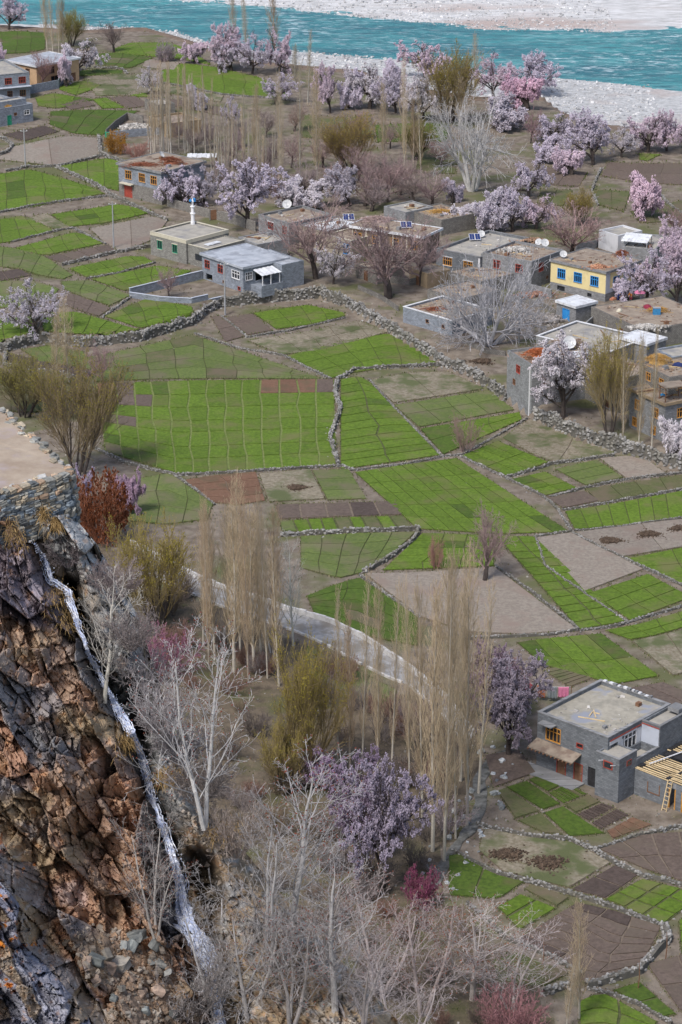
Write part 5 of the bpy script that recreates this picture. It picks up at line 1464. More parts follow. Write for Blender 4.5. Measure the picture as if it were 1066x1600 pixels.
# --- bare trees on the valley floor
BR = (1, 1, 1); PU = (0.95, 0.85, 0.95); DK = (0.7, 0.66, 0.66); RD = (1.1, 0.8, 0.7)
for key, bx, by, hp, wp, tint, label in [
    ('spread1', 738, 298, 146, 130, (1.15, 1.15, 1.15), 'silvery spreading tree with drooping boughs among the far fields'),
    ('spread0', 764, 538, 140, 170, (1.05, 1.05, 1.12), 'huge silvery bare tree in the village yard'),
    ('brown0', 494, 436, 116, 112, (1.0, 0.88, 0.89), 'pinkish bare tree in front of the house with the big dish'),
    ('brown1', 606, 466, 120, 126, (0.92, 0.82, 0.85), 'dense pinkish bare tree in front of the beige house'),
    ('brown2', 658, 446, 100, 84, (0.95, 0.86, 0.9), 'grey pink bare tree right of the beige house'),
    ('brown0', 893, 402, 80, 100, (1.1, 0.92, 0.92), 'low pinkish bare tree left of the white tin roof'),
    ('brown1', 757, 908, 108, 70, (0.95, 0.85, 0.85), 'lone brown bare tree on the grey plot'),
    ('brown2', 606, 316, 70, 76, (1.05, 0.9, 0.92), 'hazy pink bare tree below the tan poplars'),
    ('brown1', 570, 322, 60, 56, (1.0, 0.9, 0.92), 'small pink bare tree left of the hazy one'),
    ('brown0', 676, 322, 52, 60, (0.95, 0.85, 0.9), 'small pink bare tree by the mud roof'),
    ('brown2', 162, 600, 66, 50, (1.1, 0.9, 0.95), 'small pinkish tree by the curved stone edge'),
    ('brown0', 264, 466, 50, 36, (1.1, 0.95, 1.0), 'small pinkish tree in the walled yard'),
    ('brown1', 178, 82, 46, 36, DK, 'dark bare tree by the far bright wheat'),
    ('brown2', 829, 224, 56, 36, (0.95, 0.75, 0.85), 'dark mauve bare tree left of the lilac trees'),
    ('brown0', 66, 138, 58, 34, (1.0, 0.75, 0.75), 'small reddish bare tree in front of the peach house'),
    ('brown1', 360, 262, 60, 50, (0.95, 0.9, 0.95), 'grey pink bare tree inside the slim poplar grove'),
    ('brown2', 410, 300, 56, 56, (0.9, 0.86, 0.92), 'grey bare tree at the right of the slim poplar grove'),
    ('brown0', 1052, 366, 40, 40, (1.0, 0.8, 0.85), 'mauve bare tree behind the tin roof at the right edge'),
    ('brown0', 660, 1190, 110, 80, (0.9, 0.86, 0.86), 'grey brown bare tree at the left of the central poplars'),
    ('brown1', 790, 1110, 90, 100, (0.95, 0.72, 0.78), 'mauve brown bare tree above the dark lilac tree'),
    ('pale1', 458, 1010, 168, 64, (1.05, 1.08, 1.02), 'white barked slender tree by the road'),
    ('pale0', 425, 1020, 120, 60, (1, 1, 1), 'white barked tree behind the poplar row'),
]:
    tree_px(key, bx, by, hp, wp, label, name='bare_tree', cat='bare tree', tint=tint)

rr = random.Random(31)
BAND = [(560, 285, 56, 54), (588, 296, 50, 48), (626, 305, 60, 62), (648, 318, 50, 56), (580, 330, 44, 60), (520, 300, 50, 50), (476, 306, 52, 52), (440, 322, 46, 46), (345, 300, 50, 44), (380, 290, 54, 44),
        (418, 275, 60, 44), (455, 262, 56, 44), (505, 262, 52, 48), (530, 236, 48, 48), (330, 232, 44, 38), (300, 240, 40, 36), (372, 232, 46, 40), (280, 222, 36, 34), (690, 262, 46, 50), (560, 216, 44, 44), (610, 232, 46, 44), (415, 215, 44, 40), (460, 205, 40, 40)]
for q, (bx, by, hp, wp) in enumerate(BAND):
    tree_px('brown%d' % (q % 3), bx, by, hp, wp, 'hazy bare tree in the thicket between the village roofs and the river fields', name='bare_tree', cat='bare tree',
            tint=rr.choice([(1.05, 0.92, 0.94), (0.95, 0.92, 0.95), (1.1, 1.0, 0.9), (0.9, 0.88, 0.86)]), group='thicket behind the village')
# --- shrubs on the valley floor
for key, bx, by, hp, wp, tint, leaf, label in [
    ('shrub1', 181, 240, 34, 36, (1.5, 1.0, 0.4), (0.62, 0.30, 0.03), 'orange yellow bush by the ruin wall'),
    ('shrub0', 214, 246, 24, 46, (1.2, 0.8, 0.7), None, 'reddish brown bush right of the orange bush'),
    ('shrub3', 258, 96, 28, 32, (1.3, 1.25, 1.35), (0.55, 0.5, 0.55), 'pale greyish bush on the far wheat'),
    ('shrub2', 727, 706, 58, 48, (0.95, 0.8, 0.75), None, 'brown bare bush in the central wheat field'),
    ('shrub1', 681, 888, 48, 26, (1.1, 0.75, 0.65), None, 'small reddish bush beside the lone brown tree'),
    ('shrub3', 162, 846, 108, 90, (1.0, 0.5, 0.3), (0.29, 0.085, 0.03), 'rust red bush behind the terrace wall'),
    ('shrub0', 245, 1060, 84, 110, (0.9, 0.5, 0.75), None, 'purple red bush behind the rock spur'),
    ('shrub1', 658, 1418, 58, 50, (1.0, 0.5, 0.7), (0.42, 0.10, 0.22), 'vivid magenta bush right of the great blossom tree'),
    ('shrub3', 800, 1625, 70, 110, (1.0, 0.62, 0.68), None, 'reddish bare bush at the bottom edge'),
    ('shrub2', 700, 1300, 54, 70, (1.2, 1.2, 1.3), None, 'pale grey bush at the stream gully'),
]:
    tree_px(key, bx, by, hp, wp, label, name='bush', cat='bush', tint=tint, leaf=leaf)
# undergrowth between the trees at the foot of the slope
rr = random.Random(11)
UG = [(230, 900), (330, 960), (420, 1000), (480, 1010), (560, 1060), (640, 1090), (720, 1120), (745, 1200), (740, 1280), (690, 1330), (690, 1400), (740, 1450), (790, 1500), (850, 1560), (880, 1620), (560, 1620), (480, 1450), (340, 1290), (240, 1130), (225, 1000)]
cnt = 0
while cnt < 84:
    bx, by = rr.uniform(220, 880), rr.uniform(890, 1640)
    if poly_sd(np.array([bx]), np.array([by]), UG)[0] < 4: continue
    cnt += 1
    hp = rr.uniform(20, 46)
    tree_px('shrub%d' % rr.randrange(4), bx, by, hp, hp * rr.uniform(1.0, 1.6), 'brownish bare undergrowth bush between the trees below the rock spur', name='bush', cat='bush',
            tint=rr.choice([(0.62, 0.60, 0.54), (0.5, 0.5, 0.47), (0.72, 0.68, 0.5), (0.75, 0.55, 0.46), (0.8, 0.82, 0.82)]), group='undergrowth below the rock spur')

# --- the pale trees of the rock spur and its foot
def cliff_tree(key, bx, by, hpx, wpx, label, depth=None, **kw):
    if depth is None:
        p = on_cliff(bx, by, -0.1)
    else:
        p = np.array([0, 0, CAMZ]) + rays([(bx, by)])[0] * depth
    s = m_per_px(p); th = math.atan2(CAMZ - p[2], p[1])
    return plant(key, p, hpx * s / math.cos(th), wpx * s, label, name=kw.pop('name', 'bare_tree'), cat=kw.pop('cat', 'bare tree'), **kw)
BUD = (0.46, 0.12, 0.07)
for key, bx, by, hp, wp, tint, leaf, label in [
    ('pale0', 322, 1288, 316, 190, (1.25, 1.25, 1.25), BUD, 'white barked tree with red buds on the edge of the rock spur'),
    ('pale1', 162, 1092, 200, 120, (1.25, 1.22, 1.12), None, 'white sapling growing out of the rock beside the upper waterfall'),
    ('pale2', 244, 1462, 180, 130, (0.9, 0.86, 0.82), BUD, 'grey bare tree left of the lower waterfall'),
    ('pale0', 424, 1500, 240, 170, (0.88, 0.87, 0.88), None, 'pale bare tree right of the black rock hollow'),
    ('pale1', 452, 1440, 260, 190, (0.95, 0.94, 0.95), BUD, 'tall pale bare tree on the slope below the willow'),
    ('pale2', 350, 1620, 220, 210, (1.08, 1.08, 1.12), None, 'bushy pale tree at the foot of the waterfall'),
    
    
    ('pale2', 455, 1600, 190, 190, (0.78, 0.74, 0.73), BUD, 'grey brown bushy tree on the scree at the bottom'),
    ('pale0', 390, 1590, 190, 180, (0.82, 0.79, 0.78), None, 'grey brown bare tree right of the waterfall foot'),
    ('pale2', 500, 1530, 170, 170, (0.8, 0.74, 0.72), BUD, 'grey brown bare tree on the slope edge near the blossom tree'),
    ('pale2', 560, 1625, 170, 180, (0.78, 0.72, 0.72), None, 'grey brown bare tree at the bottom edge beside the scree'),
    ('pale1', 520, 1590, 220, 210, (0.88, 0.86, 0.86), None, 'pale tree leaning over the blue rock ledge at the bottom'),
]:
    cliff_tree(key, bx, by, hp, wp, label, tint=tint, leaf=leaf)
for key, bx, by, hp, wp, tint, leaf, label in [
    ('pale2', 590, 1560, 180, 190, (0.95, 0.82, 0.80), (0.40, 0.10, 0.05), 'pale tree with orange red buds under the great blossom tree'),
    ('pale0', 660, 1585, 190, 180, (0.85, 0.72, 0.70), (0.42, 0.11, 0.05), 'grey tree with red buds at the bottom centre'),
    ('pale1', 742, 1560, 160, 170, (1.15, 1.05, 1.0), (0.50, 0.15, 0.05), 'tree with orange buds above the lush green plot corner'),
    ('pale2', 800, 1580, 130, 150, (1.1, 1.0, 1.0), (0.42, 0.14, 0.07), 'tree with orange buds beside the olive slope'),
    
    ('pale2', 620, 1660, 160, 190, (0.85, 0.76, 0.76), None, 'grey bare tree at the bottom edge in the middle'),
    
]:
    tree_px(key, bx, by, hp, wp, label, name='bare_tree', cat='bare tree', tint=tint, leaf=leaf)
# bare bushes and dry grass on the rock
rr = random.Random(21)
for bx, by, s, tint, label in [
    (105, 880, 60, (0.95, 0.9, 0.95), 'grey bush on the rock beside the head of the waterfall'), (185, 930, 70, (1.1, 1.0, 1.0), 'greyish bush under the rock outline'),
    (205, 1010, 70, (1.0, 0.95, 0.95), 'greyish bush on the outline of the rock'), (232, 1080, 90, (1.15, 1.15, 1.2), 'pale bushy tangle hanging over the upper black hollow'),
    (250, 1140, 80, (1.2, 1.2, 1.25), 'pale bushy tangle right of the upper black hollow'), (285, 1190, 80, (1.2, 1.2, 1.25), 'pale bush under the white barked tree, upper one'),
    (310, 1250, 90, (1.1, 1.05, 1.0), 'pale bush at the foot of the white barked tree'), (370, 1330, 90, (1.2, 1.1, 1.0), 'tan bush on the slope edge'),
     
     
    (300, 1590, 120, (1.1, 1.1, 1.1), 'grey bush at the waterfall foot by the bottom edge'), 
     
    
]:
    cliff_tree('shrub%d' % rr.randrange(4), bx, by, s * 0.8, s * 1.15, label, name='bush', cat='bush', tint=(tint[0] * 0.82, tint[1] * 0.90, tint[2] * 0.92))

def grass_tufts():
    r = np.random.default_rng(9)
    M = mat('dry_grass', (0.27, 0.175, 0.07), (0.40, 0.28, 0.13), 1.0, island=0.3)
    for bx, by, w, h, label in [(28, 832, 34, 40, 'tuft of orange dry grass hanging under the terrace wall'), (96, 938, 30, 46, 'tuft of orange dry grass beside the upper waterfall'),
                                (66, 806, 14, 14, 'small tuft of dry grass at the foot of the terrace wall'), (110, 970, 18, 26, 'small tuft of dry grass below the upper fall'),
                                (88, 822, 14, 12, 'small orange tuft on the grey rock below the terrace corner'), (195, 1165, 18, 24, 'dry grass tuft left of the upper black hollow'), (262, 1215, 30, 24, 'dry grass tuft right of the narrow fall'),
                                (350, 1300, 36, 26, 'dry grass tuft beside the trunk of the white barked tree')]:
        n = 260
        X = bx + r.normal(0, w * 0.35, n); Y = by + r.normal(0, h * 0.35, n)
        p0 = np.array([0, 0, CAMZ]) + rays(np.stack([X, Y], 1)) * (cliff_depth(X, Y) - 0.02)[:, None]
        L = r.uniform(0.2, 0.55, n)[:, None]
        d = np.stack([r.normal(0, .35, n), -0.5 + r.normal(0, .25, n), 0.5 + r.normal(0, .3, n)], 1)
        p1 = p0 + d * L; p2 = p1 + (d + np.array([0, -0.3, -0.9])) * L * 0.7
        V1, F1 = tube_segs(p0, p1, np.full(n, .012), np.full(n, .010), 3); V2, F2 = tube_segs(p1, p2, np.full(n, .010), np.full(n, .004), 3)
        o = obj('grass_tuft', mesh_np('grass_tuft', np.concatenate([V1, V2]), np.concatenate([F1, F2 + len(V1)]), M)); tag(o, label, 'grass tuft', kind='stuff')
grass_tufts()

# ------------------------------------------------------------------ houses
def plaster(name, c, k=0.82, **kw):
    return mat(name, c, tuple(q * k for q in c), 0.9, space='obj', c3=tuple(q * 0.7 for q in c), s3=0.5, t3=(0.56, 0.75), bump=0.25, bscale=6, **kw)
BLK = (0.42, 0.205, 0.018, 0.75)
B_BLUE = plaster('blue_grey_block', (0.27, 0.30, 0.35), bricks=BLK)
B_GREY = plaster('grey_block', (0.27, 0.275, 0.285), bricks=BLK)
B_DARK = plaster('dark_grey_block', (0.19, 0.205, 0.225), bricks=BLK)
B_STONE = plaster('rubble_masonry', (0.27, 0.255, 0.235), bricks=(0.34, 0.20, 0.03, 0.55))
B_YEL = plaster('cream_yellow_plaster', (0.76, 0.64, 0.34), 0.92)
B_PEACH = plaster('peach_plaster', (0.62, 0.42, 0.26))
B_BEIGE = plaster('beige_plaster', (0.40, 0.35, 0.27))
B_WHITE = plaster('white_plaster', (0.66, 0.67, 0.70), 0.9)
B_PBLUE = plaster('pale_blue_plaster', (0.50, 0.54, 0.62), 0.9)
B_CREAM = plaster('cream_coping', (0.56, 0.52, 0.42), 0.9)
B_TAN = plaster('tan_mud', (0.34, 0.26, 0.17))
R_CONC = mat('concrete_roof', (0.30, 0.285, 0.255), (0.40, 0.375, 0.33), 0.8, space='obj', c3=(0.24, 0.235, 0.24), s3=0.35, t3=(0.5, 0.68), bump=0.2, bscale=6)
R_BLUE = mat('bluish_roof', (0.33, 0.36, 0.41), (0.43, 0.46, 0.51), 0.7, space='obj', c3=(0.27, 0.29, 0.33), s3=0.4, bump=0.2, bscale=6)
R_MUD = mat('mud_roof', (0.24, 0.195, 0.155), (0.33, 0.275, 0.22), 0.8, space='obj', c3=(0.20, 0.15, 0.12), s3=0.5, bump=0.4, bscale=6)
R_TIN = mat('white_tin', (0.62, 0.64, 0.67), (0.74, 0.76, 0.79), 0.5, space='obj', rough=0.45, metal=0.0, c3=(0.50, 0.50, 0.52), s3=0.8)
W_ORANGE = mat('orange_wood', (0.52, 0.24, 0.05), (0.62, 0.31, 0.075), 2, space='obj', rough=0.6)
W_RED = mat('red_wood', (0.30, 0.055, 0.04), (0.38, 0.08, 0.055), 2, space='obj', rough=0.6)
W_BLUE = mat('blue_paint', (0.03, 0.24, 0.60), (0.045, 0.30, 0.68), 2, space='obj', rough=0.5)
W_GREEN = mat('green_paint', (0.02, 0.25, 0.14), (0.03, 0.30, 0.18), 2, space='obj', rough=0.5)
W_BROWN = mat('brown_wood', (0.16, 0.085, 0.05), (0.24, 0.13, 0.08), 2, space='obj', rough=0.7)
W_WHITE = mat('white_paint', (0.72, 0.72, 0.74), (0.8, 0.8, 0.82), 2, space='obj', rough=0.5)
W_POLE = mat('peeled_pole', (0.48, 0.36, 0.20), (0.62, 0.49, 0.30), 1.5, space='obj', obj_rnd=0.2, rough=0.7)
W_BLACK = mat('black_sheet', (0.02, 0.02, 0.022), (0.035, 0.035, 0.04), 2, space='obj')
GLASS = mat('window_glass', (0.02, 0.025, 0.032), (0.04, 0.045, 0.055), 1, space='obj', rough=0.12, spec=0.5)
METAL = mat('galvanised', (0.36, 0.37, 0.39), (0.46, 0.47, 0.49), 2, space='obj', rough=0.45, metal=0.3)
DISHM = mat('dish_white', (0.50, 0.51, 0.52), (0.62, 0.63, 0.64), 1, space='obj', rough=0.5)
SOLAR = mat('solar_cell', (0.02, 0.035, 0.12), (0.03, 0.05, 0.16), 2, space='obj', rough=0.2, spec=0.5)
STRAW = mat('straw', (0.50, 0.30, 0.09), (0.66, 0.43, 0.16), 2.5, space='obj', island=0.3)
BRUSH = mat('brushwood', (0.24, 0.085, 0.05), (0.34, 0.14, 0.085), 2, space='obj', island=0.35)
BRUSHP = mat('pale_brushwood', (0.33, 0.25, 0.20), (0.46, 0.37, 0.31), 2, space='obj', island=0.35)
RUBBLE = mat('rubble', (0.28, 0.265, 0.25), (0.52, 0.50, 0.47), 0.6, island=0.4)
DUNG = mat('dung', (0.065, 0.045, 0.033), (0.12, 0.085, 0.06), 2, space='obj', island=0.3)
def cloth_mat(name, c): return mat(name, c, tuple(q * 0.75 for q in c), 3, space='obj', rough=0.85)
C_RED = cloth_mat('red_cloth', (0.55, 0.03, 0.04)); C_PINK = cloth_mat('pink_cloth', (0.62, 0.20, 0.34)); C_GREYC = cloth_mat('grey_cloth', (0.20, 0.23, 0.25))
C_RUST = cloth_mat('rust_cloth', (0.40, 0.16, 0.09)); C_NAVY = cloth_mat('navy_cloth', (0.02, 0.035, 0.13)); C_ORNG = cloth_mat('orange_cloth', (0.50, 0.17, 0.03))
C_SKIN = cloth_mat('skin', (0.36, 0.22, 0.15)); C_MAROON = cloth_mat('maroon_cloth', (0.25, 0.03, 0.06)); C_TEAL = cloth_mat('blue_cloth', (0.05, 0.25, 0.50)); C_YEL = cloth_mat('yellow_cloth', (0.65, 0.38, 0.07))

class House:
    """a flat-roofed house. L, F, R are photograph positions of its left, nearest and right roof corners, h its height; zb its ground level"""
    def __init__(s, name, label, L, F, R, h, wall, roof=None, zb=None, para=0.35, bands=None, coping=None, over=0.0, slab=None, cat='house', fix=None):
        if zb is None: zb = float(hit1(F[0], F[1] + h * 7.5)[2])
        w = on_plane([L, F, R], zb + h)
        f, l, r = w[1][:2], w[0][:2], w[2][:2]
        v = l - f; s.b = float(np.hypot(*v)); v = v / s.b
        u = np.array([v[1], -v[0]])
        if u @ (r - f) < 0: u = -u
        s.a = float(max((r - f) @ u, 1.0))
        s.u, s.v, s.h, s.zb = u, v, h, zb
        s.root = empty(name, (f[0], f[1], zb), math.atan2(u[1], u[0]))
        s.origin = np.array([f[0], f[1], zb])
        tag(s.root, label, cat)
        s.wallm = wall; s.roofm = roof or R_CONC; s.para = para; s.bands = bands or []; s.coping = coping; s.over = over; s.slabm = slab
        s.open = {'L': [], 'R': [], 'B': [], 'K': []}     # openings on each side: s0, s1, z0, z1 (metres, from the left as seen from outside)
        s.blocks = [(0, s.a, 0, s.b, h)]
    def world(s, x, y, z=0.0):
        return (s.origin[0] + s.u[0] * x + s.v[0] * y, s.origin[1] + s.u[1] * x + s.v[1] * y, s.origin[2] + z)
    def side(s, face):
        """origin, direction along the wall (left to right seen from outside), outward normal, length"""
        if face == 'L': return (0, s.b), (0, -1), (-1, 0), s.b
        if face == 'R': return (0, 0), (1, 0), (0, -1), s.a
    def pt(s, face, t, d, z):
        o, e, n, L = s.side(face)
        return (o[0] + e[0] * t + n[0] * d, o[1] + e[1] * t + n[1] * d, z)
    def slabbox(s, mb, face, t0, t1, d0, d1, z0, z1, m=0):
        p = [s.pt(face, t0, d0, z0), s.pt(face, t1, d0, z0), s.pt(face, t1, d1, z0), s.pt(face, t0, d1, z0)]
        x0, x1 = min(q[0] for q in p), max(q[0] for q in p); y0, y1 = min(q[1] for q in p), max(q[1] for q in p)
        mb.box(x0, x1, y0, y1, z0, z1, m)
    def window(s, face, t, z, w, h, frame=W_ORANGE, bars=2, cross=0.62, lintel=None, sill=True, glass=GLASS, f=0.09):
        """window centred at fraction t along the wall"""
        L = s.side(face)[3]; c = t * L; t0, t1 = c - w / 2, c + w / 2
        s.open[face].append((t0, t1, z, z + h))
        mb = MB()
        sb = lambda a, b, c_, d, d0=-0.12, d1=0.03: s.slabbox(mb, face, a, b, d0, d1, c_, d)
        sb(t0, t0 + f, z, z + h); sb(t1 - f, t1, z, z + h); sb(t0 + f, t1 - f, z, z + f); sb(t0 + f, t1 - f, z + h - f, z + h)
        for k in range(bars):
            q = t0 + (k + 1) * (t1 - t0) / (bars + 1); sb(q - f * .4, q + f * .4, z + f, z + h - f, -0.10, 0.0)
        if cross: sb(t0 + f, t1 - f, z + h * cross - f * .4, z + h * cross + f * .4, -0.09, -0.01)
        o = mb.build('window', frame, s.root)
        p = MB(); s.slabbox(p, face, t0 + f * .5, t1 - f * .5, -0.16, -0.13, z + f * .5, z + h - f * .5); p.build('pane', glass, o)
        if sill:
            p = MB(); s.slabbox(p, face, t0 - .06, t1 + .06, -0.02, 0.10, z - 0.07, z - 0.003); p.build('sill', lintel or B_GREY, o)
        if lintel:
            p = MB(); s.slabbox(p, face, t0 - .15, t1 + .15, 0.003, 0.07, z + h + 0.01, z + h + 0.16); p.build('lintel', lintel, o)
        return o
    def door(s, face, t, w, h, m=W_BROWN, z=0.02, frame=None, ajar=False):
        L = s.side(face)[3]; c = t * L; t0, t1 = c - w / 2, c + w / 2
        s.open[face].append((t0, t1, z, z + h))
        mb = MB(); f = 0.09
        s.slabbox(mb, face, t0, t0 + f, -0.12, 0.03, z, z + h); s.slabbox(mb, face, t1 - f, t1, -0.12, 0.03, z, z + h); s.slabbox(mb, face, t0 + f, t1 - f, -0.12, 0.03, z + h - f, z + h)
        o = mb.build('door', frame or m, s.root)
        p = MB(); s.slabbox(p, face, t0 + f, t1 - f, -0.11, -0.06, z, z + h - f)
        for k in (0.30, 0.70):
            s.slabbox(p, face, t0 + f + .06, t1 - f - .06, -0.055, -0.035, z + h * (k - .2), z + h * (k + .15))
        p.build('door_leaf', m, o)
        p = MB(); s.slabbox(p, face, t1 - f - .14, t1 - f - .09, -0.05, 0.01, z + h * .45, z + h * .53); p.build('handle', METAL, o)
        return o
    def hole(s, face, t, z, w, h):
        L = s.side(face)[3]; c = t * L; s.open[face].append((c - w / 2, c + w / 2, z, z + h))
    def part(s, name, m, *boxes):
        mb = MB()
        for b in boxes: mb.box(*b)
        return mb.build(name, m, s.root)
    def finish(s):
        th = 0.28; a, b, h = s.a, s.b, s.h
        mats = [s.wallm]; zs0 = [-0.6, h]
        for z, m in s.bands: mats.append(m); zs0.append(z)       # each band: everything below z takes that material
        mb = MB()
        def midx(z):
            for k, (zz, m) in enumerate(s.bands):
                if z < zz: return k + 1
            return 0
        for face in ('L', 'R', 'B', 'K'):
            if face == 'L': L = b; put = lambda t0, t1, z0, z1, m: mb.box(0, th, b - t1, b - t0, z0, z1, m)
            elif face == 'K': L = b; put = lambda t0, t1, z0, z1, m: mb.box(a - th, a, t0, t1, z0, z1, m)
            elif face == 'R': L = a; put = lambda t0, t1, z0, z1, m: mb.box(max(t0, th), min(t1, a - th), 0, th, z0, z1, m)
            else: L = a; put = lambda t0, t1, z0, z1, m: mb.box(max(t0, th), min(t1, a - th), b - th, b, z0, z1, m)
            op = s.open[face]
            ts = sorted(set([0.0, L] + [min(max(q, 0), L) for o in op for q in o[:2]])); zs = sorted(set(zs0 + [q for o in op for q in o[2:]]))
            for i in range(len(ts) - 1):
                for j in range(len(zs) - 1):
                    tc, zc = (ts[i] + ts[i + 1]) / 2, (zs[j] + zs[j + 1]) / 2
                    if ts[i + 1] - ts[i] < 1e-3 or zs[j + 1] - zs[j] < 1e-3: continue
                    if any(o[0] < tc < o[1] and o[2] < zc < o[3] for o in op): continue
                    t0, t1 = ts[i], ts[i + 1]
                    if face in 'RB' and (t1 <= th or t0 >= a - th): continue
                    put(t0, t1, zs[j], zs[j + 1], midx(zc))
        mb.build('wall', mats, s.root)
        zr = h - s.para
        if s.over:
            o = s.over
            s.part('roof', s.slabm or s.roofm, (-o, a + o, -o, b + o, h + 0.003, h + 0.30))
            mb = MB().box(-o + .25, a + o - .25, -o + .25, b + o - .25, h + 0.303, h + 0.33); mb.build('roof_deck', s.roofm, s.root)
            rim = MB()
            rim.box(-o, a + o, -o, -o + .2, h + .305, h + .42); rim.box(-o, a + o, b + o - .2, b + o, h + .305, h + .42)
            rim.box(-o, -o + .2, -o + .203, b + o - .203, h + .305, h + .42); rim.box(a + o - .2, a + o, -o + .203, b + o - .203, h + .305, h + .42)
            rim.build('parapet', s.coping or s.slabm or s.wallm, s.root)
            s.zroof = h + 0.33
        else:
            s.part('roof', s.roofm, (th + .003, a - th - .003, th + .003, b - th - .003, zr - 0.25, zr))
            if s.coping:
                c = MB(); q = 0.05
                c.box(-q, a + q, -q, th + q, h + .003, h + .11); c.box(-q, a + q, b - th - q, b + q, h + .003, h + .11)
                c.box(-q, th + q, th + q + .003, b - th - q - .003, h + .003, h + .11); c.box(a - th - q, a + q, th + q + .003, b - th - q - .003, h + .003, h + .11)
                c.build('coping', s.coping, s.root)
            s.zroof = zr
        return s

def row_of_windows(H, face, ts, z, w, h, frame, **kw):
    for t in ts: H.window(face, t, z, w, h, frame, **kw)

def rest_block(H, name, m, x0, x1, y0, y1, h, roof=None, para=0.3, coping=None):
    """a lower or projecting block that belongs to house H, with its own flat roof"""
    mb = MB(); th = .22
    mb.box(x0, x1, y0, y0 + th, -.6, h); mb.box(x0, x1, y1 - th, y1, -.6, h); mb.box(x0, x0 + th, y0 + th, y1 - th, -.6, h); mb.box(x1 - th, x1, y0 + th, y1 - th, -.6, h)
    o = mb.build(name, m, H.root)
    r = MB().box(x0 + th + .003, x1 - th - .003, y0 + th + .003, y1 - th - .003, h - para - .2, h - para); r.build('roof_deck', roof or H.roofm, o)
    if coping:
        c = MB(); c.box(x0 - .04, x1 + .04, y0 - .04, y0 + th + .04, h + .003, h + .09); c.box(x0 - .04, x0 + th + .04, y0 + th + .043, y1 + .04, h + .003, h + .09)
        c.build('coping', coping, o)
    return o

# ---- small things on the roofs
def dish(p, r, az, label):
    r *= 0.86
    root = empty('satellite_dish', p, az); tag(root, label, 'satellite dish')
    MB().tube([(0, 0, 0), (0, 0, r * 0.9)], 0.04, 6).build('mast', METAL, root)
    mb = MB(); n = 16; rings = 5; el = math.radians(38)
    for q in range(rings + 1):
        rr_ = r * q / rings; d = 0.32 * rr_ * rr_ / r
        for k in range(n):
            a = 2 * math.pi * k / n; x, y = rr_ * math.cos(a), rr_ * math.sin(a)
            mb.v.append((x, -(math.cos(el) * -d) * -1 + y * -math.sin(el) * -1 * 1.0 - 0.0, r * 1.0 + y * math.cos(el) + d * math.sin(el)))
    for q in range(rings):
        for k in range(n):
            mb.f.append((q * n + k, q * n + (k + 1) % n, (q + 1) * n + (k + 1) % n, (q + 1) * n + k)); mb.m.append(0)
    mb.build('reflector', DISHM, root, smooth=True)
    mb = MB()
    for k in range(3):
        a = 2 * math.pi * k / 3 + .5
        mb.beam((r * .9 * math.cos(a), r * .9 * math.sin(a) * math.sin(el), r + r * .9 * math.sin(a) * math.cos(el)), (0, -r * .8, r + r * .55), 0.03, 0.03)
    mb.box(-.07, .07, -r * .8 - .07, -r * .8 + .07, r + r * .5, r + r * .6)
    mb.build('feed_arm', METAL, root)
    return root

def solar(p, az, n, label):
    root = empty('solar_panel', p, az); tag(root, label, 'solar panel')
    mb = MB()
    for x in (-n * .5, n * .5): mb.beam((x, -.35, 0), (x, -.35, .35), .06, .06); mb.beam((x, .55, 0), (x, .55, 1.0), .06, .06)
    mb.build('stand', METAL, root)
    for k in range(n):
        x0 = -n * .5 + k * 1.02
        q = MB().hexa([(x0, -.6, .28), (x0 + .98, -.6, .28), (x0 + .98, .75, 1.08), (x0, .75, 1.08), (x0, -.63, .32), (x0 + .98, -.63, .32), (x0 + .98, .72, 1.12), (x0, .72, 1.12)])
        q = MB(); q.hexa([(x0, -.6, .28), (x0 + .98, -.6, .28), (x0 + .98, .75, 1.08), (x0, .75, 1.08), (x0, -.63, .32), (x0 + .98, -.63, .32), (x0 + .98, .72, 1.12), (x0, .72, 1.12)])
        pn = q.build('panel', W_WHITE, root)
        for i in range(2):
            c = MB(); a0, a1 = x0 + .05 + i * .45, x0 + .48 + i * .45
            c.hexa([(a0, -.57, .34), (a1, -.57, .34), (a1, .66, 1.07), (a0, .66, 1.07), (a0, -.58, .36), (a1, -.58, .36), (a1, .65, 1.10), (a0, .65, 1.10)])
            c.build('cell', SOLAR, pn)

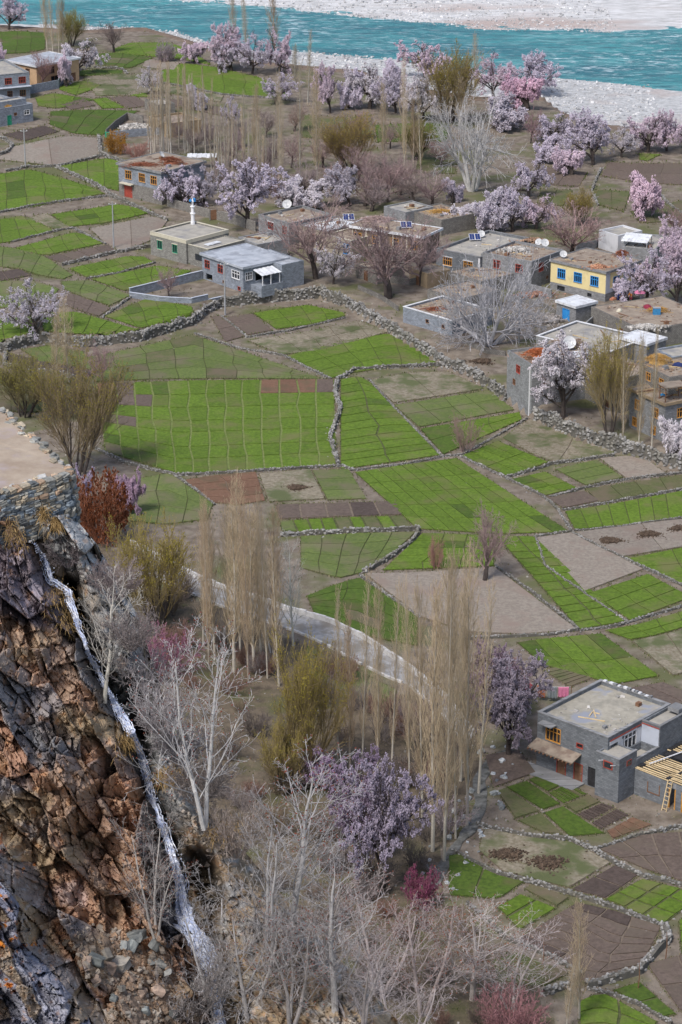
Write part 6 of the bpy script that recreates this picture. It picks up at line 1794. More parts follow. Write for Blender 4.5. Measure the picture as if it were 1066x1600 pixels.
def heap(name, p, rx, ry, h, m, label, cat, n=500, stick=False, size=0.12, seed=1, az=0.0, group=None):
    """a mound of loose pieces over a solid core"""
    r = np.random.default_rng(seed)
    root = empty(name, p, az); tag(root, label, cat, group)
    mb = MB(); k = 14; prof = [(1.0, 0.0), (0.86, 0.42), (0.6, 0.75), (0.3, 0.93), (0.02, 1.0)]
    for q, z in prof:
        for i in range(k):
            a = 2 * math.pi * i / k; w = 1 + .18 * math.sin(3 * a + seed) + r.normal(0, .04)
            mb.v.append((rx * .62 * q * w * math.cos(a), ry * .62 * q * w * math.sin(a), h * (.55 if stick else .86) * z - .02))
    for l in range(len(prof) - 1):
        for i in range(k): mb.f.append((l * k + i, l * k + (i + 1) % k, (l + 1) * k + (i + 1) % k, (l + 1) * k + i)); mb.m.append(0)
    mb.build('core', m, root); n = int(n * 2.2) if stick else int(n * 1.5)
    rad = np.abs(r.normal(0, .55, n)); a = r.uniform(0, 6.28, n); rad = rad * (1 + .3 * np.sin(3 * a + seed) + .2 * np.sin(5 * a)); z = h * np.sqrt(np.clip(1 - rad ** 2, 0.0, 1)) * r.uniform(.7, 1.05, n)
    c = np.stack([rx * rad * np.cos(a), ry * rad * np.sin(a), z + .03], 1)
    if stick:
        d = r.normal(0, 1, (n, 3)); d[:, 2] *= .35; d /= np.linalg.norm(d, axis=1, keepdims=True); L = r.uniform(.3, 1.1, n)[:, None] * size * 8
        V, F = tube_segs(c - d * L / 2, c + d * L / 2, np.full(n, size * .26), np.full(n, size * .18), 3)
    else:
        s = size * r.uniform(.5, 1.6, n); V, F = stones_mesh(c, np.stack([s, s * .8, s * .6], 1), r.uniform(0, 6, n), r, tilt=.4)
    obj('pieces', mesh_np('pieces', V, F, m), root)['kind'] = 'stuff'
    return root

def bundle(name, p, s, m, label, cat='bundle', seed=0):
    """a slumped heap of cloth"""
    r = np.random.default_rng(seed); mb = MB(); n = 14; lv = 7
    for l in range(lv):
        f = l / (lv - 1); rad = math.cos(f * 1.5) ** .7
        for k in range(n):
            a = 2 * math.pi * k / n; w = 1 + .22 * math.sin(2 * a + seed) + .12 * math.sin(5 * a + 2 * l) + r.normal(0, .05)
            mb.v.append((s * rad * w * math.cos(a), s * .8 * rad * w * math.sin(a), s * .75 * f))
    for l in range(lv - 1):
        for k in range(n): mb.f.append((l * n + k, l * n + (k + 1) % n, (l + 1) * n + (k + 1) % n, (l + 1) * n + k)); mb.m.append(0)
    mb.f.append(tuple((lv - 1) * n + k for k in range(n))); mb.m.append(0)
    o = mb.build(name, m, None, smooth=True); o.location = p; tag(o, label, cat)
    return o

# ---- the houses, far to near
H = House('house', 'blue grey two storey house with red windows cut by the left edge', (-75, 100), (-38, 121), (36, 108), 6.0, B_BLUE, R_CONC, coping=B_GREY)
row_of_windows(H, 'R', (0.60, 0.86), 3.7, 1.7, 1.5, W_RED, bars=3); row_of_windows(H, 'R', (0.62,), 0.7, 1.3, 1.5, W_BROWN); H.window('R', 0.86, 0.7, 1.5, 1.5, W_BROWN)
H.finish(); H.part('balcony_slab', B_PBLUE, (0.2, H.a + .1, -0.9, -0.003, 2.95, 3.12))
H = House('house', 'peach plastered house with pale flat roof at the left', (11, 96), (57, 105), (101, 88), 5.0, B_PEACH, R_BLUE, over=0.45, slab=B_WHITE)
H.window('R', 0.35, 2.9, 1.8, 1.6, W_BROWN, bars=2); H.window('R', 0.72, 2.9, 2.2, 1.6, W_ORANGE, bars=3); H.window('R', 0.42, 0.3, 2.4, 1.9, W_BROWN, bars=1, cross=0); H.door('R', 0.86, 1.4, 2.0); H.window('L', 0.7, 2.9, 1.5, 1.4, W_BROWN)
H.finish()
H = House('house', 'low grey flat house with a green door at the left edge', (-78, 156), (-18, 173), (75, 168), 4.0, B_BLUE, R_CONC, para=0.5)
H.window('R', 0.86, 1.7, 1.5, 1.1, W_WHITE, bars=1); H.window('R', 0.60, 1.9, 0.8, .7, W_BROWN); H.door('R', 0.46, 1.1, 2.2, W_GREEN); H.finish()
rest_block(H, 'parapet_block', B_BLUE, 4.0, H.a - .3, 2.0, 5.0, 4.9)
HB3 = H
H = House('shed', 'small stone shed with pale rubble roof behind the poplar grove', (226, 155), (245, 164), (265, 157), 2.4, B_STONE, R_CONC, cat='shed'); H.door('L', .5, 1, 1.8); H.finish()
H = House('house', 'tan mud roofed house behind the poplar grove', (232, 182), (262, 194), (300, 182), 3.0, B_TAN, R_MUD, coping=B_TAN); H.window('R', .5, 1, 1.2, 1.1, W_BROWN); H.door('L', .6, 1.1, 2); H.finish()
H = House('house', 'two storey blue grey house with orange windows and brushwood roof', (185, 257), (252, 271.5), (326, 256), 6.2, B_BLUE, R_MUD, para=0.12, bands=[(2.9, B_STONE)], over=0.35, slab=B_GREY)
row_of_windows(H, 'L', (0.23, 0.55, 0.82), 3.7, 1.75, 1.75, W_ORANGE, bars=2); H.door('L', 0.22, 2.2, 2.3, W_RED); H.window('R', 0.4, 3.7, 1.6, 1.6, W_ORANGE); H.finish()
H.part('canopy', B_CREAM, (-.9, -.003, H.b * .64, H.b * .92, 2.75, 2.95))
HB5 = H
M_MOSQ = plaster('mosque_stone', (0.29, 0.285, 0.265), bricks=(0.36, 0.2, 0.03, 0.6))
H = House('mosque', 'stone mosque with cream roof edge and white minaret', (235, 362), (291, 376.5), (344, 356), 4.3, M_MOSQ, R_CONC, coping=B_CREAM, para=.25, cat='mosque', bands=[])
row_of_windows(H, 'L', (0.26, 0.68), 1.5, 1.25, 1.6, W_GREEN, bars=1, cross=0, lintel=B_CREAM); H.finish()
H.part('cream_band', B_CREAM, (-.06, -.003, .0, H.b, 3.75, 4.28), (-.06, H.a, -.06, -.003, 3.75, 4.28))
mw = rest_block(H, 'prayer_wing', M_MOSQ, .4, H.a * .9, -5.2, -.003, 3.6, R_CONC, .2, B_CREAM)
MB().box(.33, .397, -4.0, -1.9, 1.2, 2.3).build('wing_window', GLASS, mw)
MB().box(2.4, 5.6, -3.2, -2.0, 3.5, 3.62).build('skylight', R_TIN, mw)
mt = rest_block(H, 'store_wing', B_STONE, 5.2, 9.6, -9.4, -5.203, 3.0, R_CONC, .2)
minx, miny = H.a - .9, H.b - 1.0
mb = MB().lathe([(.42, H.zroof), (.42, H.zroof + .5), (.34, H.zroof + .52), (.34, H.zroof + 1.9), (.5, H.zroof + 1.95), (.5, H.zroof + 2.1), (.30, H.zroof + 2.12), (.30, H.zroof + 3.2), (.46, H.zroof + 3.25), (.46, H.zroof + 3.38), (.2, H.zroof + 3.4), (.2, H.zroof + 4.1), (.28, H.zroof + 4.25), (.12, H.zroof + 4.6), (.02, H.zroof + 5.0)], 12, 0, (minx, miny))
mn = mb.build('minaret', W_WHITE, H.root)
for k, (dx, dz) in enumerate(((-.5, 4.2), (.55, 4.0), (.5, 4.25))):
    MB().lathe([(.02, H.zroof + dz), (.2, H.zroof + dz + .1), (.24, H.zroof + dz + .4), (.05, H.zroof + dz + .55)], 8, 0, (minx + dx, miny)).build('loudspeaker', W_BLUE, mn)
H = House('house', 'blue grey house with white awning on the terrace wall', (315.5, 398.5), (380, 420.5), (460, 409), 4.2, B_BLUE, R_BLUE, para=.05, over=.3, slab=R_BLUE)
row_of_windows(H, 'L', (0.13, 0.45), 2.1, 1.5, 1.5, W_RED, bars=1); H.window('L', 0.82, 2.0, 2.3, 1.5, W_WHITE, bars=2, glass=GLASS); H.hole('L', .17, 0.1, 1.9, 1.1); H.window('L', .52, .5, .5, .5, W_BROWN, bars=0, cross=0); H.window('L', .90, .15, .8, .7, W_RED, bars=0, cross=0)
H.window('R', .13, 2.0, 1.5, 1.5, W_WHITE, bars=2); H.hole('R', .45, 1.6, 3.4, 2.0); H.finish()
rest_block(H, 'side_wing', B_BLUE, H.a * .66, H.a * 1.16, -2.6, H.b * .6, 4.35, R_BLUE, .05)
aw = MB(); n = 9
for k in range(n):
    x0 = 1.9 + k * .46; z = 3.75 + .06 * (k % 2); z2 = 3.75 + .06 * ((k + 1) % 2)
    aw.hexa([(x0, -2.9, z - .55), (x0 + .46, -2.9, z2 - .55), (x0 + .46, -.31, z2), (x0, -.31, z), (x0, -2.9, z - .5), (x0 + .46, -2.9, z2 - .5), (x0 + .46, -.31, z2 + .05), (x0, -.31, z + .05)])
ao = aw.build('awning', R_TIN, H.root)
for x in (2.1, 3.9, 5.8): MB().beam((x, -2.7, -.3), (x, -2.7, 3.2), .12, .12).build('post', W_WHITE, ao)
H.part('veranda', B_BLUE, (1.6, H.a * .66 - .003, -3.0, -.003, -.5, 1.2), (1.6, H.a * .66 - .003, -3.0, -2.85, 1.2, 1.5))
HB7 = H
H = House('house', 'grey house with a big white dish beside the mosque', (404, 335.5), (452, 350), (522, 336), 4.0, B_GREY, R_MUD, para=.35, coping=B_GREY)
H.window('L', .40, 1.9, 1.5, 1.4, W_RED, bars=2, lintel=B_WHITE); H.window('L', .85, 1.9, 1.2, 1.4, W_RED, bars=1); H.window('R', .3, 1.9, 1.3, 1.3, W_BROWN); H.finish()
HB8 = H
H = House('house', 'low tan roofed house with a dark blue window', (508, 367), (549, 377), (606, 364), 4.2, B_BEIGE, R_MUD, para=.15, coping=B_CREAM)
H.window('L', .82, 1.6, 1.6, 1.9, W_BLUE, bars=1, cross=0); H.finish()
M_TIMB = plaster('brown_timber_front', (0.24, 0.175, 0.12))
H = House('house', 'beige house with white tin eaves and orange windows', (548, 355), (660, 372), (676, 358), 5.4, M_TIMB, R_MUD, para=.1, over=.5, slab=R_TIN, bands=[(.5, B_STONE), (2.6, B_STONE)])
row_of_windows(H, 'L', (.10, .36, .62, .88), 3.0, 1.5, 1.6, W_ORANGE, bars=2); row_of_windows(H, 'L', (.45, .80), .6, 1.3, 1.4, W_BROWN, bars=1); H.door('L', .2, 1.3, 2.1); H.finish()
H.part('floor_band', B_CREAM, (-.10, -.003, 0, H.b, 2.55, 2.8))
for k in range(6): H.part('pilaster', B_CREAM, (-.14, -.003, H.b * (.01 + .19 * k), H.b * (.01 + .19 * k) + .28, 2.81, 5.3))
HB9 = H
H = House('house', 'mud roofed house strewn with straw, behind the beige house', (636, 327), (690, 344), (728, 329), 3.0, B_STONE, R_MUD, para=.2); H.finish(); HB12 = H
H = House('house', 'grey house with solar panels and two orange windows', (682, 389), (750.5, 402.5), (790, 365), 4.2, B_DARK, R_CONC, para=.4, coping=B_GREY, bands=[(.5, B_WHITE)])
row_of_windows(H, 'L', (.26, .73), 1.6, 1.9, 1.5, W_ORANGE, bars=3, lintel=B_WHITE); H.finish()
H.part('corner_pier', B_WHITE, (-.06, -.003, .0, .35, 0, 4.0)); HB10 = H
H = House('house', 'grey house with cluttered roof and two dishes, left of the yellow house', (754, 394), (831, 409), (860, 386), 5.0, B_GREY, R_MUD, para=.45)
H.window('L', .30, 2.6, 1.4, 1.5, W_RED); H.window('L', .75, 2.6, 1.5, 1.5, W_RED); H.window('R', .3, 2.6, 1.4, 1.5, W_RED); H.door('R', .75, 1.2, 2.1); H.window('R', .5, .8, .6, .6, W_BROWN, bars=0); H.finish(); HB11 = H
H = House('house', 'yellow house with three bright blue windows', (861, 408.5), (947, 428), (985.5, 406), 4.9, B_YEL, R_MUD, para=.1, over=.25, slab=B_GREY, bands=[(1.35, B_GREY)])
row_of_windows(H, 'L', (.20, .50, .80), 2.3, 1.75, 1.75, W_BLUE, bars=3, cross=.66, f=.11); H.window('L', .2, .2, 1.6, .8, W_BLACK, bars=0, cross=0, sill=False); H.window('L', .72, .3, .9, .6, W_BLACK, bars=0, cross=0, sill=False)
H.window('R', .30, 2.2, 1.7, 1.7, W_BLUE, bars=1); H.window('R', .82, 2.4, 1.6, 1.9, W_BLUE, bars=1, cross=.6); H.finish()
H.part('white_gable_plaster', B_PBLUE, (.05, H.a, -.025, -.003, 1.36, 2.1), (.05, H.a * .12, -.025, -.003, 2.1, 4.85), (H.a * .5, H.a * .62, -.025, -.003, 2.1, 4.85)); HB13 = H
H = House('house', 'flat roofed grey house under a white tin panel, behind the yellow house', (972, 385), (1024, 390), (1043, 368), 3.2, B_GREY, R_CONC, para=.3); H.finish(); HB14 = H
H = House('shed', 'white walled shed behind the yellow house', (936, 359), (966, 368), (980, 353), 3.4, B_WHITE, R_CONC, cat='shed'); H.finish()
H = House('shed', 'small shed with white tin roof and blue door', (870, 472.5), (900, 482), (922, 471), 2.6, B_GREY, R_TIN, over=.22, slab=R_TIN, cat='shed'); H.door('L', .5, 1.7, 2.0, W_BLUE); H.finish()
H = House('house', 'low grey building with white coping below the huge silvery tree', (630, 479.5), (707, 502), (758, 481), 2.6, B_BLUE, R_MUD, para=.3, coping=B_WHITE)
H.window('L', .50, 1.0, .8, .7, W_BROWN, bars=0, cross=0); H.window('L', .82, .9, .7, .7, W_BROWN, bars=0, cross=0); H.finish(); HB16 = H
H = House('house', 'earth roofed building with goods spread on it, right of the blue door shed', (924, 479), (1004, 516), (1100, 490), 3.2, B_STONE, R_MUD, para=.02); H.door('L', .6, 1.1, 1.9); H.finish(); HB17 = H
H = House('house', 'flat building with two white coping lines below the blue door shed', (838, 525), (950, 552), (984, 521), 3.0, B_GREY, R_CONC, para=.25, coping=B_WHITE); H.finish(); HB17b = H
H = House('shed', 'pale tin roofed shed behind the poplar trio', (967, 529.5), (1011, 541), (1030, 528), 3.0, B_GREY, R_TIN, over=.2, slab=R_TIN, cat='shed'); H.finish()
H = House('house', 'tall grey corner house with reddish clutter on the roof', (793, 547), (832, 571), (935, 549), 8.0, B_GREY, R_MUD, para=.4, zb=TERR - 1.6)
H.window('L', .45, 5.4, 1.3, 1.3, W_RED); H.window('L', .30, 3.2, .9, 1.0, W_BROWN, bars=1); H.window('R', .2, 4.8, 1.4, 1.4, W_BROWN); H.window('R', .55, 4.8, 1.4, 1.4, W_BROWN); H.finish(); HB18 = H
H.part('drain_pipe', W_WHITE, (-.12, -.003, .55, .68, -.3, 7.6))
H = House('house', 'stone house with orange windows in two rows at the right edge', (985, 610), (1040, 634), (1100, 614), 6.4, B_GREY, R_MUD, para=.1, over=.3, slab=B_TAN, zb=TERR - .8)
row_of_windows(H, 'L', (.22, .74), 3.9, 1.25, 1.6, W_ORANGE, bars=2); row_of_windows(H, 'L', (.16, .70), 1.3, 1.1, 1.4, W_ORANGE, bars=2); row_of_windows(H, 'R', (.35,), 4.1, 1.5, 1.5, W_ORANGE, bars=2); H.finish(); HB19 = H
H = House('house', 'upper stone house behind hay heaps at the right edge', (1000, 568), (1046, 590), (1110, 570), 8.6, B_STONE, R_MUD, para=.1, zb=TERR); row_of_windows(H, 'L', (.3, .75), 6.6, 1.2, 1.3, W_ORANGE, bars=1); H.window('R', .3, 6.6, 1.3, 1.3, W_BROWN); H.finish(); HB19b = H

H = House('house', 'stone building behind the yellow green willow', (898, 562), (968, 592), (1012, 572), 6.2, B_STONE, R_MUD, para=.2, zb=TERR - .8); H.window('L', .3, 3.6, 1.2, 1.2, W_BROWN); H.window('L', .75, 1.0, 1.1, 1.2, W_BROWN); H.finish(); HX1 = H
H = House('house', 'bluish block house with flat grey roof cut by the right edge', (1024, 545), (1052, 558), (1110, 540), 5.0, B_BLUE, R_CONC, para=.3); H.window('L', .5, 2.6, 1.1, 1.1, W_BROWN); H.finish()
H = House('house', 'low stone house with a dark doorway under the huge silvery tree', (668, 452), (716, 468), (768, 448), 2.8, B_STONE, R_MUD, para=.15); H.door('L', .55, 1.6, 2.1, W_BLACK); H.finish(); HX3 = H
H = House('house', 'cluttered low house between the dish house and the beige house', (468, 352), (510, 363), (566, 348), 4.2, B_BEIGE, R_TIN, para=.1, coping=B_GREY); H.window('L', .5, 1.8, 1.4, 1.4, W_RED); H.finish(); HX4 = H
H = House('house', 'grey flat roof between the mosque and the dish house', (372, 370), (402, 382), (440, 370), 3.4, B_GREY, R_CONC, para=.2); H.hole('L', .5, .2, 1.2, 1.9); H.finish(); HX5 = H
H = House('shed', 'low stone store in front of the cluttered roof house', (700, 424), (752, 440), (800, 424), 2.4, B_STONE, R_MUD, para=.1, cat='shed'); H.finish(); HX6 = H
H = House('house', 'grey back house with pale roof above the straw strewn roof', (600, 322), (634, 332), (668, 320), 3.2, B_GREY, R_CONC, para=.25); H.finish(); HX7 = H
H = House('shed', 'stone byre with mud roof beside the pinkish bare tree', (556, 412), (588, 424), (622, 412), 2.4, B_STONE, R_MUD, para=.1, cat='shed'); H.door('L', .5, 1.1, 1.8); H.finish(); HX8 = H
H = House('shed', 'brown mud byre right of the beige house', (640, 418), (668, 428), (690, 416), 2.6, B_TAN, R_MUD, para=.1, cat='shed'); H.door('L', .5, 1.1, 1.9); H.finish(); HX9 = H
# ---- the new grey house with its unfinished annex
H = House('house', 'new grey block house with a big flat roof at the lower right', (840.5, 1113), (950.5, 1153.5), (1040, 1098), 6.3, B_DARK, mat('stained_concrete_roof', (0.27, 0.255, 0.215), (0.40, 0.37, 0.31), 0.9, space='obj', c3=(0.27, 0.285, 0.33), s3=0.22, t3=(0.50, 0.58), bump=0.25, bscale=5, detail=8), para=.38, coping=B_GREY)
H.window('L', .23, 3.5, 2.0, 1.75, W_ORANGE, bars=3, cross=.66); H.window('L', .61, 3.9, .9, .6, W_RED, bars=0, cross=0); H.door('L', .36, 1.3, 2.1, W_BROWN, frame=W_RED); H.door('L', .60, 1.2, 2.1, W_BROWN, frame=W_RED); H.door('L', .80, 1.3, 2.3, W_BLACK, frame=B_DARK)
H.window('R', .36, 3.5, 2.2, 2.1, W_WHITE, bars=2, cross=.7); H.hole('R', .10, 3.2, 1.1, 2.2)
H.finish()
a, b = H.a, H.b
cap = MB().box(-1.0, -.003, b * .72, b * .92, 5.55, 5.66); cap.build('canopy', B_GREY, H.root)
pr = MB(); pr.hexa([(-1.6, b * .36, 2.75), (-.003, b * .36, 3.2), (-.003, b * 1.0, 3.2), (-1.6, b * 1.0, 2.75), (-1.6, b * .36, 2.9), (-.003, b * .36, 3.35), (-.003, b * 1.0, 3.35), (-1.6, b * 1.0, 2.9)])
po = pr.build('porch_roof', R_MUD, H.root)
for k in range(12):
    y = b * (.38 + .61 * k / 11); MB().beam((-1.75, y, 2.66), (-.05, y, 3.13), .13, .13).build('rafter', W_BROWN, po)
rest_block(H, 'balcony', B_DARK, 1.9, a * .53, -2.4, -.003, 3.9, R_CONC, .85, B_GREY)
wg = rest_block(H, 'wing', B_DARK, a * .53 + .003, a - .1, -2.4, -.003, 6.28, R_CONC, .35, B_GREY)
MB().box(a * .53 - .03, a * .53 - .003, -2.3, -.05, 3.2, 6.0).build('white_plaster', B_PBLUE, H.root)
H.part('white_plaster', B_WHITE, (.3, a * .22, -.03, -.003, 5.3, 5.75), (a * .46, a * .53 - .04, -.03, -.003, 3.2, 5.6), (a * .22, a * .46, -.03, -.003, 5.62, 5.75), (a * .16, a * .245, -.03, -.003, 3.2, 5.3))
H.part('red_trim', W_RED, (.3, a * .53, -.09, -.033, 5.78, 5.9), (a * .53 - .09, a * .53 - .033, -2.35, -.1, 5.98, 6.08))
bt = rest_block(H, 'bath_block', B_DARK, -1.2, 1.9 - .003, -2.4, 0.6, 5.0, R_CONC, .12, B_GREY)
for (x0, x1, y0, y1) in ((-1.23, -1.203, -1.5, -.5),): 
    o = MB().box(x0 - .03, x1, y0 - .1, y1 + .1, 3.55, 4.4).build('window', W_RED, H.root); MB().box(x0 - .04, x0 - .032, y0 + .02, y1 - .02, 3.67, 4.28).build('pane', GLASS, o)
o = MB().box(.1, .9, -2.46, -2.403, 3.8, 4.4).build('window', W_RED, H.root); MB().box(.18, .82, -2.47, -2.463, 3.88, 4.32).build('pane', GLASS, o)
for k, (p, q) in enumerate((((-1.2, -.3, 4.3), (-1.9, -.3, 4.55)), ((-1.2, -1.9, 4.2), (-2.0, -1.9, 4.5)))): MB().tube([p, q], .05, 6).build('pipe', W_WHITE, H.root)
MB().tube([(a + .06, -1.6, .2), (a + .06, -1.6, 6.0)], .07, 6).build('pipe', W_WHITE, H.root)
H.part('doorstep', B_GREY, (-2.2, -.003, b * .3, b * 1.25, -.4, .12))
for k in range(14): H.part('loose_block', B_WHITE if k % 2 else B_GREY, (a - .3 - random.uniform(0, .1), a + .02, b * (.25 + .05 * k), b * (.25 + .05 * k) + random.uniform(.25, .5), 6.42, 6.42 + random.uniform(.08, .22)))
H.part('turret', B_GREY, (a * .88, a + .1, -2.0, -.6, 6.3, 6.75))
HN = H
for k, (p, q) in enumerate((((2.6, 5.9), (3.6, 3.1)), ((3.5, 5.1), (4.6, 5.5)), ((4.5, 5.3), (4.7, 4.6)))):
    z = H.zroof + .06; o = MB().beam(H.world(p[0], p[1], z), H.world(q[0], q[1], z), .12, .09).build('plank', W_POLE); tag(o, 'loose plank on the roof of the new grey house', 'plank', 'planks on the new house roof')
# annex: low walls, bare rafters
AX = empty('annex', H.world(2.0, -2.4), math.atan2(H.u[1], H.u[0])); tag(AX, 'unfinished annex with bare pole rafters beside the new grey house', 'annex')
ax0, ax1, ay0, ay1, ah = -.4, 9.6, -8.0, -.03, 2.9
def part_ax(n, m, *bx):
    mb = MB()
    for q in bx: mb.box(*q)
    return mb.build(n, m, AX)
part_ax('wall', B_DARK, (ax0, ax0 + .25, ay0 + 3.6, ay1, -.5, ah), (ax0, ax0 + .25, ay0 + 2.7, ay0 + 3.6, -.5, 0), (ax0, ax0 + .25, ay0 + 2.0, ay0 + 2.7, -.5, ah), (ax0, ax0 + .25, ay0 + .9, ay0 + 2.0, -.5, 0), (ax0, ax0 + .25, ay0, ay0 + .9, -.5, ah),
        (ax0 + .253, ax1, ay0, ay0 + .25, -.5, ah), (ax1 - .25, ax1, ay0 + .253, ay1, -.5, ah), (ax0 + .253, ax1 - .253, ay0 + 3.75, ay0 + 4.0, -.5, ah - .02))
part_ax('door_frame', W_ORANGE, (ax0 - .02, ax0 + .1, ay0 + 2.72, ay0 + 2.84, 0, 2.3), (ax0 - .02, ax0 + .1, ay0 + 3.46, ay0 + 3.58, 0, 2.3), (ax0 - .02, ax0 + .1, ay0 + .92, ay0 + 1.04, 0, 2.3), (ax0 - .02, ax0 + .1, ay0 + 1.86, ay0 + 1.98, 0, 2.3))
part_ax('lintel', B_GREY, (ax0, ax0 + .25, ay0 + 2.7, ay0 + 3.6, 2.35, ah), (ax0, ax0 + .25, ay0 + .9, ay0 + 2.0, 2.35, ah))
part_ax('window', W_BROWN, (ax0 - .05, ax0 - .003, -3.3, -1.7, .9, 1.0), (ax0 - .05, ax0 - .003, -3.3, -3.2, 1.0, 2.1), (ax0 - .05, ax0 - .003, -1.8, -1.7, 1.0, 2.1))
part_ax('floor', R_MUD, (ax0 + .26, ax1 - .26, ay0 + .26, ay1, -.4, -.02))
rr = random.Random(3)
for bay, (y0, y1) in enumerate(((ay0 + 3.7, ay1 + .25), (ay0 - .3, ay0 + 4.1))):
    x = ax0 + .1
    while x < ax1:
        j = rr.uniform(-.08, .08)
        mb = MB(); zz = ah + .08 + rr.uniform(0, .05) + bay * .07
        mb.tube([(x + j, y0 + rr.uniform(-.2, .2), zz), (x - j, y1 + rr.uniform(-.2, .2), zz + .02)], [rr.uniform(.055, .085), rr.uniform(.065, .10)], 6)
        if not (bay == 0 and 4.2 < x < 5.4): mb.build('rafter', W_POLE, AX)
        x += rr.uniform(.36, .46)
for (x0, x1, y0, y1) in ((4.1, 5.5, -3.9, -.6), (.2, 1.0, -.5, -.05), (5.6, 9.3, -.45, -.05), (ax0, .3, -4.3, -3.9), (1.4, 4.0, -4.5, -4.2)):
    MB().box(x0, x1, y0, y1, ah + .26, ah + .31).build('black_sheet', W_BLACK, AX)
for k in range(16):
    x, y = rr.uniform(1.2, 5.5), rr.uniform(-6.2, -3.2); an = rr.uniform(-.5, .9); L = rr.uniform(.6, 1.5)
    MB().beam((x, y, ah + .34 + .02 * k / 4), (x + L * math.cos(an), y + L * math.sin(an), ah + .36 + .02 * k / 4), .14, .05).build('loose_board', W_POLE if k % 3 else B_CREAM, AX)
MB().beam((1.0, -.9, ah + .45), (7.2, -2.2, ah + .5), .12, .08).build('batten', W_WHITE, AX)
ld = empty('ladder', tuple(Vector(AX.matrix_basis @ Vector((ax0 - 1.0, -4.6, -.05)))), math.atan2(H.u[1], H.u[0])); tag(ld, 'wooden ladder leaning on the annex wall', 'ladder')
for y in (-.28, .28): MB().beam((0, y, 0), (.9, y, 3.2), .08, .08).build('rail', W_POLE, ld)
for k in range(7): MB().beam((.9 * (k + .7) / 7.4, -.3, 3.2 * (k + .7) / 7.4), (.9 * (k + .7) / 7.4, .3, 3.2 * (k + .7) / 7.4), .06, .06).build('rung', W_POLE, ld)
o = part_ax('tank', B_DARK, (ax0 - 1.6, ax0 - .003, ay0 - 1.2, ay0 + .6, -.5, 1.3)); 

def roof_litter(Hh, n, seed, m=None, poles=3):
    r = np.random.default_rng(seed); z = Hh.zroof
    x = r.uniform(.6, max(Hh.a - .6, .8), n); y = r.uniform(.6, max(Hh.b - .6, .8), n)
    cl = vnoise(x * .45 + seed, y * .45, seed) > .5
    x, y = x[cl], y[cl]; k = len(x); s_ = .08 + .3 * r.random(k) ** 3
    V, F = stones_mesh(np.stack([x, y, z + s_ * .2], 1), np.stack([s_ * r.uniform(.7, 1.8, k), s_, s_ * .5], 1), r.uniform(0, 6, k), r, tilt=.2)
    obj('roof_litter', mesh_np('roof_litter', V, F, m or RUBBLE), Hh.root)['kind'] = 'stuff'
    for q in range(poles):
        a_ = r.uniform(0, 3.1); L = r.uniform(1.2, 3.0); cx, cy = r.uniform(1.5, max(Hh.a - 1.5, 1.6)), r.uniform(1.5, max(Hh.b - 1.5, 1.6))
        MB().beam((cx - L / 2 * math.cos(a_), cy - L / 2 * math.sin(a_), z + .07), (cx + L / 2 * math.cos(a_), cy + L / 2 * math.sin(a_), z + .1), .12, .1).build('roof_pole', W_BROWN if q % 2 else W_POLE, Hh.root)
    for q in range(2):
        cx, cy, w_ = r.uniform(.8, max(Hh.a - 1.2, .9)), r.uniform(.8, max(Hh.b - 1.2, .9)), r.uniform(.4, .8)
        MB().box(cx, cx + w_, cy, cy + w_ * .8, z + .01, z + w_ * .7).build('roof_crate', W_BROWN if q else B_GREY, Hh.root)
BR_R = mat('brown_litter', (0.17, 0.11, 0.08), (0.33, 0.25, 0.18), 1, island=.5)
for q, (hh, n_, mm) in enumerate(((HB8, 160, None), (HB9, 120, BR_R), (HB10, 60, None), (HB11, 260, BR_R), (HB12, 240, BR_R), (HB13, 120, BR_R), (HB14, 60, None), (HB16, 140, BR_R), (HB17, 260, BR_R), (HB17b, 110, None), (HB18, 260, BR_R), (HB19, 160, BR_R), (HB19b, 140, BR_R), (HX1, 220, BR_R), (HX3, 160, BR_R), (HX4, 140, None), (HX5, 80, None), (HX6, 160, BR_R), (HX7, 120, None), (HB3, 90, None), (HB5, 120, BR_R), (HN, 90, None))):
    roof_litter(hh, n_, 60 + q, mm, 1 if hh is HN or hh is HB10 else 4)
# ---- block walls around yards
def block_wall(label, px, h, m, zb=None, th=.22, coping=None, base_h=0):
    W = hit(px); root = empty('yard_wall', tuple(W[0])); tag(root, label, 'wall'); o0 = W[0]
    for k in range(len(W) - 1):
        A, B = W[k] - o0, W[k + 1] - o0
        L = float(np.linalg.norm((B - A)[:2])); an = math.atan2(B[1] - A[1], B[0] - A[0])
        n = max(1, int(L / 3.2))
        for q in range(n):
            p = A + (B - A) * (q / n); l = L / n
            o = MB().box(0, l - .004, -th / 2, th / 2, -.6, h + random.uniform(-.03, .03)).build('wall_panel', m, root); o.location = p; o.rotation_euler = (0, 0, an)
            if coping:
                c = MB().box(-.02, l - .006, -th / 2 - .05, th / 2 + .05, h + .04, h + .12).build('coping', coping, o)
    return root
block_wall('grey block wall running below the peach house', [(-20, 158), (40, 148), (92, 138)], 2.0, B_BLUE)
block_wall('short grey wall joining the peach house corner', [(92, 138), (100, 128), (84, 122)], 2.2, B_BLUE)
block_wall('blue grey wall at the back of the walled yard', [(203, 464), (260, 450), (316, 436)], 1.5, B_BLUE, coping=B_PBLUE)
block_wall('low blue grey wall at the front of the walled yard', [(203, 465), (250, 472), (300, 474), (350, 472), (380, 466)], .9, B_BLUE, coping=B_PBLUE)
block_wall('stone wall round the ruined yard with a teal gate', [(166, 214), (180, 200), (199, 187), (224, 192)], 1.6, B_STONE)
block_wall('grey front wall of the ruined yard', [(171, 217), (228, 212), (296, 208)], 1.6, B_BLUE)
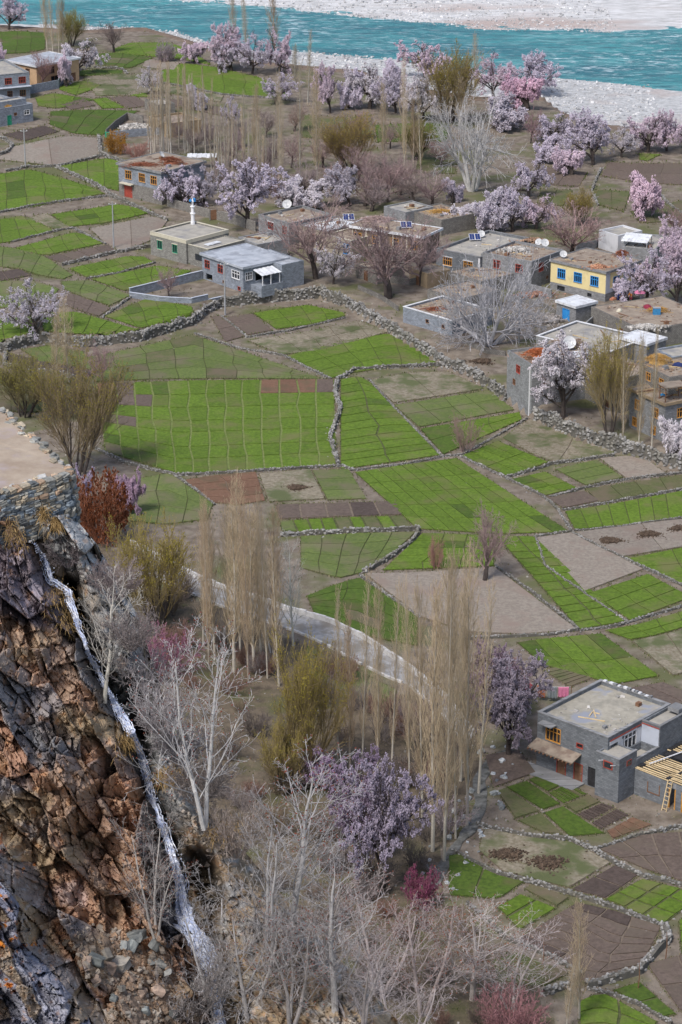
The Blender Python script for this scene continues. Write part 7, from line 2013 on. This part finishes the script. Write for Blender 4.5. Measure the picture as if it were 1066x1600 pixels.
block_wall('stone wall between the brushwood house and the mosque', [(262, 322), (310, 336), (345, 345)], 1.7, B_STONE)
block_wall('stone yard wall behind the mosque', [(345, 345), (372, 352), (400, 362)], 1.9, B_STONE)
block_wall('grey yard wall left of the huge silvery tree', [(672, 470), (690, 462), (712, 470)], 2.0, B_GREY)
block_wall('grey wall below the earth roofed building', [(852, 540), (905, 527), (930, 506)], 1.6, B_GREY)
block_wall('rubble wall right of the huge silvery tree', [(790, 470), (845, 478), (868, 492)], .9, B_STONE)
block_wall('stone yard wall below the beige house', [(556, 428), (600, 440), (640, 446), (672, 440)], 1.2, B_STONE)
block_wall('low stone wall left of the low roof with white coping', [(560, 452), (596, 468), (622, 486)], .8, B_STONE)
block_wall('grey yard wall between the cluttered roof house and the blue door shed', [(800, 452), (832, 458), (862, 466)], 1.5, B_GREY)
block_wall('stone yard wall in front of the huge silvery tree', [(722, 535), (760, 552), (790, 556)], .8, B_STONE)
block_wall('grey yard wall behind the yellow house', [(900, 394), (930, 388), (950, 378)], 1.5, B_GREY)
block_wall('stone wall along the lane right of the dish house', [(480, 398), (505, 404), (540, 410)], 1.2, B_STONE)
o = MB().box(-.06, .06, -.5, .5, 0, 1.5).build('gate', W_GREEN); p = hit1(168, 217); o.location = p; o.rotation_euler = (0, 0, 1.2); tag(o, 'teal metal gate in the ruined yard wall', 'gate')
gt = empty('gate', tuple(hit1(334, 344)), .3); tag(gt, 'dark wooden gate in the stone wall behind the mosque', 'gate')
for x in (-.7, .7): MB().box(x - .1, x + .1, -.1, .1, 0, 2.2).build('post', B_STONE, gt)
MB().box(-.58, .58, -.04, .04, .1, 2.0).build('leaf', W_BROWN, gt)
bn = empty('green_bin', tuple(hit1(916, 497)), .45); tag(bn, 'green open topped box beside the blue door shed', 'box')
for q in ((-.9, .9, -.6, -.54), (-.9, .9, .54, .6), (-.9, -.84, -.537, .537), (.84, .9, -.537, .537)): MB().box(q[0], q[1], q[2], q[3], 0, 1.0).build('side_panel', W_GREEN, bn)

# ---- things on roofs and in yards
def on_roof(Hh, px, py):
    p = on_plane([(px, py)], Hh.zb + Hh.zroof)[0]; return (float(p[0]), float(p[1]), float(p[2]))
dish(on_roof(HB8, 449, 327), 1.05, -.2, 'largest white dish, on the roof beside the mosque')
dish(on_roof(HB5, 252, 247), .8, 1.2, 'edge on white dish on the brushwood roof')
dish(on_roof(HB10, 752, 371), .75, .1, 'white dish behind the solar panels')
dish(on_roof(HB11, 842, 384), .75, -.5, 'tilted white dish, left of the pair on the cluttered roof')
dish(on_roof(HB11, 851, 386), .85, .2, 'round white dish, right of the pair on the cluttered roof')
dish(on_roof(HB13, 880, 403), .75, .1, 'white dish on the yellow house')
dish(on_roof(HB14, 976, 382), .9, .1, 'white dish below the white tin panel')
dish(on_roof(HB18, 889, 546), 1.2, .1, 'pale dish behind the white blossom tree on the corner house')
solar(on_roof(HB10, 742, 376), .12, 2, 'pair of solar panels on a stand on the flat grey roof')
solar(on_roof(HB9, 545, 345), .1, 2, 'small dark solar panel left of the white tin eaves')
solar(on_roof(HB9, 635, 357), .1, 2, 'small dark solar panel on the white tin eaves')
heap('brushwood_heap', on_roof(HB5, 267, 256), 2.6, 1.3, 1.2, BRUSH, 'heap of red brown brushwood on the two storey house', 'brushwood', 700, True, .1, 2)
heap('brushwood_spread', on_roof(HB5, 222, 258), 3.2, 1.6, .25, BRUSH, 'thin spread of red brown brushwood on the two storey house', 'brushwood', 700, True, .1, 3)
heap('brushwood_heap', on_roof(HB18, 842, 556), 2.3, 1.6, 1.0, mat('orange_brush', (0.42, 0.13, 0.05), (0.55, 0.2, 0.09), 2, space='obj', island=.3), 'orange red brushwood hanging over the corner house roof', 'brushwood', 800, True, .1, 4)
heap('brushwood_heap', on_roof(HB18, 885, 540), 3.4, 1.6, .9, BRUSHP, 'pinkish brushwood heap on the back of the corner house', 'brushwood', 800, True, .1, 5)
heap('brushwood_heap', on_roof(HB9, 588, 346), 4.0, 1.0, .8, mat('pink_brush', (0.42, 0.31, 0.29), (0.56, 0.44, 0.42), 2, space='obj', island=.3), 'pale pink brushwood on the white tin eaves', 'brushwood', 800, True, .1, 6)
heap('straw_heap', on_roof(HB19b, 1028, 568), 2.2, 1.4, 1.3, STRAW, 'golden hay heap on the upper stone house', 'hay heap', 900, True, .08, 7)
heap('straw_heap', on_roof(HB19, 1062, 612), 2.0, 1.2, 1.4, STRAW, 'golden hay heap at the right edge above the orange windows', 'hay heap', 900, True, .08, 8)
heap('straw_heap', on_roof(HB12, 690, 332), 3.0, 1.2, .5, STRAW, 'orange straw spread on the mud roof', 'straw', 600, True, .08, 9)
heap('straw_heap', on_roof(HB17, 1028, 486), 1.7, .8, .6, STRAW, 'orange yellow straw pile on the earth roof', 'straw', 600, True, .08, 10)
heap('rubble_heap', on_roof(HB11, 806, 392), 2.6, 1.8, .5, RUBBLE, 'pale rubble in the middle of the cluttered roof', 'rubble', 400, False, .28, 11)
heap('rubble_heap', on_roof(HB11, 836, 378), 2.4, 1.0, .6, mat('brown_rubble', (0.22, 0.13, 0.09), (0.36, 0.25, 0.17), 1, island=.4), 'brown debris at the back of the cluttered roof', 'rubble', 400, False, .25, 12)
heap('rubble_heap', on_roof(HB13, 935, 418), 1.6, .7, .4, mat('red_rubble', (0.34, 0.16, 0.10), (0.45, 0.25, 0.16), 1, island=.4), 'reddish rubble at the front of the yellow house roof', 'rubble', 300, False, .22, 13)
heap('rubble_heap', on_roof(HB13, 972, 400), 1.3, .9, .9, BRUSH, 'brushwood and crates at the corner of the yellow house roof', 'brushwood', 300, True, .1, 14)
heap('rubble_heap', tuple(hit1(212, 204)), 4.0, 2.2, 1.3, RUBBLE, 'heap of pale building stones in the ruined yard', 'rubble', 700, False, .4, 15)
heap('rubble_heap', tuple(hit1(840, 500)), 5.0, 3.0, .5, mat('grey_rubble', (0.2, 0.18, 0.165), (0.34, 0.31, 0.29), 1, island=.4), 'grey brown rubble beside the huge silvery tree', 'rubble', 700, False, .4, 16)
heap('rubble_heap', tuple(hit1(838, 462)), 3.4, 1.6, .6, mat('red_brown_rubble', (0.26, 0.14, 0.10), (0.36, 0.22, 0.17), 1, island=.4), 'reddish debris below the yellow house', 'rubble', 500, False, .3, 17)
heap('rubble_heap', on_roof(HB17, 1008, 512), 2.4, 1.2, .35, RUBBLE, 'whitish stones at the edge of the earth roof', 'rubble', 400, False, .3, 18)
heap('rubble_heap', on_roof(HB16, 680, 484), 2.4, 1.0, .3, BRUSH, 'brown litter on the low roof with white coping', 'litter', 300, True, .08, 19)
heap('rubble_heap', on_roof(HB3, 12, 168), 1.2, .8, .5, STRAW, 'orange straw on the low flat house at the left edge', 'straw', 300, True, .08, 20)
for k, (x, y, rx, label) in enumerate(((793, 1338, 2.0, 'dark brown dung heap, left one on the pale yard'), (856, 1351, 2.1, 'dark brown dung heap, right one on the pale yard'), (465, 764, 1.5, 'dark patch of dung on the dry grassy plot'),
                                       (953, 847, 1.6, 'dark dung heap, left one on the dry plot'), (1015, 837, 1.6, 'dark dung heap, right one on the dry plot'), (1062, 828, 1.4, 'dark dung heap at the right edge of the dry plot'), (754, 566, 1.7, 'reddish dung heap on the bare village yard'))):
    heap('dung_heap', tuple(hit1(x, y) + np.array([0, 0, .1])), rx, rx * .75, .28, DUNG, label, 'dung heap', 420, False, .16, 30 + k)
# white tin panel on its stand behind the yellow house
tp = empty('tin_panel', HB14.world(1.0, HB14.b * .55, HB14.zroof)); tp.rotation_euler = (0, 0, math.atan2(HB14.u[1], HB14.u[0])); tag(tp, 'sloping white tin canopy behind the yellow house', 'canopy')
for k in range(8): MB().hexa([(.0, -1.6 + k * .6, 1.0), (0, -1.02 + k * .6, 1.0), (3.4, -1.02 + k * .6, 1.7), (3.4, -1.6 + k * .6, 1.7), (0, -1.6 + k * .6, 1.04), (0, -1.02 + k * .6, 1.04), (3.4, -1.02 + k * .6, 1.74), (3.4, -1.6 + k * .6, 1.74)]).build('sheet', R_TIN, tp) if False else None
for k in range(8):
    mb = MB(); y0 = -1.6 + k * .6
    mb.hexa([(0, y0, 1.0), (3.4, y0, 1.7), (3.4, y0 + .58, 1.7), (0, y0 + .58, 1.0), (0, y0, 1.05), (3.4, y0, 1.75), (3.4, y0 + .58, 1.75), (0, y0 + .58, 1.05)]); mb.build('tin_sheet', R_TIN, tp)
for x, y, z in ((.1, -1.5, 1.0), (.1, 3.0, 1.0), (3.3, -1.5, 1.7), (3.3, 3.0, 1.7)): MB().box(x - .06, x + .06, y - .06, y + .06, 0, z).build('post', METAL, tp)
tp = empty('tin_panel', HB18.world(HB18.a * .62, HB18.b * .35, HB18.zroof)); tp.rotation_euler = (0, 0, math.atan2(HB18.u[1], HB18.u[0])); tag(tp, 'white tin sheets lying on the corner house roof', 'tin sheet')
for k in range(4): MB().box(k * .95, k * .95 + .92, -1.2, 1.5, .1 + .05 * (k % 2), .16 + .05 * (k % 2)).build('tin_sheet', R_TIN, tp)
tp = empty('tin_panel', tuple(hit1(316, 262))); tag(tp, 'crumpled bluish tin roof behind the brushwood house', 'tin roof')
for k in range(6): 
    o = MB().hexa([(-3 + k, -1.3, 2.3), (-2.03 + k, -1.3, 2.25 + .2 * (k % 2)), (-2.03 + k, 1.3, 2.7), (-3 + k, 1.3, 2.6), (-3 + k, -1.3, 2.36), (-2.03 + k, -1.3, 2.31 + .2 * (k % 2)), (-2.03 + k, 1.3, 2.76), (-3 + k, 1.3, 2.66)])
    mb = MB(); z = .2 * (k % 2)
    mb.hexa([(-3 + k, -1.3, 2.3 + z), (-2.03 + k, -1.3, 2.4), (-2.03 + k, 1.3, 2.7), (-3 + k, 1.3, 2.6), (-3 + k, -1.3, 2.36 + z), (-2.03 + k, -1.3, 2.46), (-2.03 + k, 1.3, 2.76), (-3 + k, 1.3, 2.66)]); mb.build('tin_sheet', R_TIN, tp)
for x in (-2.9, 2.9):
    for y in (-1.2, 1.2): MB().box(x - .08, x + .08, y - .08, y + .08, -.2, 2.35).build('post', W_BROWN, tp)
# timber stacked on the stone house, and an open shelter of poles
ts = empty('timber_stack', on_roof(HB19, 1012, 612), .35); tag(ts, 'stack of weathered timber on the stone house with orange windows', 'timber')
for k in range(16):
    y = -.5 + .16 * (k % 7) + random.uniform(-.03, .03); z = .08 + .16 * (k // 7); L = random.uniform(1.2, 1.9)
    MB().tube([(-L, y, z), (L * random.uniform(.7, 1), y + random.uniform(-.08, .08), z + .02)], [.08, .065], 6).build('log', W_BROWN if k % 3 else W_POLE, ts)
sh = empty('pole_shelter', on_roof(HB19, 1050, 624), .35); tag(sh, 'dark open shelter of poles on the stone house at the right edge', 'shelter')
for x in (-1.5, 1.5):
    for y in (-.9, .9): MB().tube([(x, y, 0), (x, y, 2.0)], .08, 6).build('post', W_BROWN, sh)
for k in range(8): MB().tube([(-1.7 + .49 * k, -1.2, 2.08), (-1.7 + .49 * k, 1.2, 2.08)], .07, 6).build('rafter', W_BROWN, sh)
MB().box(-1.8, 1.8, -1.25, 1.25, 2.17, 2.32).build('thatch', R_MUD, sh)
# utility poles
def pole(px, py, hp, label):
    p = hit1(px, py); s = m_per_px(p); h = hp * s / math.cos(math.atan2(CAMZ, p[1]))
    root = empty('utility_pole', tuple(p), random.uniform(-.2, .2)); tag(root, label, 'utility pole')
    MB().tube([(0, 0, -.3), (0, 0, h * .5), (0, 0, h)], [.16, .13, .10], 8).build('shaft', METAL, root)
    MB().box(-.7, .7, -.05, .05, h - .55, h - .45).build('crossarm', METAL, root)
    for x in (-.6, 0, .6): MB().lathe([(.05, h - .44), (.09, h - .38), (.05, h - .26)], 6, 0, (x, 0)).build('insulator', W_WHITE, root)
for px, py, hp, label in ((40, 262, 60, 'grey utility pole on the dry plot by the green door house'), (178, 388, 72, 'grey utility pole left of the mosque'), (352, 492, 82, 'grey utility pole in front of the blue grey house'),
                          (811, 535, 76, 'grey utility pole beside the blue door shed')):
    pole(px, py, hp, label)
for px, py, hp, label in ((848, 1510, 44, 'thin dark post, left one on the ploughed plot'), (997, 1546, 50, 'thin red brown post at the corner of the ploughed plot'), (1040, 1500, 40, 'thin red brown post by the tumbled stone wall')):
    p = hit1(px, py); mb = MB().tube([(0, 0, -.2), (.08, 0, 1.5), (0, .05, 2.9)], [.06, .05, .03], 6); o = mb.build('post', W_BROWN); o.location = p; tag(o, label, 'post')
# washing line beside the new house
p0 = hit1(818, 1092); p1 = hit1(892, 1100)
wl = empty('washing_line', tuple(p0)); tag(wl, 'washing line strung beside the new grey house', 'washing line')
d = p1 - p0
for q in (0, 1): MB().beam((d[0] * q, d[1] * q, -.1), (d[0] * q, d[1] * q, 2.2), .08, .08).build('post', W_BROWN, wl)
MB().tube([(d[0] * q, d[1] * q, 2.15 - .25 * math.sin(math.pi * q)) for q in np.linspace(0, 1, 12)], .012, 4).build('line', METAL, wl)
def cloth(t0, t1, drop, m, label):
    mb = MB(); n, k = 14, 8
    for j in range(k + 1):
        for i in range(n + 1):
            q = t0 + (t1 - t0) * i / n; z = 2.15 - .25 * math.sin(math.pi * q) - drop * j / k
            w = .09 * math.sin(i * 1.3) * j / k
            mb.v.append((p0[0] + d[0] * q + w * -d[1] / np.hypot(d[0], d[1]), p0[1] + d[1] * q - .02 + w * d[0] / np.hypot(d[0], d[1]), p0[2] + z))
    for j in range(k):
        for i in range(n): b_ = j * (n + 1) + i; mb.f.append((b_, b_ + 1, b_ + n + 2, b_ + n + 1)); mb.m.append(0)
    o = mb.build('hanging_cloth', m, None, smooth=True); tag(o, label, 'cloth')
    sm = o.modifiers.new('thick', 'SOLIDIFY'); sm.thickness = .02
cloth(.28, .46, 1.5, C_RUST, 'rust orange cloth on the washing line'); cloth(.50, .70, 1.5, C_GREYC, 'grey striped cloth on the washing line'); cloth(.73, .95, 1.3, C_PINK, 'pink cloth on the washing line')
bundle('cloth_bundle', tuple(hit1(817, 1086) + np.array([0, 0, 1.0])), 1.0, C_RED, 'bright red cloth bundle in the branches beside the washing line', 'cloth', 3).scale = (1, 1, 1.6)
bundle('sack', on_roof(HB17, 1012, 481), .8, C_MAROON, 'maroon bundle on the earth roof', seed=4)
bundle('sack', on_roof(HB17, 968, 486), .6, B_CREAM, 'whitish bundle near the edge of the earth roof', seed=5)
bundle('sack', on_roof(HB17, 958, 468), .6, C_RUST, 'pale reddish bundle beside the person in navy', seed=6)
bundle('sack', on_roof(HB17, 1000, 458), .8, C_PINK, 'pink cloth bundle under the blossom tree', seed=8)
bundle('sack', on_roof(HB19b, 1060, 572), .8, C_NAVY, 'navy bundle beside the golden hay', seed=9)
bundle('sack', on_roof(HB19, 1036, 618), .45, C_TEAL, 'small blue bucket shaped bundle on the stone house', seed=10)
wt = empty('water_tank', on_roof(HB17, 1026, 491)); tag(wt, 'blue metal tank on the earth roof', 'tank'); MB().box(-.6, .6, -.4, .4, 0, 1.1).build('body', C_TEAL, wt); MB().box(-.65, .65, -.45, .45, 1.103, 1.16).build('lid', METAL, wt)

# ---- two people on the earth roof
def person(p, az, top, low, label, bend=0.6):
    root = empty('person', p, az); tag(root, label, 'person')
    # hips 0.85, bending forward from the waist
    cb, sb = math.cos(bend), math.sin(bend)
    def f(d, z): return (0.0, -(d * cb + (z - .9) * sb), .9 + (z - .9) * cb - d * sb * .3)
    def skin(name, verts, edges, rad, m, parent):
        me = bpy.data.meshes.new(name); me.from_pydata(verts, edges, []); me.materials.append(m)
        o = obj(name, me, parent); sk = o.modifiers.new('skin', 'SKIN'); sk.use_smooth_shade = True
        for k, r_ in enumerate(rad): me.skin_vertices[0].data[k].radius = (r_, r_)
        me.skin_vertices[0].data[0].use_root = True
        o.modifiers.new('sub', 'SUBSURF').levels = 1
        return o
    def off(v, x): return (v[0] + x, v[1], v[2])
    ch, nk, hd, ht = f(0, 1.3), f(0, 1.48), f(.03, 1.58), f(.05, 1.74)
    V = [(0, 0, .9), f(0, 1.1), ch, nk, hd, ht, off(ch, -.2), off(ch, .2), (-.27, ch[1] - .12, ch[2] - .27), (.27, ch[1] - .12, ch[2] - .27), (-.22, ch[1] - .30, ch[2] - .48), (.22, ch[1] - .30, ch[2] - .48),
         (-.11, 0, .85), (.11, 0, .85), (-.13, -.05, .46), (.13, -.04, .46), (-.13, .02, .06), (.13, .05, .06), (-.13, -.17, .04), (.13, -.14, .04)]
    E = [(0, 1), (1, 2), (2, 3), (3, 4), (4, 5), (2, 6), (2, 7), (6, 8), (7, 9), (8, 10), (9, 11), (0, 12), (0, 13), (12, 14), (13, 15), (14, 16), (15, 17), (16, 18), (17, 19)]
    R_ = [.14, .13, .15, .055, .09, .075, .075, .075, .05, .05, .035, .035, .10, .10, .075, .075, .05, .05, .04, .04]
    body = skin('body', V, E, R_, C_SKIN, root)
    idx = [0, 1, 2, 6, 7, 8, 9]; mp = {q: i for i, q in enumerate(idx)}
    skin('shirt', [V[q] for q in idx] + [(0, .03, .62)], [(mp[a_], mp[b_]) for a_, b_ in E if a_ in mp and b_ in mp] + [(0, 7)], [R_[q] + .035 for q in idx] + [.20], top, root)
    idx = [0, 12, 13, 14, 15, 16, 17]; mp = {q: i for i, q in enumerate(idx)}
    skin('trousers', [V[q] for q in idx], [(mp[a_], mp[b_]) for a_, b_ in E if a_ in mp and b_ in mp], [R_[q] + .03 for q in idx], low, root)
    mb = MB(); hx = Vector(ht); dr = (Vector(ht) - Vector(hd)).normalized()
    mb.tube([Vector(hd) + dr * .02 + Vector((0, .02, 0)), hx, hx + dr * .07], [.115, .11, .03], 10); mb.build('headcloth', top, root, smooth=True)
    mb = MB(); fc = Vector(hd) + dr * .06; fw = Vector((0, -cb, -sb * .6)).normalized()
    mb.tube([fc + fw * .07, fc + fw * .115], [.018, .006], 6); mb.build('nose', C_SKIN, body)
person(on_roof(HB17, 966, 470), .9, C_NAVY, C_NAVY, 'person in dark navy clothes bending over on the earth roof', .75)
person(on_roof(HB17, 986, 469), -.5, C_ORNG, C_MAROON, 'person in orange brown clothes stooping on the earth roof', .95)

# ---- boulders of the stream gully, and the stream
def gully():
    line = resample(hit([(800, 1172), (770, 1186), (748, 1220), (752, 1255), (742, 1288), (716, 1318), (694, 1352), (672, 1390)]), 60)
    w = 0.6; t = np.gradient(line[:, :2], axis=0); t /= np.linalg.norm(t, axis=1, keepdims=True); n_ = np.stack([-t[:, 1], t[:, 0]], 1)
    wv = w * (0.6 + .7 * vnoise(np.arange(60) / 4, np.zeros(60), 3))[:, None]
    V = np.concatenate([np.column_stack([line[:, :2] - n_ * wv, line[:, 2] + .10]), np.column_stack([line[:, :2] + n_ * wv, line[:, 2] + .10])]); i = np.arange(59)
    o = obj('stream', mesh_np('stream', V, np.stack([i, i + 1, i + 61, i + 60], 1), mat('stream_water', (0.07, 0.07, 0.062), (0.19, 0.19, 0.18), 1.2, rough=.5, spec=.2, bump=.5, bscale=3))); tag(o, kind='structure')
    for k in range(70):
        j = random.randrange(60); s = random.uniform(.25, .8) * (1 if random.random() < .4 else .7); off = random.choice((-1, 1)) * random.uniform(.7, 2.6)
        p = (line[j, 0] + n_[j, 0] * off, line[j, 1] + n_[j, 1] * off, line[j, 2] + s * .2)
        o = put_stone('boulder', p, s, s * random.uniform(.6, .9), s * random.uniform(.5, .8), random.uniform(0, 6), None, random.choice([(2.0, 2.0, 2.0), (1.6, 1.6, 1.6), (1.3, 1.3, 1.25), (1.1, 1.1, 1.1)]), .3)
        tag(o, 'pale boulder lining the stream gully beside the garden of the new house', 'boulder', 'boulders along the stream gully')
gully()
